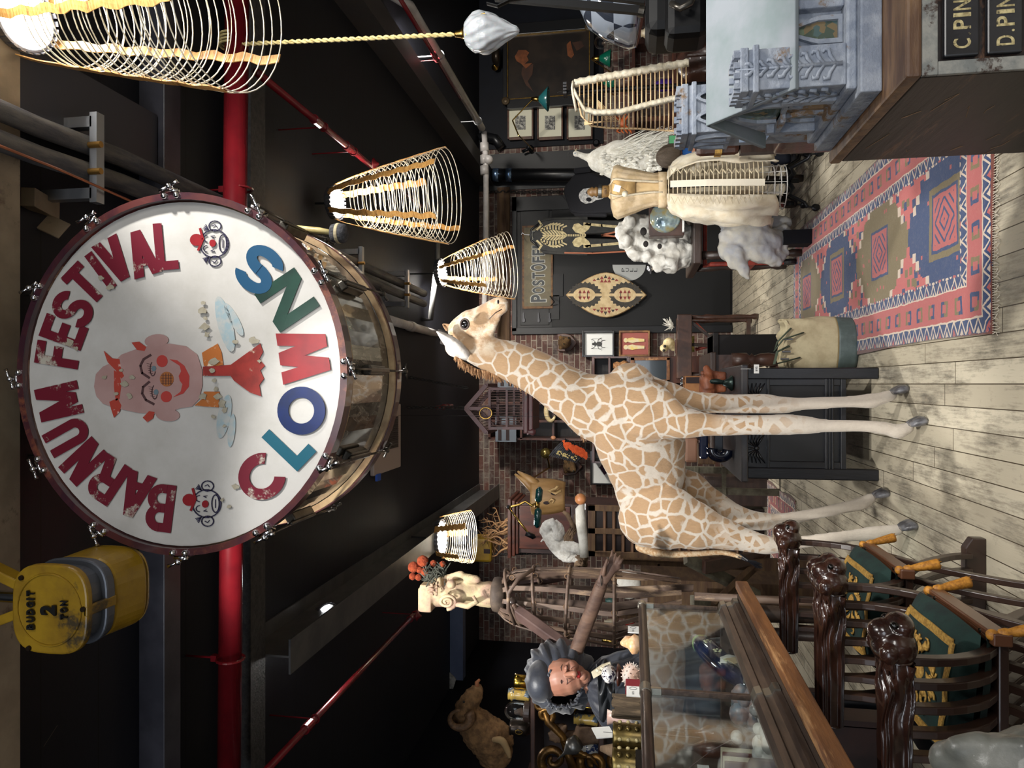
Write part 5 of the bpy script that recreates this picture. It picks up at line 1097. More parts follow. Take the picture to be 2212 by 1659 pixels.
mk(MB().lathe([(.03, 0), (.025, .5), (.02, 1.0)], 10, (W(1440, 340, Y).x, Y, 0)), 'perch_post', M('perch_wood', (60, 44, 34), .7, c2=(40, 30, 24), sc=12), t, smooth=True); mk(MB().lathe([(.2, 0), (.2, .03), (.05, .05)], 20, (W(1440, 340, Y).x, Y, 0)), 'perch_base', M('perch_wood'), t, smooth=True)
# ---- child with phone
SK = M('skin', (206, 152, 124), .5, c2=(198, 140, 112), sc=8); SK.node_tree.nodes['Principled BSDF'].inputs['Subsurface Weight'].default_value = .1
Y = 6.3; hc_ = W(1452, 337, Y); cxx = hc_.x; t = thing('person', 'child in a blue top holding up a phone behind the dress form, seen from behind', 'person', (cxx, Y, 0))
def limbw(mb, pts, flat=1, n=12, up=(0, 1, 0)):
    P = [V(p[:3]) for p in pts]; r = [p[3] for p in pts]; Q, S = [], []
    for i in range(len(P)-1):
        p0, p1, p2, p3 = P[max(i-1, 0)], P[i], P[i+1], P[min(i+2, len(P)-1)]
        for k in range(4): u = k/4; Q.append(.5*((2*p1)+(p2-p0)*u+(2*p0-5*p1+4*p2-p3)*u*u+(3*p1-p0-3*p2+p3)*u**3)); S.append(r[i]+(r[i+1]-r[i])*u)
    Q.append(P[-1]); S.append(r[-1]); mb.tube(Q, S, n, flat=flat, up=up); mb.ell(Q[0], S[0], n=8, m=6); mb.ell(Q[-1], S[-1], n=8, m=6); return mb
hz = hc_.z; m = MB(); m.ell((cxx, Y, hz), (.072, .088, .10)); m.ell((cxx, Y+.085, hz-.02), (.016, .02, .02)); m.ell((cxx, Y+.06, hz-.06), (.04, .03, .03)); limbw(m, [(cxx, Y, hz-.07, .04), (cxx, Y, hz-.14, .042)])
for s in (-1, 1): m.ell((cxx+s*.074, Y, hz-.015), (.012, .018, .028))
sh = hz-.16
for s in (-1, 1): limbw(m, [(cxx+s*.11, Y, sh, .035), (cxx+s*.14+(.06 if s > 0 else 0), Y+.08, sh-.14, .03), (cxx+(.16 if s > 0 else .02), Y+.20, sh+(.07 if s > 0 else -.05), .022)])
limbw(m, [(cxx, Y, sh-.04, .10), (cxx, Y, .62, .09), (cxx, Y, .5, .10)], .7)
for s in (-1, 1): limbw(m, [(cxx+s*.06, Y, .5, .07), (cxx+s*.07, Y+.01, .27, .045), (cxx+s*.07, Y, .06, .032)]); m.ell((cxx+s*.07, Y+.04, .03), (.035, .09, .03))
body = mk(m, 'body', SK, t, remesh=.010, sm=3)
ph_ = W(1462, 301, Y+.02)
m = MB()
limbw(m, [(cxx+.16, Y+.18, sh+.07, .020), (ph_.x+.01, ph_.y+.02, ph_.z-.04, .022), (ph_.x+.0, ph_.y+.015, ph_.z-.02, .02)])
for k in range(4): limbw(m, [(ph_.x+.025, ph_.y+.01, ph_.z-.035+k*.017, .008), (ph_.x+.044, ph_.y-.004, ph_.z-.03+k*.018, .0075), (ph_.x+.036, ph_.y-.018, ph_.z-.028+k*.018, .006)], n=8)
limbw(m, [(ph_.x-.01, ph_.y+.01, ph_.z-.04, .010), (ph_.x-.03, ph_.y-.0, ph_.z-.02, .009), (ph_.x-.036, ph_.y-.01, ph_.z+.004, .007)], n=8)
mk(m, 'hand', SK, t, remesh=.004, sm=2)
SHB = M('blue_jersey', (30, 88, 160), .8, bump=.2, sc=40)
m = MB(); limbw(m, [(cxx, Y, sh+.01, .09), (cxx, Y, sh-.08, .125), (cxx, Y, .6, .115), (cxx, Y, .5, .12)], .72, 16)
for s in (-1, 1): limbw(m, [(cxx+s*.10, Y, sh-.01, .05), (cxx+s*.14+(.06 if s > 0 else 0), Y+.07, sh-.12, .045), (cxx+(.165 if s > 0 else .02), Y+.14, sh+(.02 if s > 0 else -.08), .033)])
mk(m, 'blue_top', SHB, t, remesh=.012, sm=3)
m = MB()
for s in (-1, 1): limbw(m, [(cxx+s*.055, Y, .52, .085), (cxx+s*.07, Y+.01, .3, .062), (cxx+s*.07, Y, .09, .05)])
mk(m, 'trousers', M('dark_denim', (34, 38, 52), .8), t, remesh=.012, sm=3)
for s in (-1, 1): mk(MB().ell((cxx+s*.07, Y+.04, .035), (.042, .10, .034)), 'shoe', M('trainer_grey', (90, 90, 94), .7), t, smooth=True)
HRB = NT('brown_hair'); v = HRB.obj(); HRB.set(col=HRB.mix(HRB.noise(HRB.scale(v, (60, 60, 9)), 2, 4), (62, 50, 40), (120, 104, 86)), rough=.5); HRB.bump(HRB.noise(HRB.scale(v, (60, 60, 9)), 3, 4), .8, .01)
m = MB(); m.grid(lambda u, w_: V((cxx, Y, hz+.012))+V((cos(2*pi*u)*.095*sin(pi*(.02+w_*.66)), sin(2*pi*u)*.108*sin(pi*(.02+w_*.66))*(1 if sin(2*pi*u) < 0 else .86), .118*cos(pi*(.02+w_*.66))+(.02 if sin(2*pi*u) > .2 else -.015)*w_))*(1+.03*sin(u*63)), 64, 18, True); mk(m, 'hair', HRB.m, t, smooth=True, solid=.008)
pt = thing('mobile_phone', 'phone with a green screen held up by the child', 'phone', ph_); mk(MB().box(ph_, (.072, .008, .14)), 'case', M('black_plastic'), pt, bevel=.004)
g = NT('phone_screen'); g.set(col=(60, 120, 80), emit=(70, 140, 90), es=.5); mk(MB().box(ph_-V((0, .0045, 0)), (.066, .001, .13)), 'screen', g.m, pt)
# ---- bamboo figure with carved head
Y = 4.1; BAM = M('aged_bamboo_strip', (112, 92, 78), .55, c2=(86, 68, 58), sc=6, stretch=(3, 3, .6), bump=.3, wear=(146, 122, 98))
t = thing('bamboo_figure', 'life size figure of a split bamboo cage body with jointed wooden arms', 'figure', W(1500, 1290, Y))
cg = [(1078, 1290, 32), (1092, 1290, 46), (1112, 1290, 58), (1160, 1294, 68), (1225, 1300, 74), (1325, 1312, 82), (1400, 1304, 64), (1470, 1292, 42), (1500, 1288, 34)]
def cgp(x, a, k=1):
    for p, q in zip(cg, cg[1:]):
        if p[0] <= x <= q[0]: f = (x-p[0])/(q[0]-p[0]); cy, r = p[1]+(q[1]-p[1])*f, p[2]+(q[2]-p[2])*f; break
    c = W(x, cy, Y); r *= mpx(Y, x)*k; return c+V((cos(a)*r, sin(a)*r*.75, 0))
random.seed(31)
for i in range(13):
    a0 = i*2*pi/13+random.uniform(-.1, .1); tw = random.uniform(-.35, .35); wd = random.choice((.009, .013, .022)); m = MB(); vs = []; xe = random.choice((1400, 1470, 1500, 1500)); xs = [1078+(xe-1078)*k/22 for k in range(23)]
    for k, x in enumerate(xs): a = a0+tw*k/22; p = cgp(x, a); d = V((-sin(a), cos(a)*.75, 0)).normalized(); vs += [p-d*wd, p+d*wd]
    m.add(vs, [(2*k, 2*k+1, 2*k+3, 2*k+2) for k in range(22)]); mk(m, 'bamboo_strip', BAM, t, solid=.008)
for x, tl in ((1110, .05), (1160, .02), (1228, -.01), (1328, .0)):
    m = MB().tube([cgp(x, a, 1.03)+V((0, 0, tl*cos(a))) for a in [k*pi/20 for k in range(40)]], .009, 8, closed=True); b = mk(m, 'cane_ring', BAM, t, smooth=True)
    m = MB()
    for k in range(7): c = cgp(x, k*.9+.3, 1.03); m.tube([c+V((cos(q)*.014, 0, sin(q)*.014)) for q in [j*pi/5 for j in range(10)]], .0025, 5, closed=True)
    mk(m, 'binding', M('rattan_binding', (120, 92, 66), .7), b)
mk(MB().tube([W(1150, 1231, Y-.15), W(1118, 1252, Y-.22), W(1098, 1282, Y-.25), W(1098, 1316, Y-.22), W(1112, 1348, Y-.15)], .011, 8), 'shoulder_hoop', BAM, t, smooth=True)
mk(MB().lathe([(.095, -.05), (.10, 0), (.095, .02), (.07, .03)], 24, W(1074, 1284, Y)), 'collar', M('collar_wood', (70, 58, 50), .7, c2=(96, 82, 70), sc=12), t, smooth=True)
ARM = M('weathered_arm_wood', (112, 86, 70), .65, c2=(84, 62, 52), sc=7, stretch=(2, 2, .7), bump=.35); ARP = M('pinkish_brown_wood', (80, 60, 56), .6, c2=(98, 76, 70), sc=7, bump=.2)
a, b = W(1118, 1322, 3.92), W(1246, 1414, 3.74); up_ = mk(MB().beam(a, b, .085, .05), 'upper_arm', ARP, t, bevel=.006)
mk(MB().ell(W(1106, 1299, 3.95), .024), 'shoulder_ball', M('ball_dark', (60, 50, 46), .3), t, smooth=True); mk(MB().tube([W(1106, 1299, 3.95), a], .012, 8), 'shoulder_peg', ARM, t)
m = MB(); limb(m, [(1244, 1408, 3.72, 30), (1262, 1360, 3.68, 31), (1283, 1306, 3.62, 30), (1299, 1262, 3.58, 27)], .8, 16); fa = mk(m, 'forearm', ARM, t, smooth=True)
m = MB(); hy = 3.57; limb(m, [(1301, 1256, hy, 24), (1310, 1240, hy, 30), (1320, 1224, hy, 30)], .45, 14); limb(m, [(1314, 1236, hy, 20), (1332, 1222, hy, 22)], .45, 10); limb(m, [(1308, 1240, hy, 22), (1316, 1222, hy, 22)], .45, 10)
for pts in (((1314, 1222), (1319, 1208), (1323, 1189)), ((1321, 1220), (1326, 1208), (1331, 1196)), ((1328, 1220), (1334, 1211), (1339, 1201)), ((1334, 1222), (1340, 1215), (1345, 1208))):
    limb(m, [(pts[0][0], pts[0][1], hy, 8.4), (pts[1][0], pts[1][1], hy-.012, 7.4), (pts[2][0], pts[2][1], hy-.004, 5.6)], .9, 9)
limb(m, [(1304, 1240, hy-.02, 10), (1307, 1224, hy-.035, 8.5), (1312, 1209, hy-.035, 7)], .9, 9)
mk(m, 'hand', ARM, fa, remesh=.0045, sm=2); mk(MB().tube([W(1303+5*cos(q), 1254-14*sin(q), 3.57+.02*cos(q)) for q in [j*pi/8 for j in range(16)]], .0025, 5, closed=True), 'wrist_joint', M('dark_cord'), fa)
a, b = W(1118, 1262, 4.25), W(1230, 1240, 4.3); mk(MB().beam(a, b, .07, .045), 'upper_arm', ARP, t, bevel=.006)
mk(MB().cyl(W(1500, 1288, Y), (W(1500, 1288, Y).x, Y, .03), .022), 'stand_pole', BAM, t, smooth=True); mk(MB().lathe([(.2, 0), (.2, .03), (.03, .04)], 20, (W(1500, 1288, Y).x, Y, 0)), 'stand_base', M('collar_wood'), t, smooth=True)
# carved head on the figure
CRV = M('flaking_carved_wood', (196, 178, 140), .75, c2=(168, 138, 118), sc=10, wear=(110, 92, 74), bump=.6); t = thing('flaking_wooden_bust', 'flaking cream carved wooden head with scrolls set on the bamboo figure', 'sculpture', W(1064, 1284, Y))
m = MB(); limb(m, [(1058, 1284, Y, 58), (1042, 1284, Y, 54), (1025, 1284, Y, 46)], .8, 16); limb(m, [(1020, 1276, Y, 56), (985, 1276, Y, 70), (955, 1278, Y, 66), (935, 1284, Y, 56)], .8, 18)
limb(m, [(1012, 1250, Y-.05, 22), (1030, 1252, Y-.05, 18)], .8); limb(m, [(960, 1252, Y-.04, 18), (985, 1243, Y-.06, 16), (996, 1241, Y-.06, 18)], .7); blob(m, 1006, 1246, Y-.05, 8); blob(m, 1014, 1247, Y-.05, 7); blob(m, 975, 1262, Y-.11, 11); blob(m, 950, 1258, Y-.09, 12, 1, .6)
m.box(W(926, 1286, Y), (.16, .15, .07)); m.box(W(916, 1290, Y), (.13, .12, .04)); mk(m, 'head', CRV, t, remesh=.009, sm=2)
m = MB(); m.tube([W(966+(20-k*.55)*sin(k*.42), 1300+(16-k*.45)*cos(k*.42), Y-.13-.001*k) for k in range(30)], [.012-.0002*k for k in range(30)], 8); m.tube([W(985, 1305, Y-.13), W(1010, 1310, Y-.13), W(1030, 1300, Y-.13), W(1022, 1288, Y-.13)], [.014, .017, .014, .01], 8); mk(m, 'volute', CRV, t, smooth=True)
m = MB(); m.tube([W(930+6*sin(k*.6), 1262+k*.9, Y-.1) for k in range(26)], .007, 6); m.tube([W(943, 1258+k*1.2, Y-.12-.01*sin(k)) for k in range(24)], .006, 6); mk(m, 'carved_braid', CRV, t, smooth=True)
t = thing('fungus_headdress', 'orange ball fungi and dark moss crowning the carved head', 'ornament', W(926, 1270, Y)); ORG = M('orange_fungus', (186, 84, 44), .9, c2=(150, 58, 30), sc=60, bump=1.2)
for px, py, r in ((913, 1212, 12), (893, 1225, 11.5), (906, 1231, 7), (917, 1235, 8), (891, 1245, 7.5), (904, 1247, 7), (936, 1217, 7), (956, 1219, 7)):
    m = MB().grid(lambda u, w_: W(px, py, Y)+V((cos(2*pi*u)*sin(pi*w_), sin(2*pi*u)*sin(pi*w_), cos(pi*w_)))*r*mpx(Y, px)*(1+.08*sin(u*60+w_*37)*sin(w_*50)), 28, 14, True); b = mk(m, 'fungus_ball', ORG, t, smooth=True)
    mk(MB().tube([W(px+6, py+4, Y), W((px+930)/2, (py+1256)/2, Y), W(930, 1262, Y)], .006, 6), 'stalk', M('moss_dark', (56, 58, 52), .95, c2=(88, 90, 80), sc=50), b)
random.seed(2); m = MB()
for k in range(90): p = W(random.uniform(915, 965), random.uniform(1225, 1262), Y+random.uniform(-.1, .05)); m.tube([p, p+V((random.uniform(-.02, .02), random.uniform(-.02, .02), random.uniform(-.02, .02))), p+V((random.uniform(-.04, .04), random.uniform(-.02, .02), random.uniform(-.03, .03)))], .003, 4)
kindof(mk(m, 'moss', M('moss_dark'), t), 'stuff')
# ---- lady mannequin with black bonnet
Y = 3.65; BKS = M('black_silk', (34, 36, 44), .45, c2=(50, 54, 64), sc=7, bump=.3, sheen=.3); WAX = M('wax_skin', (172, 124, 102), .45, c2=(160, 110, 90), sc=4); WAX.node_tree.nodes['Principled BSDF'].inputs['Subsurface Weight'].default_value = .1
t = thing('bonneted_mannequin', 'wax mannequin woman in black bonnet and shawl behind the display case', 'mannequin', (W(1400, 1490, Y).x, Y, .912))
m = MB(); limb(m, [(1197, 1467, Y, 72), (1215, 1462, Y-.01, 80), (1236, 1462, Y-.02, 72), (1255, 1462, Y-.03, 46), (1262, 1462, Y-.035, 30)], .95, 20)
limb(m, [(1222, 1457, Y-.10, 9), (1236, 1455, Y-.125, 12), (1241, 1455, Y-.13, 15)], 1, 10); blob(m, 1241, 1449, Y-.11, 5); blob(m, 1241, 1461, Y-.11, 5); blob(m, 1236, 1440, Y-.05, 14); blob(m, 1238, 1482, Y-.04, 14); blob(m, 1259, 1460, Y-.085, 10)
for py in (1443, 1472): blob(m, 1223, py, Y-.082, 7.5, .8, .7)
limb(m, [(1255, 1475, Y+.02, 44), (1290, 1482, Y+.03, 46), (1310, 1485, Y+.03, 70)], .9, 14); mk(m, 'head', WAX, t, remesh=.0045, sm=3)
m = MB(); LIP = M('red_lips', (150, 40, 40), .4)
for q, w_ in ((1247.5, .005), (1251, .0065)): m.tube([W(q+1, 1449, Y-.095), W(q, 1453, Y-.108), W(q+.6, 1457, Y-.112), W(q, 1461, Y-.108), W(q+1, 1466, Y-.094)], [.002, w_, w_*.9, w_, .002], 8)
mk(m, 'lips', LIP, t, smooth=True)
for py, s in ((1443, -1), (1472, 1)):
    mk(MB().tube([W(1212+abs(k)*1.1+.5*k*s, py+s*1+k*3.6, Y-.104+abs(k)*.008) for k in (-2, -1, 0, 1, 2)], [.001, .0028, .0032, .0026, .001], 6), 'eyebrow', M('brow_brown', (48, 32, 26), .7), t, smooth=True)
    mk(MB().tube([W(1226-abs(k)*.8, py+k*3.4, Y-.112+abs(k)*.007) for k in (-2, -1, 0, 1, 2)], [.001, .002, .002, .002, .001], 6), 'closed_eyelid', M('lash_dark', (26, 18, 16), .6), t, smooth=True)
def bon(u, w_):
    a = -pi*.5+2*pi*u; f = w_; c = W(1212, 1470, Y+.04); rx = (.098+.10*sin(pi*min(f*1.1, 1)))*(1-.45*f*f); k = 1+.05*sin(a*13+f*6)+.04*sin(a*21-f*9)
    up = 1-.42*max(0, sin(a))*(1-f)**2
    p = c+V((cos(a)*rx*k, -.075+.32*f-.03*max(0, sin(a))*(1-f), sin(a)*rx*1.08*k*up+.04*f)); return p
m = MB(); m.ell(W(1170, 1470, Y+.0), (.104, .112, .082), n=24, m=14); mk(m, 'bonnet_brim', BKS, t, smooth=True)
mk(MB().grid(bon, 90, 18, True), 'bonnet', BKS, t, smooth=True, solid=.006)
m = MB(); random.seed(9)
for j in range(2): m.tube([V(bon(i/90, 0))+V((.008*sin(i*1.9), -.004+.010*cos(i*2.3)-.008*j, .008*cos(i*1.7))) for i in range(90)], .006, 6, closed=True)
mk(m, 'ruffle', BKS, t, smooth=True)
def gown(a, f): return .06*sin(a*9+f*4)+.05*sin(a*17-f*7)
m = MB(); stack(m, [(1268, 1480, 24), (1280, 1485, 44), (1300, 1490, 66), (1330, 1492, 78), (1370, 1490, 84), (1420, 1488, 84), (1480, 1488, 90), (1560, 1488, 100)], Y+.03, .8, 80, gown); gw = mk(m, 'gown', BKS, t, smooth=True)
m = MB(); m.grid(lambda u, w_: W(1288+u*36+w_*8, 1432+w_*120+8*sin(u*9), Y-.2+.05*abs(w_-.5)*4+.012*sin(u*11+w_*17)), 24, 34); mk(m, 'shawl', M('grey_black_taffeta', (52, 54, 56), .4, c2=(38, 40, 44), sc=6, bump=.3), gw, smooth=True, solid=.006)
m = MB().prism([W(1277, 1452, Y-.24), W(1300, 1436, Y-.25), W(1318, 1430, Y-.25), W(1320, 1442, Y-.26), W(1296, 1458, Y-.26), W(1282, 1466, Y-.25)], (0, .008, 0)); mk(m, 'lace_front', M('lace_cream', (196, 186, 160), .85, sc=60, bump=.6), gw)
for k in range(3): mk(MB().lathe([(.008, 0), (.006, .004)], 10, W(1290+k*10, 1448-k*4, Y-.262), (0, -1, 0)), 'button', M('ivory'), gw)
mk(MB().lathe([(.22, 0), (.20, .02), (.03, .05), (.03, .72)], 20, (W(1400, 1490, Y).x, Y+.03, 0)), 'stand', IRON, t, smooth=True)
# ================= BACK WALL
Y = BY-.001
DRB = M('door_black', (8, 9, 12), .5, c2=(11, 12, 16), sc=3, spec=.25)
m = MB(); m.bxp(1115, 430, 1583, 712, BY-.03, .03); d = struct(m, 'door_1', DRB)
m = MB(); m.bxp(1192, 446, 1578, 702, BY-.05, .03); mk(m, 'door_leaf', M('door_leaf_black', (9, 10, 12), .55, spec=.25), d, bevel=.004)
m = MB(); m.bxp(1124, 446, 1186, 702, BY-.045, .02); mk(m, 'transom_panel', DRB, d, bevel=.004)
m = MB(); m.bxp(1106, 426, 1116, 716, BY-.07, .07); m.bxp(1106, 426, 1582, 437, BY-.07, .07); m.bxp(1106, 708, 1582, 717, BY-.07, .07); mk(m, 'door_frame', M('door_frame_grey', (17, 19, 23), .5, spec=.3), d, bevel=.004)
m = MB(); m.bxp(1192, 592, 1216, 640, BY-.075, .03); m.bxp(1192, 638, 1208, 690, BY-.075, .03); mk(m, 'door_closer', DRB, d)
for px in (1131, 1163, 1187):
    m = MB(); m.bxp(px-1.5, 676, px+1.5, 696, BY-.07, .03); m.bxp(px-3, 688, px+3, 695, BY-.075, .03); mk(m, 'bolt', IRON, d)
PLT = M('push_plate_steel', (150, 152, 150), .4, .6); m = MB().ppx([(1323, 572)]+[(1359+36*cos(a), 572+34*sin(a)) for a in [pi-i*pi/18 for i in range(19)]], BY-.062, .008); pl = mk(m, 'pull_plate', PLT, d)
m = MB()
for i, ch in enumerate('PULL'): put(m, ch, W(1346+i*9, 583, BY-.064), (1, 0, 0), (0, 0, 1), .05, .045, .0)
mk(m, 'pull_lettering', M('ink_black', (20, 20, 24), .7), pl)
m = MB().lathe([(.05, 0), (.05, .02), (.02, .03), (.02, .07)], 18, W(1405, 579, BY-.05), (0, -1, 0)); m.beam(W(1405, 579, BY-.12), W(1405, 592, BY-.12), .025, .02); mk(m, 'door_handle', CHR, d)
struct(MB().b2((LX, BY-.012, 0), (RX, BY-.002, .02)), 'baseboard_back', M('threshold_white', (176, 170, 160), .6))
def sheet(mb, pts, Y, th=.01): return mb.ppx(pts, Y, th)
def rect(x0, y0, x1, y1): return [(x0, y0), (x1, y0), (x1, y1), (x0, y1)]
# brown plank, chain
PLK = M('old_brown_plank', (66, 44, 28), .8, c2=(88, 66, 42), sc=5, stretch=(.4, 1, 4), bump=.4)
m = MB(); m.bxp(1074, 405, 1101, 762, BY-.05, .05); one(m, 'wall_plank', PLK, 'weathered brown plank fixed to the brick above the black door', 'plank')
def chain(name, label, a, b, r, n):
    a, b = V(a), V(b); t = thing(name, label, 'chain', b); m = MB()
    for i in range(n):
        c = a.lerp(b, (i+.5)/n); L = (b-a).length/n*.66; d = (b-a).normalized(); o = d.orthogonal().normalized() if i % 2 else d.cross(d.orthogonal()).normalized()
        m.tube([c+d*cos(q)*L+o*sin(q)*L*.55 for q in [k*pi/5 for k in range(10)]], r, 5, closed=True)
    mk(m, 'links', M('dull_chain', (34, 30, 28), .7), t, smooth=True); return t
chain('rusty_chain', 'chain hanging on the brick beside the black door', W(1053, 414, BY-.05), W(1218, 414, BY-.05), .007, 22)
chain('cage_chain', 'chain carrying the red birdcage', (W(1000, 881, 6.9).x, 6.9, CZ), W(1012, 881, 6.9), .007, 14); chain('ceiling_chain', 'loose dark chain beside the birdcage chain', (W(900, 815, 7.0).x, 7.0, CZ), W(1010, 838, 7.0), .006, 16)
# post office sign
t = thing('post_office_sign', 'old painted POST OFFICE sign over the black door', 'sign', W(1194, 577, BY-.09))
m = MB(); m.bxp(1128, 488, 1194, 666, BY-.09, .02); mk(m, 'frame', M('sign_brown_edge', (70, 44, 28), .7, c2=(110, 78, 44), sc=12), t)
m = MB(); m.bxp(1132, 492, 1190, 661, BY-.096, .01); mk(m, 'board', M('sign_olive', (96, 88, 66), .7, c2=(80, 74, 58), sc=5, wear=(120, 110, 84)), t)
a1 = MB(); a2 = MB(); py = 652
for ch, h, w_ in (('P', 32, 15), ('O', 26, 13), ('S', 26, 12), ('T', 26, 13), ('O', 32, 15), ('F', 26, 12), ('F', 26, 12), ('I', 26, 6), ('C', 26, 12), ('E', 26, 12)):
    k = mpx(BY, 1160); c = W(1163-(h-26)/2*.0, py-w_/2, BY-.098); put(a1, ch, c, (1, 0, 0), (0, 0, 1), w_*k*1.18, h*k*1.12, .07); put(a2, ch, c-V((0, .003, 0)), (1, 0, 0), (0, 0, 1), w_*k, h*k, .03); py -= w_+3.4
mk(a1, 'letter_outline', M('sign_pale_letters', (168, 168, 160), .7, c2=(150, 150, 144), sc=30), t); mk(a2, 'letters', M('sign_dark_letters', (34, 40, 46), .6), t)
m = MB().tube([W(1188, 640, BY-.12), W(1198, 652, BY-.3), W(1190, 660, BY-.12)], .008, 6); one(m, 'iron_bracket', IRON, 'small black iron bracket at the corner of the POST OFFICE sign', 'bracket')
# shield
def lens(cx, cy, rx, ry, n=28): return [(cx+rx*sin(a), cy+ry*cos(a)*abs(cos(a))**.0*(1-.0)) for a in [2*pi*i/n for i in range(n)]]
def vesica(cx, cy, L, wd, k=1, n=14):
    top = [(cx-L*k+2*L*k*i/n, cy-wd*k*(1-(abs(2*i/n-1))**1.75)) for i in range(n+1)]; bot = [(x, 2*cy-y) for x, y in top[::-1][1:-1]]; return top+bot
t = thing('painted_shield', 'pointed oval painted hide shield on the black door', 'shield', W(1398, 637, 10.1)); sy = 10.12
m = MB(); m.ppx(vesica(1309.5, 637, 88, 49), sy+.02, .03); mk(m, 'woven_rim', M('woven_cane', (176, 146, 100), .8, c2=(132, 102, 66), sc=90), t, bevel=.01)
m = MB(); m.ppx(vesica(1309.5, 637, 88, 49, .965), sy, .03); mk(m, 'hide_face', M('shield_hide', (188, 168, 130), .7, c2=(170, 148, 108), sc=14), t)
SBK = M('shield_black', (44, 42, 38), .8, c2=(58, 54, 48), sc=30); SRD = M('shield_red', (124, 52, 48), .8)
m = MB(); r_ = MB(); c_ = MB()
for cx in (1264, 1352):
    n = 44; m.ppx([(cx+(34+(3 if i % 2 else -1))*cos(2*pi*i/n), 637+(26+(3 if i % 2 else -1))*sin(2*pi*i/n)) for i in range(n)], sy-.003, .003)
    c_.ppx(epx(cx-2, 637, 24, 16), sy-.006, .003); c_.ppx(rect(cx-38, 634, cx+38, 640), sy-.0065, .003)
    for k in (-1, 0, 1):
        for s in (-1, 1): r_.ppx([(cx-2+k*9-4, 637+s*3.5), (cx-2+k*9+4, 637+s*3.5), (cx-2+k*9, 637+s*11)], sy-.009, .002)
    for k in (-12, 4): m.ppx(rect(cx+k, 630, cx+k+1.5, 645), sy-.009, .002)
for s in (-1, 1):
    for k in range(-3, 4): (r_ if k % 2 else m).ppx([(1308+k*8-4, 637+s*(36-abs(k)*2)), (1308+k*8+4, 637+s*(36-abs(k)*2)), (1308+k*8, 637+s*(44-abs(k)*3))], sy-.004, .002)
    for k in (-1, 0, 1): r_.ppx([(1308+k*8-4, 637+s*27), (1308+k*8+4, 637+s*27), (1308+k*8, 637+s*34)], sy-.004, .002)
mk(m, 'black_zigzags', SBK, t); mk(r_, 'red_triangles', SRD, t); mk(c_, 'pale_ovals', M('shield_hide'), t)
# skeleton suit
t = thing('skeleton_suit', 'black canvas costume painted with ribs and leg bones hanging on the door', 'costume', W(1350, 508, 9.9)); sy = 9.95
CLB = M('black_canvas', (32, 33, 34), .8, c2=(44, 44, 42), sc=10, bump=.3)
m = MB(); m.ppx([(1158, 496), (1150, 505), (1150, 512), (1158, 524), (1166, 540), (1200, 545), (1270, 545), (1350, 541), (1350, 516), (1262, 514), (1262, 505), (1350, 500), (1350, 476), (1270, 474), (1200, 472), (1166, 478)], sy, .09)
for a, b in (((1166, 540), (1270, 552)), ((1166, 478), (1270, 466))): m.ppx([a, (a[0]+10, a[1]+(8 if a[1] > 500 else -8)), (b[0], b[1]), (b[0], b[1]-(9 if b[1] > 500 else -9))], sy+.01, .06)
mk(m, 'body_cloth', CLB, t, bevel=.015)
BNP = M('bone_paint', (190, 176, 136), .75, c2=(160, 146, 108), sc=20); m = MB(); k_ = sy-.004
for i in range(8):
    x = 1170+i*6.2; L = (13, 17, 20, 22, 22, 21, 19, 16)[i]
    for s in (-1, 1): stroke(m, [(x+9, 508+s*2), (x, 508+s*L*.55), (x-2+i*.4, 508+s*L), (x+6+i*.6, 508+s*(L+4))], 3.1, k_, .003)
for i in range(9): m.ppx(rect(1222+i*5, 506, 1225.6+i*5, 510.6), k_, .003)
m.ppx(rect(1172, 507, 1222, 510), k_, .003)
for s in (-1, 1):
    m.ppx([(1243, 508+s*6), (1236, 508+s*15), (1240, 508+s*24), (1250, 508+s*26), (1258, 508+s*20), (1268, 508+s*27), (1276, 508+s*22), (1272, 508+s*13), (1262, 508+s*5), (1266, 508+s*2), (1258, 508+s*2)], k_, .003)
    stroke(m, [(1262, 508+s*25), (1275, 508+s*23), (1300, 508+s*21), (1345, 508+s*17)], 5.5, k_, .003); m.ppx(epx(1344, 508+s*18, 4, 6), k_, .003)
    stroke(m, [(1160, 508+s*12), (1170, 508+s*22), (1164, 508+s*31)], 4, k_, .003)
mk(m, 'painted_bones', BNP, t); LEA = M('orange_leather_trim', (150, 88, 58), .6); m = MB(); stroke(m, [(1220, 546), (1280, 547), (1350, 543)], 3, k_, .02); stroke(m, [(1300, 508), (1345, 497)], 3.5, k_, .02); stroke(m, [(1300, 508), (1345, 512)], 3.5, k_, .02); mk(m, 'leather_trim', LEA, t)
mk(MB().tube([W(1166, 535, 9.98), W(1148, 520, 9.98), W(1146, 508, 9.98), W(1148, 496, 9.98), W(1166, 482, 9.98)], .016, 8), 'hanger', M('black_plastic', (24, 24, 27), .4), t, smooth=True)
mk(MB().tube([W(1146, 508, 9.98), W(1134, 507, 9.98), W(1128, 503, 9.98), W(1126, 507, 9.98)], .004, 6), 'hanger_hook', M('galvanised'), t)
mk(MB().cyl(W(1128, 505, 9.98), W(1128, 505, BY), .006), 'peg', IRON, t)
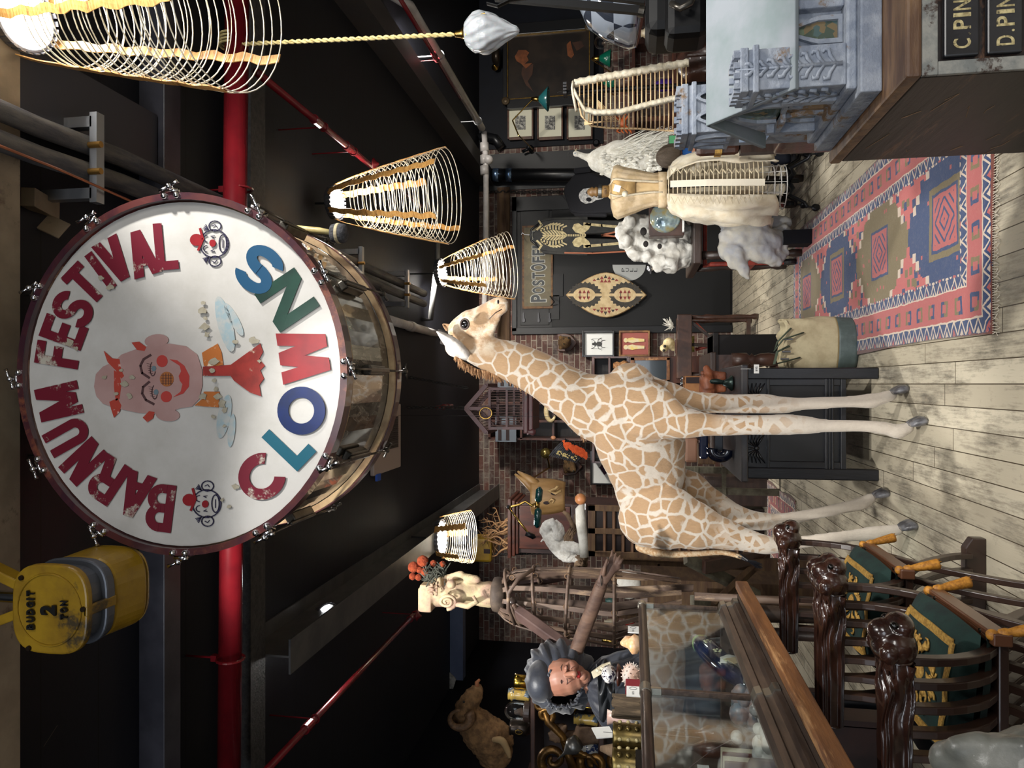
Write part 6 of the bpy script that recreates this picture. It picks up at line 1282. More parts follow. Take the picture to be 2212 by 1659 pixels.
# t-shirt
t = thing('skull_shirt', 'black shirt printed with a pale skull hanging above the dress form', 'shirt', W(1320, 415, 9.5)); sy = 9.5
m = MB(); m.ppx([(1222, 398), (1217, 412), (1222, 428), (1232, 458), (1262, 462), (1330, 458), (1330, 384), (1300, 380), (1275, 372), (1240, 376)], sy, .12); m.ppx([(1240, 376), (1238, 362), (1275, 358), (1278, 372)], sy+.02, .08); m.ppx([(1236, 456), (1240, 466), (1312, 468), (1312, 458)], sy+.02, .08); mk(m, 'jersey', M('black_jersey', (14, 15, 22), .9), t, bevel=.03)
m = MB().ppx([(1252, 416), (1250, 424), (1254, 434), (1264, 440), (1278, 438), (1288, 432), (1300, 430), (1308, 424), (1306, 414), (1296, 410), (1284, 410), (1274, 406), (1260, 408)], sy-.005, .004); pr = mk(m, 'skull_print', M('print_white', (206, 206, 204), .8, c2=(150, 150, 150), sc=30), t)
m = MB().ppx(epx(1272, 431, 6, 4.5, .2), sy-.009, .003); m.ppx(epx(1272, 416, 6, 4.5), sy-.009, .003); m.ppx([(1284, 423), (1290, 420), (1290, 427)], sy-.009, .003)
for k in range(5): m.ppx(rect(1294+k*.2, 415+k*3, 1302, 415.8+k*3), sy-.009, .003)
mk(m, 'skull_features', M('black_jersey'), pr)
mk(MB().tube([W(1220, 412, 9.56), W(1206, 413, 9.62), W(1206, 413, BY)], .006, 6), 'hanger_hook', IRON, t)
# framed pictures
BFR = M('black_frame', (18, 18, 20), .35, coat=.3); WFR = M('walnut_frame', (84, 54, 36), .4, c2=(64, 40, 28), sc=12); MAT = M('picture_mount', (206, 204, 184), .9); WHT = M('white_mount', (226, 228, 226), .9)
PGL = M('picture_surface', (206, 204, 184), .12)
def picture(name, label, x0, y0, x1, y1, Y, fw, fm, mm, group=None, dep=.03, cat='picture'):
    t = thing(name, label, cat, W(x1, (y0+y1)/2, Y), group); m = MB()
    for r_ in ((x0, y0, x0+fw, y1), (x1-fw, y0, x1, y1), (x0+fw, y0, x1-fw, y0+fw), (x0+fw, y1-fw, x1-fw, y1)): m.bxp(*r_, Y, dep)
    mk(m, 'frame', fm, t, bevel=.004); m = MB(); m.bxp(x0+fw*.8, y0+fw*.8, x1-fw*.8, y1-fw*.8, Y+dep*.5, dep*.45); mk(m, 'mount', mm, t); return t
def img(t, pts, Y, mat, name='picture', th=.004): return mk(MB().ppx(pts, Y, th), name, mat, t)
ETC = NT('etching'); v = ETC.obj(); ETC.set(col=ETC.ramp(ETC.noise(v, 26, 9, .85), [(.42, (30, 32, 34)), (.5, (120, 120, 116)), (.58, (196, 194, 184))]), rough=.6); ETC = ETC.m
for i, (x0, x1, w_) in enumerate(((1096, 1152, 'topmost'), (1160, 1216, 'middle'), (1224, 1280, 'lowest'))):
    t = picture('framed_print', 'small dark print in wide cream mount and walnut frame, %s of three in a column' % w_, x0, 228, x1, 300, 10.2, 3.6, WFR, MAT, 'three matching prints'); img(t, rect(x0+17, 250, x0+39, 280), 10.208, ETC, 'print')
GLF = M('gilt_slip', (166, 132, 66), .35, .8, c2=(130, 100, 48), sc=20); t = thing('old_painting', 'large dark old painting with two dim faces in a black and gilt frame', 'painting', W(1283, 140, 10.1))
for off, fw, fm, nm, yy in ((0, 9, BFR, 'outer_frame', 10.12), (8, 3, GLF, 'gilt_slip', 10.14)):
    m = MB(); x0, y0, x1, y1 = 1086+off, 52+off, 1283-off, 224-off
    for r_ in ((x0, y0, x0+fw, y1), (x1-fw, y0, x1, y1), (x0+fw, y0, x1-fw, y0+fw), (x0+fw, y1-fw, x1-fw, y1)): m.bxp(*r_, yy, .06)
    mk(m, nm, fm, t, bevel=.006)
for px, py in ((1272, 58), (1092, 218), (1092, 58), (1274, 216)): m = MB(); blob(m, px, py, 10.1, 9, .5, 1); blob(m, px, py, 10.08, 5, .5, 1); mk(m, 'corner_boss', M('boss_bronze', (84, 70, 52), .5, .5), t, smooth=True)
img(t, rect(1095, 61, 1274, 215), 10.17, M('dark_oil_canvas', (26, 21, 18), .35, c2=(40, 32, 26), sc=3), 'canvas')
OFL = M('oil_flesh', (116, 66, 36), .4, c2=(90, 50, 28), sc=8); ODR = M('oil_drapery', (62, 38, 26), .4, c2=(50, 32, 24), sc=6)
m = MB(); m.ppx([(1112, 122), (1120, 108), (1136, 108), (1143, 114), (1138, 122), (1142, 130), (1134, 138), (1150, 136), (1136, 148), (1126, 138), (1116, 132)], 10.163, .003); m.ppx([(1224, 96), (1232, 88), (1236, 104), (1240, 118), (1234, 126), (1226, 120)], 10.163, .003); mk(m, 'painted_faces', OFL, t)
m = MB(); m.ppx([(1128, 146), (1152, 138), (1150, 160), (1140, 176), (1152, 198), (1136, 184), (1126, 160)], 10.165, .003); m.ppx([(1236, 92), (1256, 88), (1262, 100), (1246, 110)], 10.165, .003); mk(m, 'painted_drapery', ODR, t)
BTL = M('beetle_black', (24, 24, 20), .4)
t = picture('beetle_picture', 'beetle mounted on white in a deep black frame on the brick', 1257, 714, 1327, 771, 10.1, 4, BFR, M('grey_mount', (170, 172, 170), .9), dep=.10); img(t, rect(1268, 722, 1323, 768), 10.13, WHT, 'card')
m = MB(); m.ppx(epx(1294, 743, 6.5, 5), 10.12, .012); m.ppx(epx(1285, 743, 3.5, 4), 10.12, .012); m.ppx(epx(1281, 743, 2, 2.4), 10.12, .01)
for s in (-1, 1):
    for q in (((1286, 743+s*4), (1281, 743+s*9), (1277, 743+s*10)), ((1291, 743+s*5), (1293, 743+s*10), (1299, 743+s*13)), ((1297, 743+s*4), (1303, 743+s*8), (1307, 743+s*8))): stroke(m, q, 1, 10.12, .006)
mk(m, 'beetle', BTL, t); BLN = MB(); stroke(BLN, rect(1279, 732, 1300, 753), .5, 10.128, .002, True); mk(BLN, 'ruled_square', IRON, t)
t = picture('figures_picture', 'two pale shell figures on pink in a gilt and brown frame', 1337, 714, 1404, 770, 10.1, 4, M('brown_gilt_frame', (92, 58, 34), .4, .2, c2=(130, 92, 50), sc=10), M('dusty_pink_card', (158, 92, 84), .9), dep=.08)
m = MB()
for py, s in ((735, 1), (750, -1)): m.ppx(epx(1352, py, 5, 5), 10.12, .004); m.ppx([(1357, py-4), (1366, py-6), (1374, py-4), (1392, py-3), (1392, py+3), (1374, py+4), (1366, py+6), (1357, py+4)], 10.12, .004)
mk(m, 'shell_figures', M('shell_cream', (212, 200, 168), .6, c2=(220, 196, 110), sc=9), t)
t = picture('moth_picture', 'purple moth on white in a black frame partly behind the giraffe back', 1275, 974, 1326, 1048, 10.1, 4, BFR, WHT, dep=.08)
m = MB(); m.ppx([(1296, 1009), (1305, 996), (1314, 998), (1311, 1009), (1314, 1020), (1305, 1026), (1296, 1011)], 10.12, .004); stroke(m, [(1294, 1010), (1316, 1010)], 1.6, 10.118, .004); mk(m, 'moth', M('moth_purple', (64, 34, 60), .8), t)
# animal heads on shields
FUR = M('brown_fur', (112, 84, 48), .9, c2=(84, 60, 34), sc=50, bump=1); SHW = M('trophy_shield_wood', (78, 48, 36), .45, c2=(60, 36, 28), sc=10)
for lab, cx, cy, sg in (('snarling brown fox head on a wooden shield right of the giraffe neck', 1223, 740, 1), ('snarling brown badger head on a wooden shield above the moth picture', 1234, 1008, -1)):
    t = thing('trophy_head', lab, 'trophy', W(cx+20, cy, 10.1), 'small trophy heads'); m = MB().ppx([(cx-20, cy-18), (cx-4, cy-20), (cx+10, cy-17), (cx+18, cy-8), (cx+24, cy), (cx+18, cy+8), (cx+10, cy+17), (cx-4, cy+20), (cx-20, cy+18), (cx-17, cy)], 10.2, .05); mk(m, 'shield', SHW, t, bevel=.01)
    m = MB(); limb(m, [(cx-4, cy, 10.15, 28), (cx-2, cy, 10.0, 24), (cx+3, cy-sg*5, 9.88, 15), (cx+6, cy-sg*9, 9.8, 9)], 1, 14, up=(1, 0, 0))
    for s in (-1, 1): blob(m, cx-12, cy+s*11, 10.02, 5, .6, 1)
    hd = mk(m, 'head', FUR, t, remesh=.012, sm=2); m = MB(); blob(m, cx+5, cy-sg*10, 9.77, 2.4); blob(m, cx-5, cy-8, 9.87, 1.6); blob(m, cx-5, cy+3, 9.87, 1.6); mk(m, 'nose_and_eyes', BTL, hd, smooth=True)
# wall lamps
ENM = M('green_enamel', (12, 92, 72), .2, coat=.6); BLE = M('teal_enamel', (36, 96, 100), .25, coat=.5)
def shade(t, base, mouth, r0, r1, mat):
    a = mouth-base; mk(MB().lathe([(r0, 0), (r0*1.3, a.length*.06), (r1, a.length)], 28, base, a, cap=False), 'lamp_shade', mat, t, smooth=True, solid=.006); mk(MB().lathe([(.02, -.10), (.03, -.05), (.032, -.03), (r0, .0)], 14, base, a), 'socket', BRS, t, smooth=True)
Y = 9.3; t = thing('swing_arm_lamp', 'articulated wall lamp with a teal shade over the framed prints', 'lamp', W(1146, 322, 10.2)); m = MB()
for a, b in (((1150, 215), (1107, 260)), ((1107, 260), (1120, 292)), ((1120, 292), (1150, 322))): m.cyl(W(*a, Y), W(*b, Y if b[0] != 1150 else 10.1), .009, n=8)
mk(m, 'arm', BRS, t); shade(t, W(1164, 214, Y), W(1184, 214, Y), .03, .155, BLE); m = MB(); blob(m, 1147, 322, 10.24, 9, .9, .6); blob(m, 1142, 318, 10.1, 5); m.beam(W(1128, 328, 10.15), W(1150, 318, 10.15), .05, .03); mk(m, 'wall_bracket', IRON, t, smooth=True)
for lab, (cx, cy) in (('green enamel wall lamp beside the bell jar', (1297, 126)), ('green enamel wall lamp half hidden behind the canvas banded frame', (1305, 176))):
    t = thing('wall_lamp', lab, 'lamp', W(cx, cy, 10.2), 'green wall lamps'); shade(t, W(cx-2, cy, 9.8), W(cx+22, cy, 9.8), .03, .12, ENM); mk(MB().tube([W(cx-20, cy+1, 9.8), W(cx-4, cy+12, 9.9), W(cx+22, cy+30, 10.25)], .01, 8), 'arm', BRS, t)
t = thing('bowl_sconce', 'dark metal bowl wall light left of the old painting', 'lamp', W(1082, 122, 10.1)); m = MB(); m.lathe([(.01, 0), (.09, .02), (.125, .07), (.13, .11)], 22, W(1062, 122, 9.95), W(1082, 122, 9.95)-W(1062, 122, 9.95)); mk(m, 'bowl', M('dark_bronze', (58, 50, 44), .3, .8), t, smooth=True)
mk(MB().lathe([(.05, 0), (.05, .02), (.025, .03), (.02, .08)], 18, W(1070, 146, 10.1), (0, -1, 0)), 'brass_switch', BRS, t, smooth=True)
t = thing('brass_wall_lamp', 'brass globe wall lamp on the brick above the badger head', 'lamp', W(1215, 975, 10.1)); m = MB(); blob(m, 1179, 979, 9.6, 12); mk(m, 'globe', M('olive_brass', (120, 106, 58), .25, .8), t, smooth=True); mk(MB().tube([W(1183, 990, 9.6), W(1187, 1010, 9.7), W(1148, 1035, 10.25)], .012, 8), 'arm', BRS, t)
t = thing('black_goggle_vent', 'small round black fitting on the brick column by the prints', 'fitting', W(1290, 310, 10.2)); mk(MB().lathe([(.05, 0), (.05, .03), (.03, .06), (.01, .06)], 18, W(1288, 310, 10.29), (0, -1, 0)), 'disc', IRON, t)
# shelving at the right: top shelf board, cabinet top, uprights
SHF = M('mahogany_shelf', (78, 44, 32), .35, c2=(56, 32, 26), sc=8, stretch=(.4, 2, 2), coat=.3)
t = thing('plate_shelf', 'dark wooden wall shelf crossing the brick at right', 'shelf', W(1371, 200, 9.9)); m = MB(); m.bxp(1365, -60, 1372, 312, 9.75, .5); mk(m, 'shelf_board', SHF, t, bevel=.004)
m = MB(); m.bxp(1372, 84, 1452, 89, 10.0, .25); mk(m, 'support', SHF, t); m = MB(); m.bxp(1372, 254, 1452, 259, 10.0, .25); mk(m, 'support', SHF, t)
t = thing('long_sideboard', 'long dark sideboard below the wall shelf at right', 'sideboard', (W(1455, 120, 9.4).x, 9.6, 0)); a = W(1452, -60, 9.2); b = W(1452, 312, 9.2); mk(MB().b2((b.x, 9.2, a.z-.05), (a.x, 10.2, a.z)), 'top', SHF, t, bevel=.006); mk(MB().b2((b.x+.04, 9.26, .05), (a.x, 10.18, a.z-.05)), 'carcass', SHF, t)
for k in range(5): x = b.x+.06+k*.6; mk(MB().b2((x, 9.245, .12), (x+.54, 9.262, a.z-.1)), 'door', SHF, t, bevel=.006)
CLG = GLASS
def belljar(name, label, px0, px1, py, r, Y, base, fill):
    k = mpx(Y, px0); t = thing(name, label, 'bell jar', W(px1, py, Y)); b = W(px1, py, Y); h = (px1-px0)*k-.03; R0 = r*k
    mk(MB().lathe([(R0*1.1, 0), (R0*1.1, .03), (R0, .035)], 22, b), 'base', base, t); mk(MB().lathe([(R0, .035), (R0, h-R0)]+[(R0*cos(q), h-R0+R0*sin(q)) for q in [.3, .6, .9, 1.2, 1.5]], 26, b, cap=False), 'glass_dome', CLG, t, smooth=True); fill(t, b, h, R0); return t
def birds(t, b, h, R0):
    m = MB(); m.tube([b+V((0, 0, .03)), b+V((.01, 0, h*.4)), b+V((-.02, 0, h*.75))], .008, 6); m.ell(b+V((.0, 0, h*.5)), (.03, .02, .05)); m.ell(b+V((.02, 0, h*.62)), .02); m.ell(b+V((-.02, 0, h*.75)), (.03, .02, .025)); m.tube([b+V((0, 0, h*.45)), b+V((.06, 0, h*.2))], [.015, .003], 6); mk(m, 'stuffed_bird', M('bird_brown', (84, 62, 48), .9, c2=(40, 36, 34), sc=30), t, smooth=True)
belljar('bell_jar', 'glass dome with a stuffed bird on a gold base on the wall shelf', 1280, 1365, 86, 15, 9.95, M('gold_wicker', (176, 140, 62), .6, c2=(120, 90, 36), sc=80, bump=.8), birds)
CRM2 = M('cream_pottery', (206, 196, 172), .4, c2=(180, 160, 130), sc=12)
def pot(name, label, cat, px0, px1, py, hw, Y, mat, prof=None, group=None, extra=None):
    """turned vessel standing with its foot at px1 and its rim at px0"""
    b = W(px1, py, Y); h = (px1-px0)*mpx(Y, px1); r = hw*mpx(Y, px1); prof = prof or [(.6, 0), (.85, .15), (1, .4), (.9, .65), (.55, .85), (.6, 1), (.52, 1), (.45, .86)]
    t = thing(name, label, cat, b, group); mk(MB().lathe([(q*r, z*h) for q, z in prof], 24, b), 'body', mat, t, smooth=True)
    if extra: extra(t, b, h, r)
    return t
pot('pottery_vase', 'cream and tan vase with an oval panel on the sideboard', 'vase', 1385, 1412, 70, 13, 9.5, CRM2); 
pot('white_jug', 'white jug standing on the sideboard under the black case', 'jug', 1412, 1450, 78, 11, 9.4, CRM2); pot('purple_jar', 'purple jar on the sideboard behind the hoop frame', 'jar', 1414, 1452, 183, 13, 9.5, M('purple_glaze', (60, 36, 120), .3), [(1, 0), (1, .7), (.7, .85), (.75, 1), (.6, 1)])
m = MB(); m.bxp(1434, 68, 1451, 94, 9.6, .1); one(m, 'yellow_box', M('amber_box', (190, 130, 50), .5), 'small amber box on the sideboard beside the white jug', 'box')
m = MB(); m.bxp(1408, 88, 1450, 106, 9.7, .12); one(m, 'clear_box', M('pale_acrylic', (150, 148, 138), .3), 'pale clear box on the sideboard right of the amber box', 'box')
t = thing('crab_model', 'orange carved crab on the wall shelf behind the hoop frame', 'model', W(1365, 270, 9.9)); m = MB(); blob(m, 1345, 266, 9.9, 11, .7, .8)
for k in range(8): m.tube([W(1345, 266, 9.9), W(1328+k*5, 250+(k % 2)*34, 9.85), W(1336+k*4, 246+(k % 2)*42, 9.8)], [.02, .015, .005], 6)
mk(m, 'shell_and_legs', M('crab_orange', (190, 100, 56), .5), t, smooth=True)
# ---- birdcage
t = thing('birdcage', 'house shaped dark red wooden birdcage hanging left of the giraffe neck', 'birdcage', W(1160, 905, 6.9)); CGR = M('oxblood_wood', (70, 34, 36), .5, c2=(68, 36, 40), sc=16, wear=(44, 34, 38)); Y0, Y1 = 7.6, 8.0
A = lambda x, y, z: W(x, y, 6.7)+V((0, z, 0))
fr = [(1058, 840), (1058, 925), (1132, 925), (1132, 840)]; m = MB()
for dz in (0, .42):
    for p, q in zip(fr, fr[1:]+fr[:1]): m.beam(A(*p, dz), A(*q, dz), .03, .025)
    m.beam(A(1095, 838, dz), A(1095, 927, dz), .022, .02)
for p in fr: m.beam(A(*p, 0), A(*p, .42), .03, .025)
mk(m, 'corner_frame', CGR, t); m = MB(); bars = 15
for i in range(1, bars):
    y = 840+85*i/bars; m.cyl(A(1058, y, 0), A(1132, y, 0), .003, n=5); m.cyl(A(1058, y, .42), A(1132, y, .42), .003, n=5)
for i in range(1, 9):
    for y in (840, 925): m.cyl(A(1058, y, .42*i/9), A(1132, y, .42*i/9), .003, n=5)
mk(m, 'wire_bars', M('cage_wire', (90, 70, 66), .4, .5), t); m = MB()
for dz in (-.03, .45): m.beam(A(1052, 832, dz), A(1008, 882, dz), .03, .04); m.beam(A(1008, 882, dz), A(1052, 934, dz), .03, .04); m.beam(A(1052, 882, dz), A(1012, 882, dz), .02, .03)
m.beam(A(1008, 882, -.03), A(1008, 882, .45), .03, .03)
for y, q in ((832, 0), (934, 0)): m.beam(A(1052, y, -.03), A(1052, y, .45), .03, .03)
mk(m, 'roof_frame', CGR, t); m = MB()
for i in range(1, 10):
    f = i/10
    for s in (-1, 1): m.cyl(A(1052-44*f, 882+s*(50-50*f), -.02), A(1052-44*f, 882+s*(50-50*f), .44), .003, n=5); m.cyl(A(1052, 882+s*50*f, -.03), A(1052-44*(1-f), 882+s*50*f, -.03), .0025, n=5)
mk(m, 'roof_wire', M('cage_wire'), t); m = MB(); m.b2(A(1132, 828, -.05), A(1142, 936, .47)); m.b2(A(1142, 834, -.03), A(1152, 930, .45)); mk(m, 'base_tray', CGR, t, bevel=.01)
for y in (832, 933): mk(MB().lathe([(.02, 0), (.035, .03), (.02, .06), (.03, .08)], 12, A(1158, y, -.02)), 'foot', CGR, t, smooth=True)
mk(MB().tube([A(1052+13*cos(q), 892+12*sin(q), -.06) for q in [j*pi/10 for j in range(20)]], .007, 6, closed=True), 'hanging_ring', BRS, t)
# ---- flying bird
t = thing('mounted_bird', 'dark mounted bird with an orange and spotted wing spread above the giraffe back', 'bird', W(1290, 940, 6.5)); Y = 6.5; BFE = M('black_feathers', (34, 34, 38), .7, c2=(58, 60, 66), sc=30, bump=.5)
m = MB(); limb(m, [(1236, 890, Y, 16), (1248, 905, Y, 24), (1262, 925, Y, 22), (1285, 955, Y, 12)], .8, 12); limb(m, [(1232, 886, Y, 14), (1226, 880, Y, 8)], 1, 8); mk(m, 'body', BFE, t, remesh=.012, sm=2); p = W(1240, 900, 6.5); mk(MB().cyl(p, (p.x, p.y, CZ), .0015, n=5), 'hanging_wire', IRON, t)
m = MB(); O2 = MB(); sp = MB(); random.seed(3)
for k in range(16): f = k/15; a = W(1222+f*48, 948+f*24, Y-.05); b = W(1186+f*58, 985+f*14, Y-.12-.01*(k % 2)); m.tube([a, a.lerp(b, .6), b], [.016, .032, .008], 6, flat=.3)
for k in range(14): f = k/13; a = W(1226, 905+f*3, Y-.05); b = W(1196+f*40, 872+f*64, Y-.1); m.tube([a, a.lerp(b, .6), b], [.014, .026, .006], 6, flat=.3)
for k in range(110): f = random.random(); g_ = random.random(); p = W(1216+f*48+g_*4, 950+f*22+g_*12, Y-.16); O2.tube([p, p+V((-.045, -.01, -.015))], [.015, .003], 5)
for k in range(40): f = random.random(); g_ = random.uniform(.1, .9); p = W(1208+f*46-g_*14, 972+f*16+g_*8, Y-.17); sp.ell(p, (.006, .003, .006), n=6, m=4)
w_ = mk(m, 'wings', BFE, t, smooth=True); kindof(mk(O2, 'orange_feathers', M('orange_feathers', (214, 92, 40), .8, c2=(190, 70, 28), sc=40), w_), 'stuff'); kindof(mk(sp, 'pale_spots', M('yellow_spots', (190, 170, 110), .8), w_), 'stuff')
# ================= BEHIND THE DRESS FORM
def legs4(t, x0, x1, y0, y1, h, r, mat, prof=None):
    for x in (x0, x1):
        for y in (y0, y1): mk(MB().lathe([(q*r, z*h) for q, z in (prof or [(.8, 0), (1, .1), (.6, .15), (1, .35), (.7, .7), (1, .8), (1, 1)])], 12, (x, y, 0)), 'leg', mat, t, smooth=True)
DTB = M('dark_table_wood', (58, 44, 38), .4, c2=(44, 34, 30), sc=6, stretch=(.6, 3, 3), bump=.15)
t = thing('skull_table', 'dark wooden table carrying the white animal skull', 'table', (1.5, 6.4, 0)); mk(MB().b2((.98, 6.0, .80), (1.74, 6.85, .87)), 'top', DTB, t, bevel=.012); legs4(t, 1.06, 1.66, 6.1, 6.75, .80, .035, DTB)
BON = M('bleached_bone', (216, 214, 206), .65, c2=(186, 182, 172), sc=12, bump=.45); Y = 6.25
m = MB(); limb(m, [(1480, 545, Y, 60), (1450, 548, Y, 80), (1415, 540, Y, 66), (1385, 530, Y, 60), (1360, 515, Y, 54), (1350, 500, Y, 44)], .9, 16); limb(m, [(1370, 480, Y, 40), (1400, 490, Y, 50), (1440, 500, Y, 40), (1470, 500, Y, 50)], 1, 12)
for q in ((1352, 520, 15), (1372, 548, 15), (1398, 556, 14), (1425, 570, 16), (1450, 568, 16), (1345, 498, 13), (1360, 480, 16)): blob(m, q[0], q[1], Y-.12, q[2])
t = thing('animal_skull', 'large white knobbly animal skull on the dark table', 'skull', W(1490, 520, Y)); mk(m, 'cranium', BON, t, remesh=.014, sm=2, disp=(.07, .07))
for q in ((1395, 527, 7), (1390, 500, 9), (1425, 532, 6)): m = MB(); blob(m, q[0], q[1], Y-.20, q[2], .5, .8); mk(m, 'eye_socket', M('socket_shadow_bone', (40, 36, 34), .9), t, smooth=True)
t = thing('glass_lens', 'thick glass lens with painted rainbow glints in a dark wooden frame on the table', 'lens', W(1478, 480, 5.95)); yy = 5.93
m = MB(); m.bxp(1402, 448, 1478, 508, yy+.02, .12); mk(m, 'frame', M('lens_frame', (74, 52, 44), .4, c2=(54, 38, 34), sc=8), t, bevel=.008)
g = NT('lens_painted_glints'); v = g.obj(); g.set(col=g.ramp(g.noise(v, 7, 3), [(.3, (60, 80, 92)), (.45, (150, 170, 172)), (.55, (170, 160, 110)), (.62, (120, 90, 130)), (.75, (40, 60, 70))]), rough=.05, coat=1, metal=.3); m = MB(); c = W(1437, 470, yy+.02); m.ell(c, (.125, .05, .125), n=28, m=14); mk(m, 'lens', g.m, t, smooth=True)  # glints and reflections are painted into the lens colour
one(MB().bxp(1474, 470, 1478, 500, 5.9, .03), 'white_label', M('paper_white'), 'white card lying at the foot of the glass lens', 'label')
RDM = M('red_frame_paint', (156, 62, 48), .5, c2=(120, 44, 36), sc=12); t = thing('red_metal_cart', 'orange red metal cart under the skull table', 'cart', (1.25, 6.45, 0)); m = MB(); m.tube([(1.02, 6.3, .1), (1.02, 6.3, .70), (1.05, 6.6, .72), (1.5, 6.6, .72), (1.5, 6.3, .70), (1.5, 6.3, .1)], .02, 8); m.b2((1.0, 6.28, .34), (1.52, 6.62, .40)); m.b2((1.15, 6.28, .54), (1.5, 6.32, .60)); mk(m, 'frame', RDM, t)
for q in (1.02, 1.5): mk(MB().lathe([(.05, -.02), (.06, 0), (.05, .02)], 16, (q, 6.3, .06), (1, 0, 0)), 'wheel', M('black_rubber', (16, 16, 17), .6), t)
Y = 5.8; GBN = M('grey_bone', (152, 154, 160), .7, c2=(176, 172, 162), sc=6, bump=.45); m = MB()
limb(m, [(1572, 478, Y+.1, 44), (1600, 500, Y, 80), (1640, 520, Y, 96), (1672, 520, Y, 70), (1690, 500, Y+.05, 40)], .5, 18); limb(m, [(1575, 540, Y, 50), (1592, 560, Y-.05, 44), (1606, 580, Y-.1, 26), (1616, 600, Y-.12, 15)], .8, 14); limb(m, [(1640, 540, Y-.05, 60), (1668, 560, Y-.05, 40), (1690, 545, Y, 30)], .6, 12); blob(m, 1580, 515, Y, 26, .7)
limb(m, [(1600, 470, Y+.1, 30), (1660, 478, Y+.1, 34), (1700, 482, Y+.1, 24)], .8)
one(MB().b2((W(1700, 530, Y).x, Y-.06, 0), (W(1700, 500, Y).x, Y+.1, W(1690, 500, Y).z)), 'bone_stand', BLK, 'low black block under the huge grey bone', 'stand')
one(m, 'pelvis_bone', GBN, 'huge grey weathered bone with a pale tip standing on the floor by the runner rug', 'bone', remesh=.014, sm=3, disp=(.10, .06))
# ---- right side
LTH = M('cracked_brown_leather', (66, 42, 32), .3, c2=(50, 32, 26), sc=12, bump=.3, coat=.25)
t = thing('studded_trunk', 'studded brown leather trunk on crossed legs behind the church tag', 'trunk', (1.75, 4.7, 0)); a = W(1585, 330, 5.3); xx = (a.x, a.x+1.0)
mk(MB().b2((xx[0], 4.6, .32), (xx[1], 5.3, .72)), 'trunk_body', LTH, t, bevel=.02); m = MB()
for i in range(34): m.ell((xx[0]+.02+i*.028, 4.598, .345), .006, n=6, m=4); m.ell((xx[0]+.02+i*.028, 4.598, .70), .006, n=6, m=4)
kindof(mk(m, 'brass_studs', GRY, t), 'stuff')
for s in (0, 1): mk(MB().beam((xx[0]+.05+.5*s, 4.66, .02), (xx[0]+.5+.3*s, 4.7, .32), .04, .04), 'leg', PLK, t)
Y = 3.6; t = thing('leather_armchair', 'cracked brown leather armchair back behind the church roof', 'armchair', (W(1530, 140, Y).x, Y+.3, 0)); m = MB(); c = W(1590, 150, Y)
for i in range(3): m.ell((c.x-.12+i*.17, Y, .98), (.10, .13, .17), n=18, m=12)
m.ell((c.x+.05, Y+.1, .72), (.34, .2, .3)); m.b2((c.x-.28, Y-.05, .1), (c.x+.42, Y+.5, .6)); mk(m, 'upholstery', LTH, t, remesh=.02, sm=4)
m = MB(); m.tube([(c.x+.02, Y-.14, 1.10), (c.x+.02, Y-.15, .95), (c.x+.0, Y-.12, .8)], .008, 6); mk(m, 'piping', LTH, t)
Y = 4.3; t = thing('leather_boot_bag', 'tall brown leather roll with gold patterned trim beside the rear church tower', 'bag', W(1600, 312, Y)); m = MB(); m.b2(W(1600, 330, Y), W(1502, 286, Y)+V((0, .06, 0))); mk(m, 'leather_body', LTH, t, bevel=.04)
m = MB(); m.bxp(1545, 288, 1560, 330, Y-.01, .08); mk(m, 'gold_trim', EMB, t); ANT = M('cast_iron_relief', (92, 84, 78), .5, .4, c2=(64, 58, 54), sc=14, bump=.5)
one(MB().b2((W(1600, 330, Y).x, Y-.0, 0), (W(1600, 286, Y).x, Y+.06, W(1600, 300, Y).z)), 'bag_stand', DTB, 'dark box under the brown leather roll', 'box')
Y = 4.4; t = thing('iron_stove_back', 'round topped cast iron relief plate with circles behind the leather armchair', 'plaque', W(1560, 95, Y)); P_ = lambda x, y: W(x, y, Y)
m = MB().ppx([(1558, 150), (1490, 152), (1477, 140), (1472, 110), (1472, 70), (1480, 45), (1492, 32), (1558, 32)], Y, .05); mk(m, 'plate', ANT, t, bevel=.01)
for cx, cy, r in ((1496, 94, 20), (1510, 60, 12), (1512, 128, 12), (1540, 70, 9), (1540, 110, 9)):
    m = MB()
    for q in range(3): rr = r*(1-.3*q)*mpx(Y, cx); m.tube([P_(cx, cy)+V((cos(a)*rr, -.005, sin(a)*rr)) for a in [j*pi/12 for j in range(24)]], .007, 6, closed=True)
    m.ell(P_(cx, cy), .02); mk(m, 'relief_ring', ANT, t, smooth=True)
mk(MB().b2((P_(1558, 150).x, Y+.02, 0), (P_(1558, 32).x, Y+.10, P_(1556, 60).z)), 'stand', DTB, t)
BPL = M('gloss_black', (5, 5, 6), .5, spec=.2); Y = 2.6; t = thing('black_case', 'glossy black hard case hanging at the top right edge of the photo', 'case', W(1545, 30, Y)); m = MB(); m.bxp(1395, -70, 1538, 58, Y, .22); mk(m, 'shell', BPL, t, bevel=.04); m = MB(); m.bxp(1438, -60, 1532, 70, Y-.06, .16); mk(m, 'pocket', BPL, t, bevel=.03); m = MB().tube([W(1450, 8, Y-.08), W(1470, 18, Y-.1), W(1490, 8, Y-.1), W(1500, -10, Y-.08)], .012, 8); mk(m, 'handle', GRY, t, smooth=True)
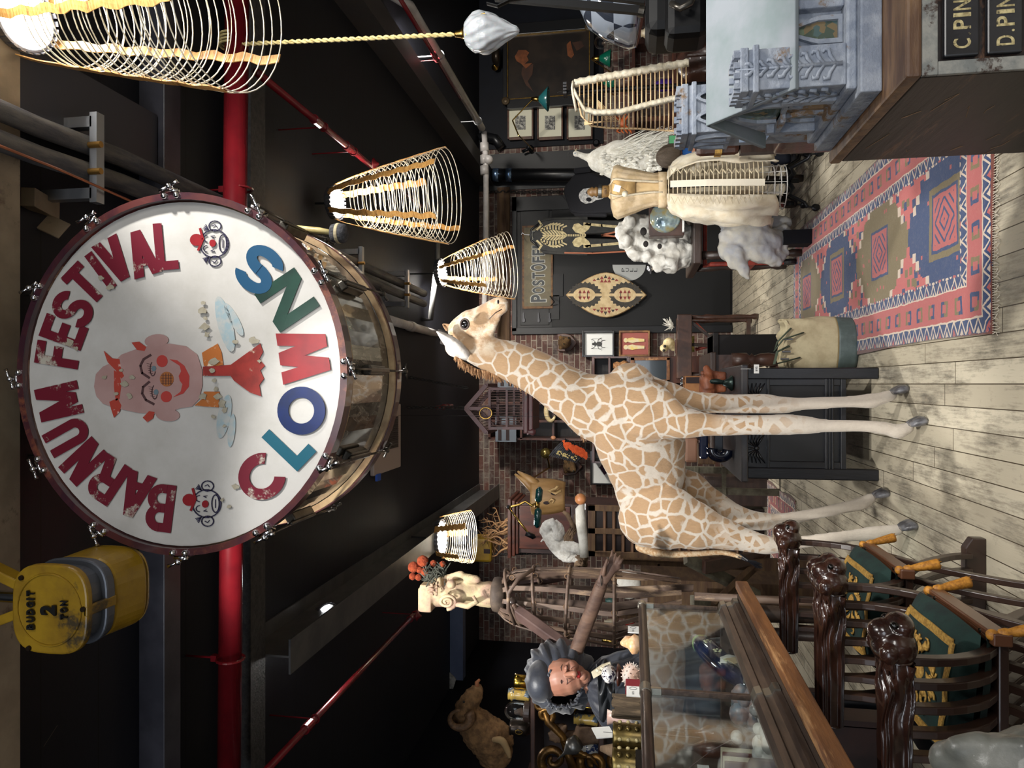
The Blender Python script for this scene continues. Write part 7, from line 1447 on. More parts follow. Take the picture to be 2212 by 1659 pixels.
t = thing('black_stand', 'black metal arm and straps reaching to the black hanging case', 'stand', W(1395, 16, Y)); mk(MB().beam(W(1070, -6, Y+.1), W(1392, 24, Y+.1), .02, .028), 'arm', BPL, t); mk(MB().beam(W(1160, -22, Y+.1), W(1392, 6, Y+.1), .02, .012), 'arm', BPL, t); mk(MB().cyl(W(1380, 24, Y+.08), W(1392, 26, Y+.08), .02), 'knuckle', GRY, t); mk(MB().tube([W(1052, 8, Y), W(1075, 14, Y), W(1100, 2, Y), W(1160, -8, Y)], .012, 6, flat=.3), 'strap', BPL, t)
mk(MB().cyl(W(1392, -60, Y+.3), (W(1392, -60, Y+.3).x, Y+.3, 0), .02), 'pole', BPL, t); mk(MB().lathe([(.25, 0), (.25, .02), (.03, .04)], 20, (W(1392, -60, Y+.3).x, Y+.3, 0)), 'base', BPL, t)
um = NT('checked_plastic'); v = um.obj(); ck = um.n('TexChecker', i_Vector=v, i_Scale=11.); um.set(col=um.mix(ck.outputs[1], (60, 66, 78), (176, 186, 200)), rough=.08, trans=.5, coat=.6)
Y = 3.0; t = thing('clear_checked_cover', 'clear and grey checked plastic dome at the top right edge', 'cover', W(1375, 30, Y)); mk(MB().lathe([(.001, 0), (.05, .01), (.12, .06), (.16, .14), (.18, .24), (.17, .27)], 26, W(1250, -8, Y), W(1375, 4, Y)-W(1250, -8, Y)), 'dome', um.m, t, smooth=True)
mk(MB().tube([W(1295, 44, Y), W(1300, 62, Y), W(1320, 60, Y), W(1325, 45, Y)], .004, 6), 'cord', M('cream_cord'), t)
# ================= MIDDLE, BEHIND THE GIRAFFE
x0 = W(1470, 985, 6.0).x; x1 = W(1470, 762, 6.0).x
t = thing('oak_side_table', 'long dark oak table with a heavy turned leg behind the black cabinet', 'table', (0, 6.4, 0)); mk(MB().b2((x0, 5.9, .70), (x1, 6.9, .745)), 'top', DTB, t, bevel=.008); OKD = M('turned_oak', (70, 46, 36), .4, c2=(52, 34, 28), sc=9, coat=.2)
mk(MB().b2((x0+.05, 5.95, .56), (x1-.02, 6.85, .70)), 'apron', OKD, t); legs4(t, x0+.08, x1-.06, 5.98, 6.8, .57, .055, OKD, [(.9, 0), (.9, .22), (.6, .24), (.95, .27), (.6, .3), (.75, .36), (1, .5), (.9, .62), (.6, .7), (.95, .73), (.6, .76), (1, .8), (1, 1)]); mk(MB().b2((x0+.1, 6.35, .1), (x1-.1, 6.42, .15)), 'stretcher', OKD, t)
t = thing('dark_chest', 'low dark panelled chest right of the oak table leg', 'chest', (.55, 7.2, 0)); a = W(1675, 768, 7.0); b = W(1540, 735, 7.0); mk(MB().b2((a.x, 7.0, 0), (a.x+.2, 7.5, b.z)), 'body', M('chest_black', (22, 19, 19), .5, spec=.3), t, bevel=.006); mk(MB().b2((a.x-.02, 6.97, b.z-.05), (a.x+.22, 7.52, b.z)), 'lid', M('chest_black'), t, bevel=.006)
Y = 8.2; a = W(1466, 770, Y); b = W(1466, 686, Y); t = thing('turned_stand', 'tall stand on turned dark legs with red crossed poles left of the door', 'stand', ((a.x+b.x)/2, Y+.2, 0)); mk(MB().b2((a.x-.25, Y-.05, a.z-.05), (b.x+.03, Y+.5, a.z)), 'top', OKD, t, bevel=.01); mk(MB().b2((a.x-.25, Y-.07, a.z-.14), (b.x+.03, Y-.05, a.z+.02)), 'front_board', OKD, t, bevel=.01)
for x, y in ((b.x, Y), (b.x, Y+.45), (a.x-.2, Y), (a.x-.2, Y+.45)): mk(MB().lathe([(.03, 0), (.035, .04), (.02, .08), (.028, .2), (.02, .4), (.035, .55), (.02, .6), (.03, .8), (.02, a.z-.12), (.03, a.z-.05)], 12, (x, y, 0)), 'leg', OKD, t, smooth=True)
for s in (0, 1): mk(MB().cyl((a.x-.1+s*.3, Y+.1, .2), (b.x-.05-s*.3, Y+.2, a.z-.2), .018), 'red_pole', RDM, t); mk(MB().beam((b.x-.02-s*.28, Y+.02, a.z-.1), (a.x-.1+s*.2, Y+.03, .12), .04, .03), 'brace', DTB, t)
mk(MB().b2((a.x-.2, Y, .08), (b.x, Y+.03, .12)), 'stretcher', OKD, t)
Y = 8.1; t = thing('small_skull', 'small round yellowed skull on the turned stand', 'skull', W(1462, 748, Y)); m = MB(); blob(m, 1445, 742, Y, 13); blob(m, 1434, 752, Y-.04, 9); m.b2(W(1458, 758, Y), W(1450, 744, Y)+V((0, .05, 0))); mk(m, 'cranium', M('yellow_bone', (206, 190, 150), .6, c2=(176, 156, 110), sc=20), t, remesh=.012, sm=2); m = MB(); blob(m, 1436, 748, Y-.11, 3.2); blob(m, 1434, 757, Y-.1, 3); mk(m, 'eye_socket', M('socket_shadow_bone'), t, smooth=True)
t = thing('white_coral', 'white spiky coral hanging on the edge of the turned stand top', 'coral', W(1460, 705, Y)); m = MB(); random.seed(4)
for k in range(24): p = W(1452, 705, 8.12); m.tube([p, p+V((random.uniform(-.06, .1), random.uniform(-.06, .02), random.uniform(-.03, .12)))], [.014, .003], 5)
mk(m, 'branches', BON, t)
m = MB().ppx(rect(1478, 726, 1500, 760), 8.6, .02); one(m, 'yellow_poster', M('yellow_card', (196, 176, 92), .8, c2=(120, 120, 60), sc=30), 'yellow printed poster propped behind the turned stand', 'poster')
# glazed cabinet against the brick
Y = 9.6; t = thing('glazed_cabinet', 'wooden cabinet with a smoky glass door below the figures picture', 'cabinet', (W(1447, 790, Y).x, Y+.2, 0)); a = W(1447, 828, Y); b = W(1360, 770, Y); gcx = (a.x, b.x)
mk(MB().b2((a.x, Y, 0), (b.x, Y+.5, b.z)), 'carcass', SHF, t, bevel=.006); m = MB(); m.bxp(1372, 778, 1440, 820, Y-.02, .02); mk(m, 'glass', M('smoky_glass', (44, 50, 54), .12, coat=.5), t); m = MB()
for r_ in (rect(1362, 772, 1447, 778), rect(1362, 820, 1447, 826), rect(1362, 772, 1371, 826), rect(1440, 772, 1447, 826)): m.bxp(r_[0][0], r_[0][1], r_[2][0], r_[2][1], Y-.04, .04)
mk(m, 'door_frame', OAK, t, bevel=.004)
Y = 9.7; a = W(1360, 1000, Y); b = W(1278, 772, Y); t = thing('wall_cupboard', 'long dark wall cupboard of open pigeonholes behind the giraffe neck', 'cupboard', ((a.x+b.x)/2, Y, a.z)); 
mk(MB().b2((a.x, Y+.45, a.z), (b.x, BY-.005, b.z)), 'back', DTB, t); m = MB(); m.b2((a.x, Y, b.z-.04), (b.x, BY, b.z)); m.b2((a.x, Y, a.z), (b.x, BY, a.z+.04)); m.b2((a.x, Y, (a.z+b.z)/2), (b.x, BY, (a.z+b.z)/2+.03)); mk(m, 'shelf', SHF, t, bevel=.004)
m = MB()
for k in range(6): x = a.x+(b.x-a.x)*k/5; m.b2((x-.012, Y+.01, a.z), (x+.012, BY, b.z))
mk(m, 'partition', SHF, t); pot('wicker_figure', 'small carved wicker figure on the pigeonhole cupboard', 'figure', 1325, 1358, 790, 12, 9.6, M('carved_tan', (176, 128, 80), .7, c2=(110, 72, 44), sc=30), [(.7, 0), (1, .3), (.6, .6), (.8, .75), (.5, 1)])
Y = 9.7; a = W(1260, 950, Y); b = W(1055, 832, Y); t = thing('tall_pigeonhole_shelf', 'tall dark pigeonhole shelf unit behind the birdcage', 'shelf unit', ((a.x+b.x)/2, Y, a.z)); mk(MB().b2((a.x, Y+.4, 0), (b.x, BY-.004, b.z)), 'back', DTB, t)
for i in range(6): z_ = a.z-.9+(b.z-a.z+.9)*i/5; mk(MB().b2((a.x, Y, z_-.03), (b.x, BY, z_)), 'shelf', SHF, t)
for k in range(4): x = a.x+(b.x-a.x)*k/3; mk(MB().b2((x-.015, Y, 0), (x+.015, BY, b.z)), 'upright', SHF, t)
t = thing('jaw_bone', 'ring shaped yellow jawbone hung on the pigeonhole shelf', 'bone', W(1195, 888, 9.6)); mk(MB().tube([W(1190+10*cos(q), 888+21*sin(q), 9.6) for q in [j*pi/10+.5 for j in range(17)]], [.015+.02*sin(j*pi/16) for j in range(17)], 8), 'jaw', M('yellow_bone'), t, smooth=True); m = MB(); blob(m, 1183, 885, 9.6, 4); mk(m, 'tooth_row', BON, t)
m = MB(); blob(m, 1195, 946, 9.6, 5, 1, 1.2); one(m, 'speckled_egg', M('egg_brown', (168, 116, 84), .5), 'brown egg on the pigeonhole shelf below the birdcage', 'egg', smooth=True); m = MB(); m.bxp(1060, 940, 1068, 952, 9.5, .05)
for lab, x0, y0, x1, y1 in (('grey window card upright in the tall shelf unit', 1075, 815, 1112, 838), ('grey card with dark openings behind the birdcage bars', 1070, 900, 1115, 955)):
    t = thing('window_card', lab, 'card', W(x1, (y0+y1)/2, 9.62)); m = MB(); m.bxp(x0, y0, x1, y1, 9.62, .03); mk(m, 'card', M('card_blue_grey', (96, 104, 114), .7), t); m = MB()
    for k in range(2): m.bxp(x0+6+k*17, y0+4, x0+13+k*17, y1-4, 9.61, .01)
    mk(m, 'opening', M('card_dark', (40, 26, 26), .8), t)
# on the black cabinet and the oak table
WDP = M('carved_red_brown', (128, 72, 44), .5, c2=(96, 52, 34), sc=14, bump=.5); Y = 4.9; t = thing('wooden_pig', 'carved red brown wooden hog on the black cabinet', 'carving', W(1568, 825, Y)); m = MB(); limb(m, [(1530, 840, Y, 40), (1528, 820, Y, 44), (1530, 808, Y, 30), (1526, 796, Y, 16)], .8, 14, up=(0, 0, 1))
for px, py in ((1564, 842), (1564, 816), (1566, 836), (1564, 808)): limb(m, [(1535, py, Y, 16), (1564, py, Y, 11)], 1, 8, up=(1, 0, 0))
mk(m, 'body', WDP, t, remesh=.008, sm=2); m = MB(); blob(m, 1518, 806, Y, 5, 1); blob(m, 1519, 812, Y-.03, 4); mk(m, 'ears', WDP, t, smooth=True)
GRB = M('green_bronze', (48, 62, 58), .3, .6); Y = 4.55; t = thing('bronze_tool', 'dark green bronze figure with a flared base on the black cabinet', 'ornament', W(1583, 828, Y)); m = MB(); limb(m, [(1538, 824, Y, 10), (1550, 824, Y, 12), (1562, 826, Y, 8)], 1, 10, up=(1, 0, 0)); m.lathe([(.045, 0), (.05, .01), (.03, .03), (.012, .06)], 16, W(1583, 828, Y)); mk(m, 'body', GRB, t, smooth=True)
t = thing('knob_crate', 'open wooden crate topped with glass knobs on the oak table', 'crate', W(1520, 832, 6.3)); m = MB(); m.bxp(1480, 812, 1520, 850, 6.25, .25); mk(m, 'crate', M('crate_pine', (156, 104, 58), .6, c2=(130, 84, 46), sc=7), t, bevel=.004); m = MB(); m.bxp(1482, 815, 1516, 828, 6.24, .02); mk(m, 'opening', M('card_dark'), t)
for py in (818, 828): m = MB(); blob(m, 1474, py, 6.3, 5); mk(m, 'glass_knob', CHR, t, smooth=True)
Y = 4.7; t = thing('sewing_machine', 'glossy blue black iron machine on the left of the black cabinet', 'machine', W(1588, 962, Y)); SWB = M('blue_black_enamel', (14, 20, 40), .15, coat=.8)
m = MB(); m.b2(W(1586, 985, Y-.1), W(1572, 932, Y+.2)); mk(m, 'bed', SWB, t, bevel=.006); m = MB(); m.bxp(1512, 935, 1530, 992, Y, .12); mk(m, 'column', SWB, t, bevel=.012); m = MB(); m.tube([W(1556+18*cos(q), 972+15*sin(q), Y-.08) for q in [j*pi/12 for j in range(14)]], .016, 8, flat=2.2); mk(m, 'curved_plate', SWB, t, smooth=True); m = MB(); m.bxp(1544, 940, 1562, 975, Y+.02, .08); mk(m, 'arm', M('worn_steel_dark', (48, 50, 54), .35, .7), t, bevel=.004)
t = thing('brown_satchel', 'plain tan leather block behind the blue black machine', 'bag', W(1512, 970, 6.1)); m = MB(); m.bxp(1480, 946, 1508, 1000, 6.1, .25); mk(m, 'body', M('tan_leather', (128, 92, 72), .6), t, bevel=.02); t = thing('brown_case', 'brown wooden case on the oak table left of the tan satchel', 'case', W(1540, 990, 6.0)); m = MB(); m.bxp(1508, 958, 1546, 1004, 5.98, .3); mk(m, 'body', PLK, t, bevel=.01)
Y = 7.0; t = thing('ladder_rack', 'pale weathered timber rack behind the giraffe hind legs', 'rack', (W(1600, 1040, Y).x, Y, 0)); PWD = M('weathered_pale_timber', (112, 108, 92), .8, c2=(84, 78, 66), sc=10, bump=.4)
for y in (1015, 1060): a = W(1480, y, Y); mk(MB().b2((a.x-.03, Y, 0), (a.x+.03, Y+.06, a.z)), 'post', PWD, t)
for px in (1500, 1560): m = MB(); m.bxp(px, 1008, px+9, 1075, Y-.02, .05); mk(m, 'rail', PWD, t)
Y = 7.6
for lab, x0, y0, x1, y1, mt in (('dark crate stack left of the ladder rack', 1520, 1030, 1640, 1095, DTB),): t = thing('dark_crates', lab, 'crate', W(x1, y0, Y)); mk(MB().b2((W(x1, y1, Y).x, Y, 0), (W(x1, y0, Y).x, Y+.5, W(x0, y0, Y).z)), 'crate', mt, t, bevel=.01)
# ================= LEFT: WARDROBE AND WHAT HANGS BY IT
Y = 7.8; a = W(1098, 1194, Y); b = W(1098, 1086, Y); t = thing('mahogany_wardrobe', 'tall mahogany wardrobe with louvred lower doors behind the giraffe rump', 'wardrobe', ((a.x+b.x)/2, Y+.3, 0)); MHG = M('red_mahogany', (74, 36, 24), .35, c2=(52, 26, 18), sc=5, stretch=(3, 3, .5), coat=.3, bump=.1); MHD = M('dark_mahogany', (52, 32, 28), .5, c2=(40, 26, 24), sc=6)
zt_ = a.z; zf = lambda px: W(px, 1140, Y).z
mk(MB().b2((a.x, Y+.03, 0), (b.x, Y+.55, zt_-.05)), 'carcass', MHD, t); m = MB()
for k, (o, z1_, z2_) in enumerate(((.05, zt_-.04, zt_), (.03, zt_-.08, zt_-.04), (.01, zf(1120), zt_-.08))): m.b2((a.x-o, Y-o, z1_), (b.x+o, Y+.56, z2_))
mk(m, 'cornice', MHG, t, bevel=.008); mk(MB().b2((a.x+.05, Y-.0, zf(1232)), (b.x-.03, Y+.03, zf(1122))), 'upper_door', MHG, t, bevel=.006); mk(MB().b2((a.x, Y-.02, zf(1268)), (b.x, Y+.03, zf(1235))), 'middle_band', MHD, t, bevel=.004)
m = MB(); zb_ = .12; zh = zf(1270)
for x in (a.x, (a.x+b.x)/2-.03, b.x-.06): m.b2((x, Y-.02, zb_), (x+.06, Y+.03, zh))
m.b2((a.x, Y-.02, zh-.08), (b.x, Y+.03, zh)); m.b2((a.x, Y-.02, zb_), (b.x, Y+.03, zb_+.1)); mk(m, 'louvre_frame', PLK, t, bevel=.003)
for k in range(15): z_ = zb_+.14+k*(zh-zb_-.24)/15; mk(MB().box(((a.x+b.x)/2, Y+.01, z_+.02), (b.x-a.x-.04, .05, .012), Matrix.Rotation(.6, 3, 'X')), 'louvre', M('louvre_wood', (84, 58, 38), .6), t)
Y = 6.2; MSK = M('pale_carved_wood', (158, 124, 78), .5, c2=(136, 102, 60), sc=5, stretch=(3, 3, .6)); t = thing('horned_mask', 'carved pale wooden mask with two long horns beside the wardrobe', 'mask', W(1218, 1070, Y)); m = MB()
m.grid(lambda u, w_: W(1150+72*w_, 1072, Y)+V((.15*cos(pi+pi*u)*(1-.25*w_**3), -.13*abs(sin(pi*u))*(1-.2*w_**2), 0)), 20, 14); mk(m, 'face', MSK, t, smooth=True, solid=.02)
for p in (((1112, 1024), (1135, 1040), (1162, 1066)), ((1118, 1018), (1142, 1034), (1168, 1052))): mk(MB().tube([W(*q, Y-.05) for q in p], [.008, .032, .045], 12), 'horn', MSK, t, smooth=True)
m = MB(); m.tube([W(1205, 1049+3*sin(k*.3), Y-.15)+V((0, 0, .0)) for k in range(2)]+[W(1200, 1056, Y-.16), W(1185, 1060, Y-.15), W(1200, 1066, Y-.16), W(1212, 1060, Y-.16)], .012, 8); m.tube([W(1190, 1078, Y-.15), W(1186, 1084, Y-.14), W(1194, 1086, Y-.13), W(1197, 1080, Y-.14), W(1190, 1078, Y-.15)], .008, 6); mk(m, 'raised_features', M('mask_highlight', (186, 154, 104), .5), t, smooth=True)
for py, px in ((1066, 1197), (1086, 1180)): m = MB(); blob(m, px, py, Y-.13, 4, .4, 1.8); mk(m, 'mouth_slot', M('card_dark'), t)
mk(MB().cyl(W(1185, 1080, Y+.0), W(1185, 1092, 7.82), .01), 'hook', IRON, t)
Y = 5.4; t = thing('double_green_lamp', 'brass wall lamp with two long green shades in front of the horned mask', 'lamp', W(1162, 1095, Y)); DGN = M('dark_green_enamel', (10, 56, 56), .15, coat=.8)
for p in ((1052, 1086), (1096, 1140)): m = MB(); L = [W(1166-(y_-p[0])*.10 if p[0] < 1060 else 1163-(y_-p[0])*.06, y_, Y) for y_ in (p[0], p[0]+6, p[1]-6, p[1])]; m.tube(L, [.012, .034, .034, .012], 14, flat=.8); mk(m, 'green_shade', DGN, t, smooth=True)
mk(MB().tube([W(1162, 1086, Y), W(1160, 1091, Y), W(1160, 1096, Y)], .02, 8), 'swivel', BRS, t, smooth=True); m = MB(); m.tube([W(1158, 1088, Y), W(1148, 1092, Y), W(1135, 1083, Y), W(1122, 1090, Y), W(1106, 1094, Y), W(1098, 1096, Y)], .009, 8); m.tube([W(1098, 1096, Y), W(1140, 1150, Y-.1)], .008, 8); mk(m, 'brass_arm', BRS, t, smooth=True); m = MB(); blob(m, 1098, 1095, Y, 4); m.beam(W(1136, 1152, Y-.1), W(1154, 1160, Y-.1), .04, .03); m.cyl(W(1154, 1160, Y-.1), W(1150, 1160, 7.85), .012); mk(m, 'mount', IRON, t, smooth=True)
Y = 5.0; t = thing('white_hare', 'white mounted animal standing upright holding a knotted root', 'animal', W(1252, 1208, Y)); WFU = M('white_fur', (226, 224, 218), .9, c2=(202, 198, 190), sc=40, bump=.8, sheen=.4)
m = MB(); limb(m, [(1248, 1200, Y, 30), (1225, 1192, Y, 46), (1205, 1178, Y, 40), (1190, 1160, Y, 34), (1182, 1148, Y, 30)], .85, 16); limb(m, [(1180, 1146, Y, 30), (1182, 1136, Y-.03, 24), (1190, 1126, Y-.05, 13)], .9, 12); limb(m, [(1205, 1158, Y-.05, 22), (1198, 1135, Y-.08, 15), (1192, 1122, Y-.1, 9)], .9, 10); limb(m, [(1214, 1162, Y, 20), (1212, 1140, Y-.05, 13), (1202, 1126, Y-.06, 8)], .9, 10); limb(m, [(1225, 1180, Y-.03, 30), (1245, 1185, Y-.06, 24), (1252, 1192, Y-.06, 16)], .9)
mk(m, 'body', WFU, t, remesh=.008, sm=1, disp=(.02, .012)); tip, base = W(1170, 1170, Y), W(1182, 1154, Y); mk(MB().add(*leaf(tip, base, .028, (1, 0, -1), .3)), 'ear', WFU, t, smooth=True, solid=.006); m = MB(); blob(m, 1181, 1138, Y-.05, 1.6); mk(m, 'eye', BTL, t, smooth=True)
RTW = M('gnarled_root', (128, 104, 80), .8, c2=(92, 72, 54), sc=14, bump=.7); random.seed(21)
t = thing('knotted_root', 'gnarled brown knotted root under the white animal', 'root', W(1262, 1215, Y)); m = MB()
for k in range(9): p = [W(1252+random.uniform(-8, 12), 1198+random.uniform(-4, 24), Y+random.uniform(-.06, .06)) for _ in range(4)]; m.tube(p, [.012, .026, .024, .012], 7)
mk(m, 'root', RTW, t, smooth=True)
t = thing('antler_bundle', 'bundle of curved antler and vine held against the white tusk', 'bundle', W(1250, 1160, Y)); m = MB(); m.tube([W(1216, 1105, Y), W(1226, 1112, Y), W(1234, 1128, Y), W(1240, 1145, Y)], [.010, .018, .016, .018], 8); m.tube([W(1244, 1112, Y+.1), W(1246, 1130, Y+.05), W(1240, 1150, Y)], [.015, .02, .015], 8)
for k in range(16): m.tube([W(1238+random.uniform(-8, 8), 1140+random.uniform(0, 10), Y-.03), W(1228+random.uniform(-10, 10), 1160+random.uniform(-5, 8), Y-.05), W(1222+random.uniform(-4, 22), 1172+random.uniform(-8, 8), Y-.04)], .006, 5)
mk(m, 'stems', RTW, t, smooth=True); mk(MB().tube([W(1258, 1206, Y+.02), W(1262, 1210, Y+.2), W(1266, 1190, 7.85)], .012, 6), 'wall_arm', IRON, t)
t = thing('white_tusk', 'long white tusk shaped tube with a round wooden ball at its upper right end', 'tusk', W(1262, 1140, 4.9)); mk(MB().tube([W(1262, 1203, 4.9), W(1260, 1170, 4.9), W(1255, 1130, 4.9), W(1253, 1100, 4.9), W(1258, 1088, 4.9)], [.03, .032, .036, .032, .014], 14), 'tube', BON, t, smooth=True); m = MB(); blob(m, 1254, 1078, 4.9, 12.5); mk(m, 'wooden_ball', M('turned_ball_wood', (196, 136, 88), .35, c2=(170, 108, 66), sc=5), t, smooth=True); mk(MB().cyl(W(1264, 1203, 4.9), W(1264, 1088, 4.9), .004), 'wire', CHR, t)
t = thing('curly_branches', 'bundle of pale curly branches above the wardrobe', 'branches', W(1100, 1150, 8.0)); TWG = M('curly_twig', (158, 120, 80), .7, c2=(128, 92, 60), sc=20); random.seed(17)
for k in range(15):
    p = V((1098+random.uniform(-4, 4), 1120+k*5.)); d = V((-1, random.uniform(-.5, .5))); pts = []; Yk = 8.0+random.uniform(-.2, .2)
    for s in range(11): pts.append(W(p.x, p.y, Yk)); d = (d+V((random.uniform(-.5, .4), random.uniform(-.9, .9)))).normalized(); p = p+d*6.5; p.x = max(p.x, 1034)
    m = MB().tube(pts, [.014-.001*s for s in range(11)], 6)
    for s in (3, 6, 8): q = pts[s]; m.tube([q, q+V((random.uniform(-.08, .08), 0, random.uniform(0, .08))), q+V((random.uniform(-.1, .1), .03, random.uniform(.02, .14)))], [.005, .004, .002], 5)
    mk(m, 'branch', TWG, t, smooth=True)
Y = 7.9; t = thing('yellow_winch', 'second yellow hoist half hidden behind the curly branches', 'hoist', W(1062, 1190, Y)); m = MB(); m.bxp(1018, 1162, 1062, 1216, Y, .25); mk(m, 'housing', YEL, t, bevel=.03); m = MB(); m.bxp(1045, 1186, 1058, 1196, Y-.01, .02); mk(m, 'opening', M('card_dark'), t); mk(MB().cyl(W(1020, 1190, Y+.1), (W(1020, 1190, Y).x, Y+.1, CZ), .012), 'hook_rod', IRON, t); chain('winch_chain', 'chain hanging from the second yellow hoist along the wall', W(1062, 1198, 7.95), W(1290, 1192, 7.95), .007, 40)
# left rear shelves
Y = 8.6; a = W(1500, 1400, Y); b = W(1330, 1215, Y); t = thing('rear_rack', 'low rack of shelves with jars behind the bamboo figure', 'shelf unit', ((a.x+b.x)/2, Y, 0))
for i in range(4): z_ = .1+i*(b.z-.1)/3; mk(MB().b2((a.x, Y, z_-.03), (b.x, Y+.4, z_)), 'shelf', SHF, t)
for k in range(4): x = a.x+(b.x-a.x)*k/3; mk(MB().b2((x-.02, Y, 0), (x+.02, Y+.4, b.z)), 'upright', PLK, t)
for k, (px0, py, hw, mt, lab) in enumerate(((1300, 1385, 9, BRS, 'dull brass pot leftmost on the rear rack'), (1305, 1345, 8, CRM2, 'cream pot on the rear rack beside the brass one'), (1308, 1300, 10, M('teal_glaze', (70, 110, 104), .3), 'teal pot in the middle of the rear rack'), (1302, 1240, 8, GRY, 'grey metal pot rightmost on the rear rack'))): pot('storage_jar', lab, 'pot', px0, 1331, py, hw, Y+.15, mt)
Y = 5.6; t = thing('white_stone', 'large white rounded stone slab behind the bamboo cage', 'stone', W(1385, 1262, Y)); m = MB(); blob(m, 1358, 1262, Y, 32, .4, .82, n=24, m=14); mk(m, 'stone', BON, t, smooth=True); one(MB().b2((W(1385, 1290, Y).x, Y-.2, 0), (W(1385, 1235, Y).x, Y+.2, W(1384, 1262, Y).z)), 'timber_pedestal', PLK, 'timber pedestal holding the white stone slab', 'pedestal')
t = thing('red_glass_bowl', 'dark red glass bowl glinting beyond the end of the display case', 'bowl', W(1378, 1352, 5.2)); m = MB(); blob(m, 1362, 1352, 5.2, 15, 1, .8); mk(m, 'bowl', M('ruby_glass', (110, 6, 10), .06, coat=1), t, smooth=True); mk(MB().lathe([(.14, 0), (.04, .03), (.04, W(1374, 1352, 5.2).z-.01), (.1, W(1374, 1352, 5.2).z)], 16, (W(1374, 1352, 5.2).x, 5.2, 0)), 'pedestal_foot', DTB, t, smooth=True)
Y = 5.0; t = thing('timber_trestle', 'weathered pale and brown timber trestle below the bamboo figure', 'trestle', (W(1560, 1260, Y).x, Y, 0)); m = None
for p, q, mt in (((1480, 1205), (1640, 1290), PWD), ((1520, 1225), (1660, 1200), OKD), ((1540, 1310), (1650, 1205), PLK), ((1495, 1300), (1600, 1310), PWD)): mk(MB().beam(W(*p, Y), W(*q, Y+.3), .09, .04), 'timber', mt, t, bevel=.004)
for py in (1215, 1300): f = W(1500, py, Y+.2); mk(MB().b2((f.x-.04, f.y, 0), (f.x+.04, f.y+.06, f.z)), 'post', PLK, t)
# ram on the left wall
Y = 6.7; t = thing('ram_mount', 'mounted ram with a curled horn high on the dark left wall', 'ram', W(1100, 1600, Y)); WOL = M('brown_wool', (146, 110, 72), .95, c2=(110, 82, 54), sc=16, bump=1); m = MB()
limb(m, [(1000, 1556, Y, 44), (1008, 1530, Y, 50), (1022, 1506, Y, 42), (1032, 1490, Y, 26)], .75, 14); limb(m, [(1010, 1548, Y, 62), (1035, 1575, Y, 84), (1060, 1600, Y, 96), (1068, 1622, Y, 80)], .8, 18); limb(m, [(1085, 1575, Y, 30), (1095, 1600, Y, 30)], .8)
mk(m, 'body', WOL, t, remesh=.012, sm=2, disp=(.05, .04)); m = MB(); hp_ = [(988+24*cos(q)*(1-.10*q/2)+4, 1552+22*sin(q)*(1-.10*q/2)) for q in [j*.32-.6 for j in range(18)]]; m.tube([W(x, y, Y-.16-.004*j) for j, (x, y) in enumerate(hp_)], [.052-.0025*j for j in range(18)], 12); mk(m, 'horn', M('ram_horn', (128, 96, 66), .5, c2=(96, 70, 48), sc=30, bump=.6), t, smooth=True)
m = MB(); limb(m, [(1068, 1598, Y-.2, 12), (1084, 1600, Y-.22, 16), (1095, 1618, Y-.2, 14), (1100, 1634, Y-.2, 8)], .8, 10); mk(m, 'foreleg', M('pale_hide', (176, 146, 104), .9), t, smooth=True); mk(MB().tube([W(1032, 1484, Y), W(1030, 1474, Y), W(1036, 1468, Y)], [.03, .02, .012], 8), 'tongue_curl', M('ram_tan', (164, 104, 68), .7), t, smooth=True); m = MB(); blob(m, 1002, 1516, Y-.14, 2.6); mk(m, 'eye', BTL, t, smooth=True); mk(MB().b2((LX+.002, Y-.2, 1.8), (LX+.05, Y+.25, 2.35)), 'wall_board', MHD, t); mk(MB().b2((LX+.05, Y-.05, 1.95), (W(1068, 1630, Y).x, Y+.05, 2.1)), 'wall_arm', MHD, t)
# gilt niche
Y = 4.0; GLT = M('antique_gilt', (128, 92, 44), .35, .75, c2=(84, 60, 32), sc=12, bump=.3); t = thing('gilt_niche', 'gilded scroll carved wall cabinet with a dark niche at far left', 'cabinet', W(1300, 1585, Y)); zt2 = W(1146, 1600, Y).z; zb2 = W(1293, 1600, Y).z; xa, xb2 = W(1146, 1700, Y).x, W(1146, 1494, Y).x
mk(MB().b2((xa, Y, zt2-.025), (xb2, Y+.4, zt2)), 'top_board', OKD, t, bevel=.004); mk(MB().b2((xa, Y, zb2-.03), (xb2-.05, Y+.4, zb2)), 'niche_shelf', OKD, t, bevel=.004); mk(MB().b2((xa, Y+.38, 0), (xb2-.04, Y+.42, zt2-.03)), 'back', MHD, t); mk(MB().b2((xb2-.07, Y+.02, 0), (xb2-.04, Y+.38, zt2-.03)), 'side', MHD, t); mk(MB().b2((xa, Y+.03, 0), (xb2-.08, Y+.36, .7)), 'base_cupboard', MHD, t)
def scroll(cx, cy, r, s, r0=.02, a0=0): return MB().tube([W(cx+(r-k*r/32)*cos(a0+s*k*.3), cy+(r-k*r/32)*sin(a0+s*k*.3), Y-.05) for k in range(28)], [r0*(1-k/50) for k in range(28)], 8)
for q in ((1195, 1640, 28, 1, .026, 2.4), (1178, 1545, 18, -1, .018, 1.), (1282, 1648, 30, -1, .026, 3.6), (1335, 1640, 22, 1, .02, 1.2), (1166, 1520, 13, 1, .014, 0)): mk(scroll(*q), 'gilt_scroll', GLT, t, smooth=True)
mk(MB().tube([W(1172, 1522, Y-.04), W(1185, 1560, Y-.05), W(1215, 1590, Y-.05), W(1228, 1630, Y-.05), W(1240, 1659, Y-.05)], [.012, .024, .02, .024, .03], 8), 'gilt_branch', GLT, t, smooth=True)
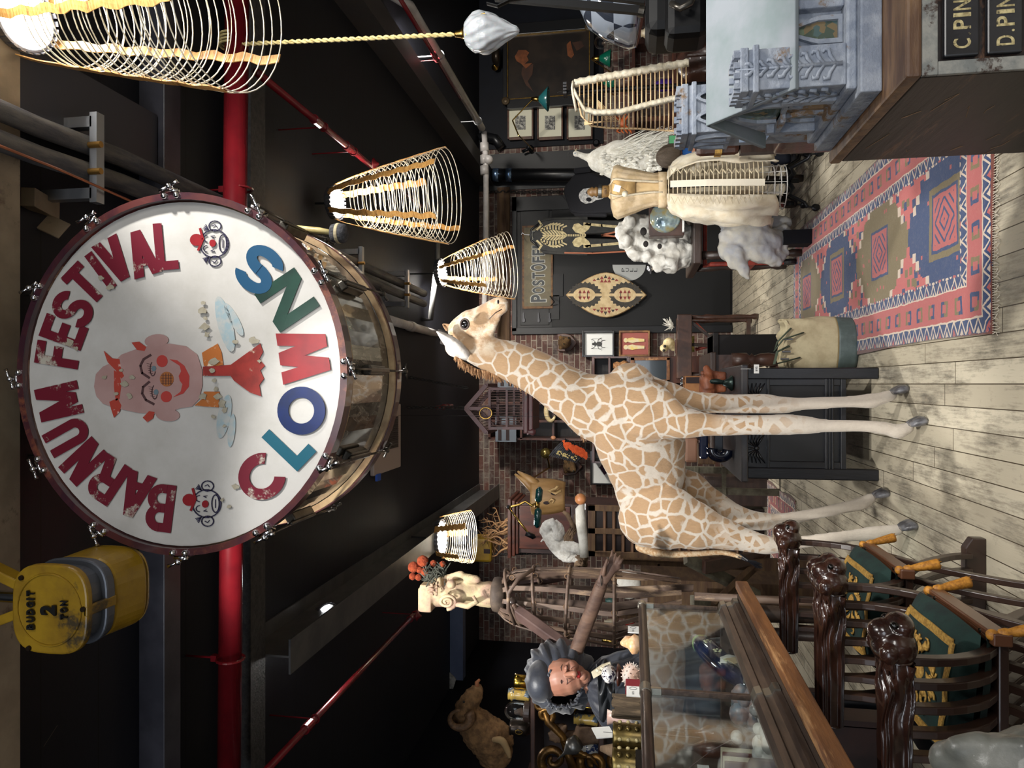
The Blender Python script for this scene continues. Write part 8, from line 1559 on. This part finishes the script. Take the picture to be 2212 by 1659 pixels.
for k in range(5): m = MB().tube([W(1215+k*6, 1600+k*8, Y-.06), W(1235+k*10, 1618+k*4, Y-.09), W(1262+k*8, 1630+k*7, Y-.06)], [.01, .014, .004], 6); mk(m, 'gilt_leaf', GLT, t, smooth=True)
MAJ = M('majolica', (176, 148, 76), .2, c2=(70, 84, 96), sc=22, coat=.5, thr=(.5, .56)); ALB = [(.8, 0), (.9, .06), (.78, .3), (.78, .7), (.95, .86), (.75, .9), (.8, 1), (.7, 1)]
Y = 4.2; pot('brass_pot', 'shiny brass pot behind the bonnet on the gilt cabinet', 'pot', 1112, 1145, 1474, 15, Y, M('bright_brass', (200, 166, 70), .2, 1), [(1, 0), (1, .8), (1.1, 1), (1, 1)]); pot('apothecary_jar', 'yellow and blue painted jar on top of the gilt cabinet', 'jar', 1098, 1145, 1502, 15, Y, MAJ, ALB)
def crit(t, b, h, R0): m = MB(); m.tube([b+V((-.02, 0, .03)), b+V((0, 0, h*.35)), b+V((-.01, 0, h*.6))], [.02, .025, .01], 8); mk(m, 'specimen', M('bird_brown', (84, 62, 48), .9), t, smooth=True)
belljar('specimen_dome', 'tall glass dome with a small specimen on top of the gilt cabinet', 1078, 1145, 1538, 19, 4.15, DTB, crit); pot('bronze_pot', 'dark bronze pot with a ring handle on top of the gilt cabinet', 'pot', 1102, 1145, 1574, 18, 4.2, M('dark_bronze'), [(.6, 0), (.9, .2), (1, .6), (.8, .9), (.9, 1)], extra=lambda t, b, h, r: mk(MB().tube([b+V((.012*cos(q), -r-.004, h*.5+.02*sin(q))) for q in [j*pi/8 for j in range(16)]], .003, 6, closed=True), 'ring_handle', BRS, t))
Y = 4.12; pot('apothecary_jar', 'dim painted jar at the right of the niche shelf', 'jar', 1240, 1292, 1556, 14, Y, MAJ, ALB); pot('apothecary_jar', 'white jar with blue lattice on the niche shelf beside the bust', 'jar', 1246, 1292, 1618, 15, Y, M('delft_glaze', (206, 206, 200), .2, c2=(56, 70, 110), sc=34, thr=(.52, .56), coat=.5), [(.6, 0), (1, .35), (.9, .7), (.5, 1)])
t = thing('curly_bust', 'small curly haired bust standing in the gilt niche', 'bust', W(1292, 1588, Y)); m = MB(); blob(m, 1205, 1583, Y, 19, 1, .95); blob(m, 1215, 1574, Y-.02, 11); blob(m, 1222, 1569, Y-.03, 4); limb(m, [(1222, 1586, Y, 18), (1240, 1588, Y, 20), (1252, 1588, Y, 46), (1292, 1588, Y, 34)], .8, 14)
for k in range(26): q = k*2.4; blob(m, 1203+15*cos(q)*(k/26)**.5-2, 1589+15*sin(q)*(k/26)**.5, Y-.055, 4)
mk(m, 'bust', M('terracotta_dusty', (140, 112, 88), .8, c2=(112, 88, 70), sc=20, bump=.5), t, remesh=.005, sm=2)
t = thing('oil_funnel', 'grey metal funnel lamp in front of the niche scrolls', 'lamp', W(1250, 1620, 3.8)); mk(MB().lathe([(.004, 0), (.008, .05), (.042, .10), (.045, .11), (.038, .15)], 20, W(1205, 1640, 3.8), W(1245, 1605, 3.8)-W(1205, 1640, 3.8)), 'funnel', M('pewter', (108, 106, 102), .35, .8), t, smooth=True); mk(MB().cyl(W(1225, 1622, 3.8), W(1225, 1622, 4.02), .006), 'bracket', IRON, t)
pot('brass_lamp_font', 'round brass font glowing in the niche beside the bonnet', 'vessel', 1218, 1292, 1530, 12, 4.15, M('bright_brass'), [(.7, 0), (.2, .1), (.15, .5), (.9, .65), (1, .8), (.6, .95), (.1, 1)])
# ================= ON TOP OF THE CASE (x = about -1.05) AND INSIDE IT
TZ = zt+.0085; X1 = -1.06
def onT(py, dz=0, X=X1): r = ray(1400, py); y = X/ r.x*r.y; return V((X, y, TZ+dz))
p = onT(1395); t = thing('banded_shell', 'orange banded shell standing on the far end of the display case', 'shell', p); SHL = M('orange_shell', (212, 160, 110), .4, c2=(236, 196, 160), sc=30, coat=.3); m = MB(); m.lathe([(.01, 0), (.035, .012), (.04, .03), (.02, .05), (.008, .06)], 18, p, (0, .3, 1)); m.tube([p+V((0, .02, .03)), p+V((0, .03, .06)), p+V((.0, .01, .075))], [.03, .024, .01], 10); mk(m, 'shell', SHL, t, smooth=True)
p = onT(1462); t = thing('urchin_shell', 'spiny white sea urchin shell on the display case beside the shell stand', 'shell', p); m = MB(); c = p+V((0, 0, .036)); m.ell(c, (.042, .042, .034), n=20, m=12)
for k in range(70): z_ = 1-2*(k+.5)/70; a = k*2.4; d = V((cos(a)*sqrt(1-z_*z_), sin(a)*sqrt(1-z_*z_), z_*.82)); m.tube([c+d*.040, c+d*.049], [.0035, .001], 5)
mk(m, 'shell', M('urchin_white', (216, 208, 200), .6, c2=(196, 160, 140), sc=14), t, smooth=True)
p = onT(1462, 0, -1.17); t = thing('shell_stand', 'spotted cowrie shell raised on a turned mahogany stand', 'shell', p); mk(MB().lathe([(.034, 0), (.036, .008), (.014, .02), (.010, .05), (.014, .07), (.042, .085), (.044, .092), (.03, .096)], 20, p), 'stand', MHG, t, smooth=True); m = MB(); m.ell(p+V((0, 0, .125)), (.034, .048, .032), n=20, m=12); mk(m, 'cowrie', M('spotted_cowrie', (216, 212, 208), .2, c2=(40, 36, 56), sc=60, thr=(.5, .54), coat=.8), t, smooth=True)
p = onT(1500, .028); one(MB().box(p, (.06, .10, .056)), 'red_box', M('red_velvet_box', (118, 16, 30), .7), 'deep red box lying on the display case beside the driftwood', 'box', bevel=.004)
for lab, py, dy, pxx in (('white price card leaning on the rail at the far end of the case', 1362, 0, -.99), ('white price card in front of the deep red box', 1496, 0, -.99)): p = onT(py, .026, pxx); t = thing('price_card', lab, 'card', p-V((0, 0, .026))); mk(MB().box(p, (.003, .075, .05)), 'card', M('paper_white'), t); m = MB(); m.tube([p+V((.002, .02+.01*cos(q), .004+.012*sin(q))) for q in [j*pi/8 for j in range(16)]], .0007, 4, closed=True); line(m, 'curio', p+V((.002, -.015, .004)), (0, 1, 0), (0, 0, 1), .007, .6, 0); mk(m, 'print', M('ink_black', (20, 20, 24), .7), t)
DRF = M('driftwood', (128, 108, 84), .85, c2=(84, 70, 54), sc=10, stretch=(6, 6, 1), bump=1); p = onT(1530, 0, -1.08); one(MB().grid(lambda u, w_: p+V((.028*cos(2*pi*u)*(1+.12*sin(u*50)), .05*sin(2*pi*u)*(1+.1*sin(u*44)), .095*w_*(1+.06*sin(u*30)))), 60, 8, True), 'driftwood', DRF, 'upright block of ribbed grey driftwood on the display case', 'driftwood', solid=.01)
p = onT(1556, 0, -1.17); t = thing('striped_vase', 'pink and white vase peeking over the driftwood', 'vase', p); mk(MB().lathe([(.02, 0), (.03, .03), (.034, .07), (.02, .1), (.026, .12), (.02, .12)], 20, p), 'body', M('pink_white_glaze', (206, 170, 156), .3, c2=(226, 222, 214), sc=12), t, smooth=True)
p = onT(1590, .125, -1.12); t = thing('white_note', 'white note card stuck up behind the nearer brass bracelet', 'card', p-V((0, 0, .125))); mk(MB().box(p, (.003, .07, .06), Matrix.Rotation(.3, 3, 'X')), 'card', M('paper_white'), t); mk(MB().cyl(p-V((0, 0, .125)), p, .002), 'stick', CHR, t)
OBR = M('old_brass', (126, 108, 62), .32, .8, c2=(90, 76, 44), sc=18)
for lab, py, dz, X in (('wide old brass cuff with domed studs standing on the display case, the farther one', 1594, 0, -1.02), ('wide old brass cuff with domed studs at the photo edge, the nearer one', 1652, 0, -1.06)):
    p = onT(py, 0, X); t = thing('brass_cuff', lab, 'bracelet', p, 'studded brass cuffs'); mk(MB().lathe([(.036, 0), (.038, .004), (.036, .012), (.036, .076), (.038, .084), (.036, .088), (.033, .088), (.033, 0)], 30, p, cap=False), 'cuff', OBR, t, smooth=True)
    for r_ in range(3):
        for k in range(8): a = k*pi/4+.2; q = p+V((cos(a)*.037, sin(a)*.037, .02+r_*.024)); mk(MB().ell(q, .008 if k % 2 else .006, n=10, m=7), 'stud', OBR if k % 2 else GLD, t, smooth=True)
p = onT(1625, 0, -1.13); t = thing('carved_root_figure', 'small brown root figure between the two brass cuffs', 'figure', p); m = MB(); m.tube([p, p+V((0, .01, .05)), p+V((.0, -.01, .09)), p+V((0, 0, .13))], [.025, .018, .022, .008], 8); mk(m, 'figure', RTW, t, smooth=True); one(MB().box(onT(1650, .012, -1.0)+V((.01, -.05, -.0)), (.05, .1, .024)), 'black_tray', BPL, 'small black tray on the case below the nearer brass cuff', 'tray')
# inside
DZ_ = .9305
def inn(py, X, z=0): r = ray(1500, py); return V((X, X/r.x*r.y, DZ_+z))
p = inn(1415, -1.08); t = thing('fish_vase', 'glazed blue fish shaped vase with flowers leaning inside the display case', 'vase', p); FSH = M('blue_fish_glaze', (30, 44, 84), .1, c2=(20, 26, 48), sc=7, coat=1); q0, q1 = V((-1.04, 3.02, 1.10)), V((-1.04, 2.52, .955))
mk(MB().tube([q0, q0.lerp(q1, .12), q0.lerp(q1, .3), q0.lerp(q1, .55), q0.lerp(q1, .8), q1], [.016, .036, .045, .042, .028, .01], 18), 'body', FSH, t, smooth=True); mk(MB().tube([q0+(q0-q1)*.02, q0.lerp(q1, .13)], [.012, .038], 18), 'green_head', M('green_fish_glaze', (130, 150, 90), .15, c2=(80, 120, 100), sc=20, coat=1), t, smooth=True)
for f in (.3, .48, .66): c = q0.lerp(q1, f)+V((.042, 0, .008)); m = MB(); [m.ell(c+V((0, .012*cos(a), .012*sin(a))), (.003, .006, .006), n=8, m=5) for a in [j*1.25 for j in range(5)]]; mk(m, 'painted_flower', M('flower_cream', (206, 206, 166), .3), t, smooth=True)
mk(MB().box(q0.lerp(q1, .5)-V((0, 0, .075)), (.03, .22, .07)), 'cradle', DTB, t)
def lump(name, label, cat, c, r, mat, n=7, sd=1, spread=.6):
    random.seed(sd); m = MB()
    for k in range(n): m.ell(V(c)+V((random.uniform(-1, 1)*r*spread, random.uniform(-1, 1)*r*spread, r*.55+random.uniform(-.3, .5)*r)), (r*random.uniform(.3, .6),)*3, n=9, m=6)
    m.ell(V(c)+V((0, 0, r*.5)), (r*.8, r*.8, r*.5)); return one(m, name, mat, label, cat, smooth=True)
m = MB(); c = V((-1.02, 2.72, DZ_)); m.grid(lambda u, w_: c+V((.025*sin(pi*w_)*cos(2*pi*u), .07*(w_-.5)*2, .075*abs(sin(pi*w_))**.6*(.6+.5*sin(2*pi*u))*(1+.04*sin(u*60))+.03)), 30, 12, True); one(m, 'ribbed_shell', BON, 'large white ribbed shell half inside the display case', 'shell', smooth=True)
t = thing('manila_tag', 'blank buff tag leaning on the white ribbed shell', 'tag', V((-.99, 2.66, DZ_))); mk(MB().box((-.985, 2.66, DZ_+.05), (.003, .05, .07), Matrix.Rotation(.5, 3, 'X')), 'card', M('manila', (176, 156, 120), .8), t)
lump('bead_bowl', 'blue rimmed bowl of pinkish beads inside the case', 'bowl', (-1.05, 2.45, DZ_), .07, M('pink_beads', (150, 124, 116), .4, c2=(110, 120, 130), sc=30), 14, 5); lump('grey_shell', 'rounded grey shell beside the bead bowl', 'shell', (-1.0, 2.56, DZ_), .042, M('grey_pebble', (130, 122, 108), .6, c2=(90, 84, 76), sc=20), 3, 6)
lump('coral_piece', 'small white coral just left of the case divider', 'coral', (-1.04, 2.22, DZ_), .05, BON, 16, 8, .9); lump('oyster_shell', 'rough grey oyster shell behind the white coral', 'shell', (-1.12, 2.24, DZ_+.0), .06, GBN, 9, 9); lump('quartz_point', 'cloudy crystal cluster by the case divider', 'crystal', (-1.01, 2.32, DZ_), .045, M('cloudy_quartz', (190, 184, 180), .2), 6, 11)
p = V((-1.22, 2.20, DZ_)); t = thing('white_paper_card', 'blank torn sheet of pale paper leaning at the back of the case', 'paper', p); mk(MB().prism([p+V(q) for q in ((0, -.14, .10), (0, .10, .13), (0, .13, .30), (.0, .04, .33), (0, -.10, .31))], (.003, 0, 0)), 'sheet', M('pale_paper', (196, 204, 192), .8), t); mk(MB().b2((-1.23, 2.16, DZ_), (-1.21, 2.20, DZ_+.12)), 'easel', DTB, t)
BRW = M('brown_glazed_jar', (92, 56, 40), .25, c2=(52, 34, 28), sc=9, coat=.5); p = V((-1.02, 1.93, DZ_)); t = thing('wooden_box_jar', 'glossy mottled brown wooden box standing in the near part of the case', 'box', p); mk(MB().box(p+V((0, 0, .06)), (.06, .13, .12)), 'body', BRW, t, bevel=.014)
t = thing('gold_bracelet', 'row of ornate gold bracelets draped over a cream roll in the case', 'bracelet', V((-1.03, 1.80, DZ_))); GOLD = M('bright_gold', (214, 172, 84), .2, 1, bump=.5, sc=200); mk(MB().tube([(-1.06, 1.66, DZ_+.04), (-1.06, 1.84, DZ_+.04)], .036, 14), 'cream_roll', M('lace_cream'), t, smooth=True)
for k in range(5): m = MB().tube([(-1.06+.043*cos(q), 1.68+k*.035, DZ_+.043+.043*sin(q)) for q in [j*pi/12 for j in range(24)]], .006, 6, closed=True); mk(m, 'gold_band', GOLD, t, smooth=True)
m = MB(); [m.ell((-1.01, 1.70+j*.018, DZ_+.10+.008*sin(j*2)), .009, n=8, m=5) for j in range(7)]; mk(m, 'gold_clasp', GOLD, t, smooth=True)
t = thing('blue_velvet_glove', 'crumpled blue velvet cloth in the near part of the case', 'cloth', V((-1.16, 1.86, DZ_))); mk(MB().grid(lambda u, w_: V((-1.18+.10*w_, 1.80+.16*u, DZ_+.05+.05*sin(pi*w_)*(1+.4*sin(u*9))+.02*sin(w_*13))), 16, 12), 'cloth', M('royal_blue_velvet', (26, 60, 150), .8, sheen=.6), t, smooth=True, solid=.01)
t = thing('bead_necklace', 'strand of matt gold beads hanging on a black bust in the case', 'necklace', V((-1.08, 1.62, DZ_))); random.seed(5)
for k in range(13): a = -1.0+k*.28; mk(MB().ell((-1.02-.02*abs(sin(a)), 1.62+.13*sin(a), DZ_+.20-.12*cos(a)*.9), (.010, .013, .010), n=12, m=8), 'bead', M('matt_gold', (160, 136, 70), .35, .8), t, smooth=True)
t = thing('black_bust_stand', 'black velvet necklace bust in the near corner of the case', 'bust', V((-1.12, 1.60, DZ_))); mk(MB().lathe([(.11, 0), (.115, .10), (.08, .17), (.035, .21), (.035, .27), (.02, .275)], 24, (-1.14, 1.60, DZ_), sx=.6), 'bust', M('black_velvet', (10, 10, 14), .95, sheen=.3), t, smooth=True)
t = thing('silver_pendant', 'white pearl pendant on a fine chain hanging inside the case', 'necklace', V((-1.0, 2.1, 1.1))); mk(MB().tube([(-1.0, 1.78, 1.27), (-1.0, 1.90, 1.22), (-1.0, 2.02, 1.14), (-1.0, 2.10, 1.07)], .0014, 5), 'chain', CHR, t); mk(MB().ell((-1.0, 2.11, 1.06), (.018, .022, .018)), 'pearl', BON, t, smooth=True); mk(MB().box((-1.0, 1.93, 1.17), (.002, .018, .03)), 'tiny_label', M('paper_white'), t); mk(MB().cyl((-1.0, 1.78, 1.27), (-1.0, 1.78, zt), .001), 'thread', CHR, t)
for i, (y, h_) in enumerate(((2.92, .22), (2.80, .26), (2.62, .18))): p = V((-1.38, y, DZ_)); t = thing('amber_bottle', ('narrow brown bottle at the far end of the case back row', 'tallest brown bottle in the case back row', 'short brown bottle next to the divider in the case back row')[i], 'bottle', p); mk(MB().lathe([(.03, 0), (.032, h_*.6), (.012, h_*.75), (.012, h_), (.015, h_)], 18, p), 'bottle', BRW, t, smooth=True)
for i, (y, mt, n_) in enumerate(((2.55, M('oxblood_leather', (84, 28, 26), .5), 'dark red'), (2.49, M('brown_leather_cover', (92, 58, 40), .5), 'brown'))): t = thing('small_book', n_+' leather book standing in the case by the divider', 'book', V((-1.30, y, DZ_))); mk(MB().box((-1.30, y, DZ_+.06), (.09, .035, .12)), 'cover', mt, t, bevel=.004); mk(MB().box((-1.296, y, DZ_+.0615), (.086, .027, .121)), 'pages', M('lace_cream'), t)
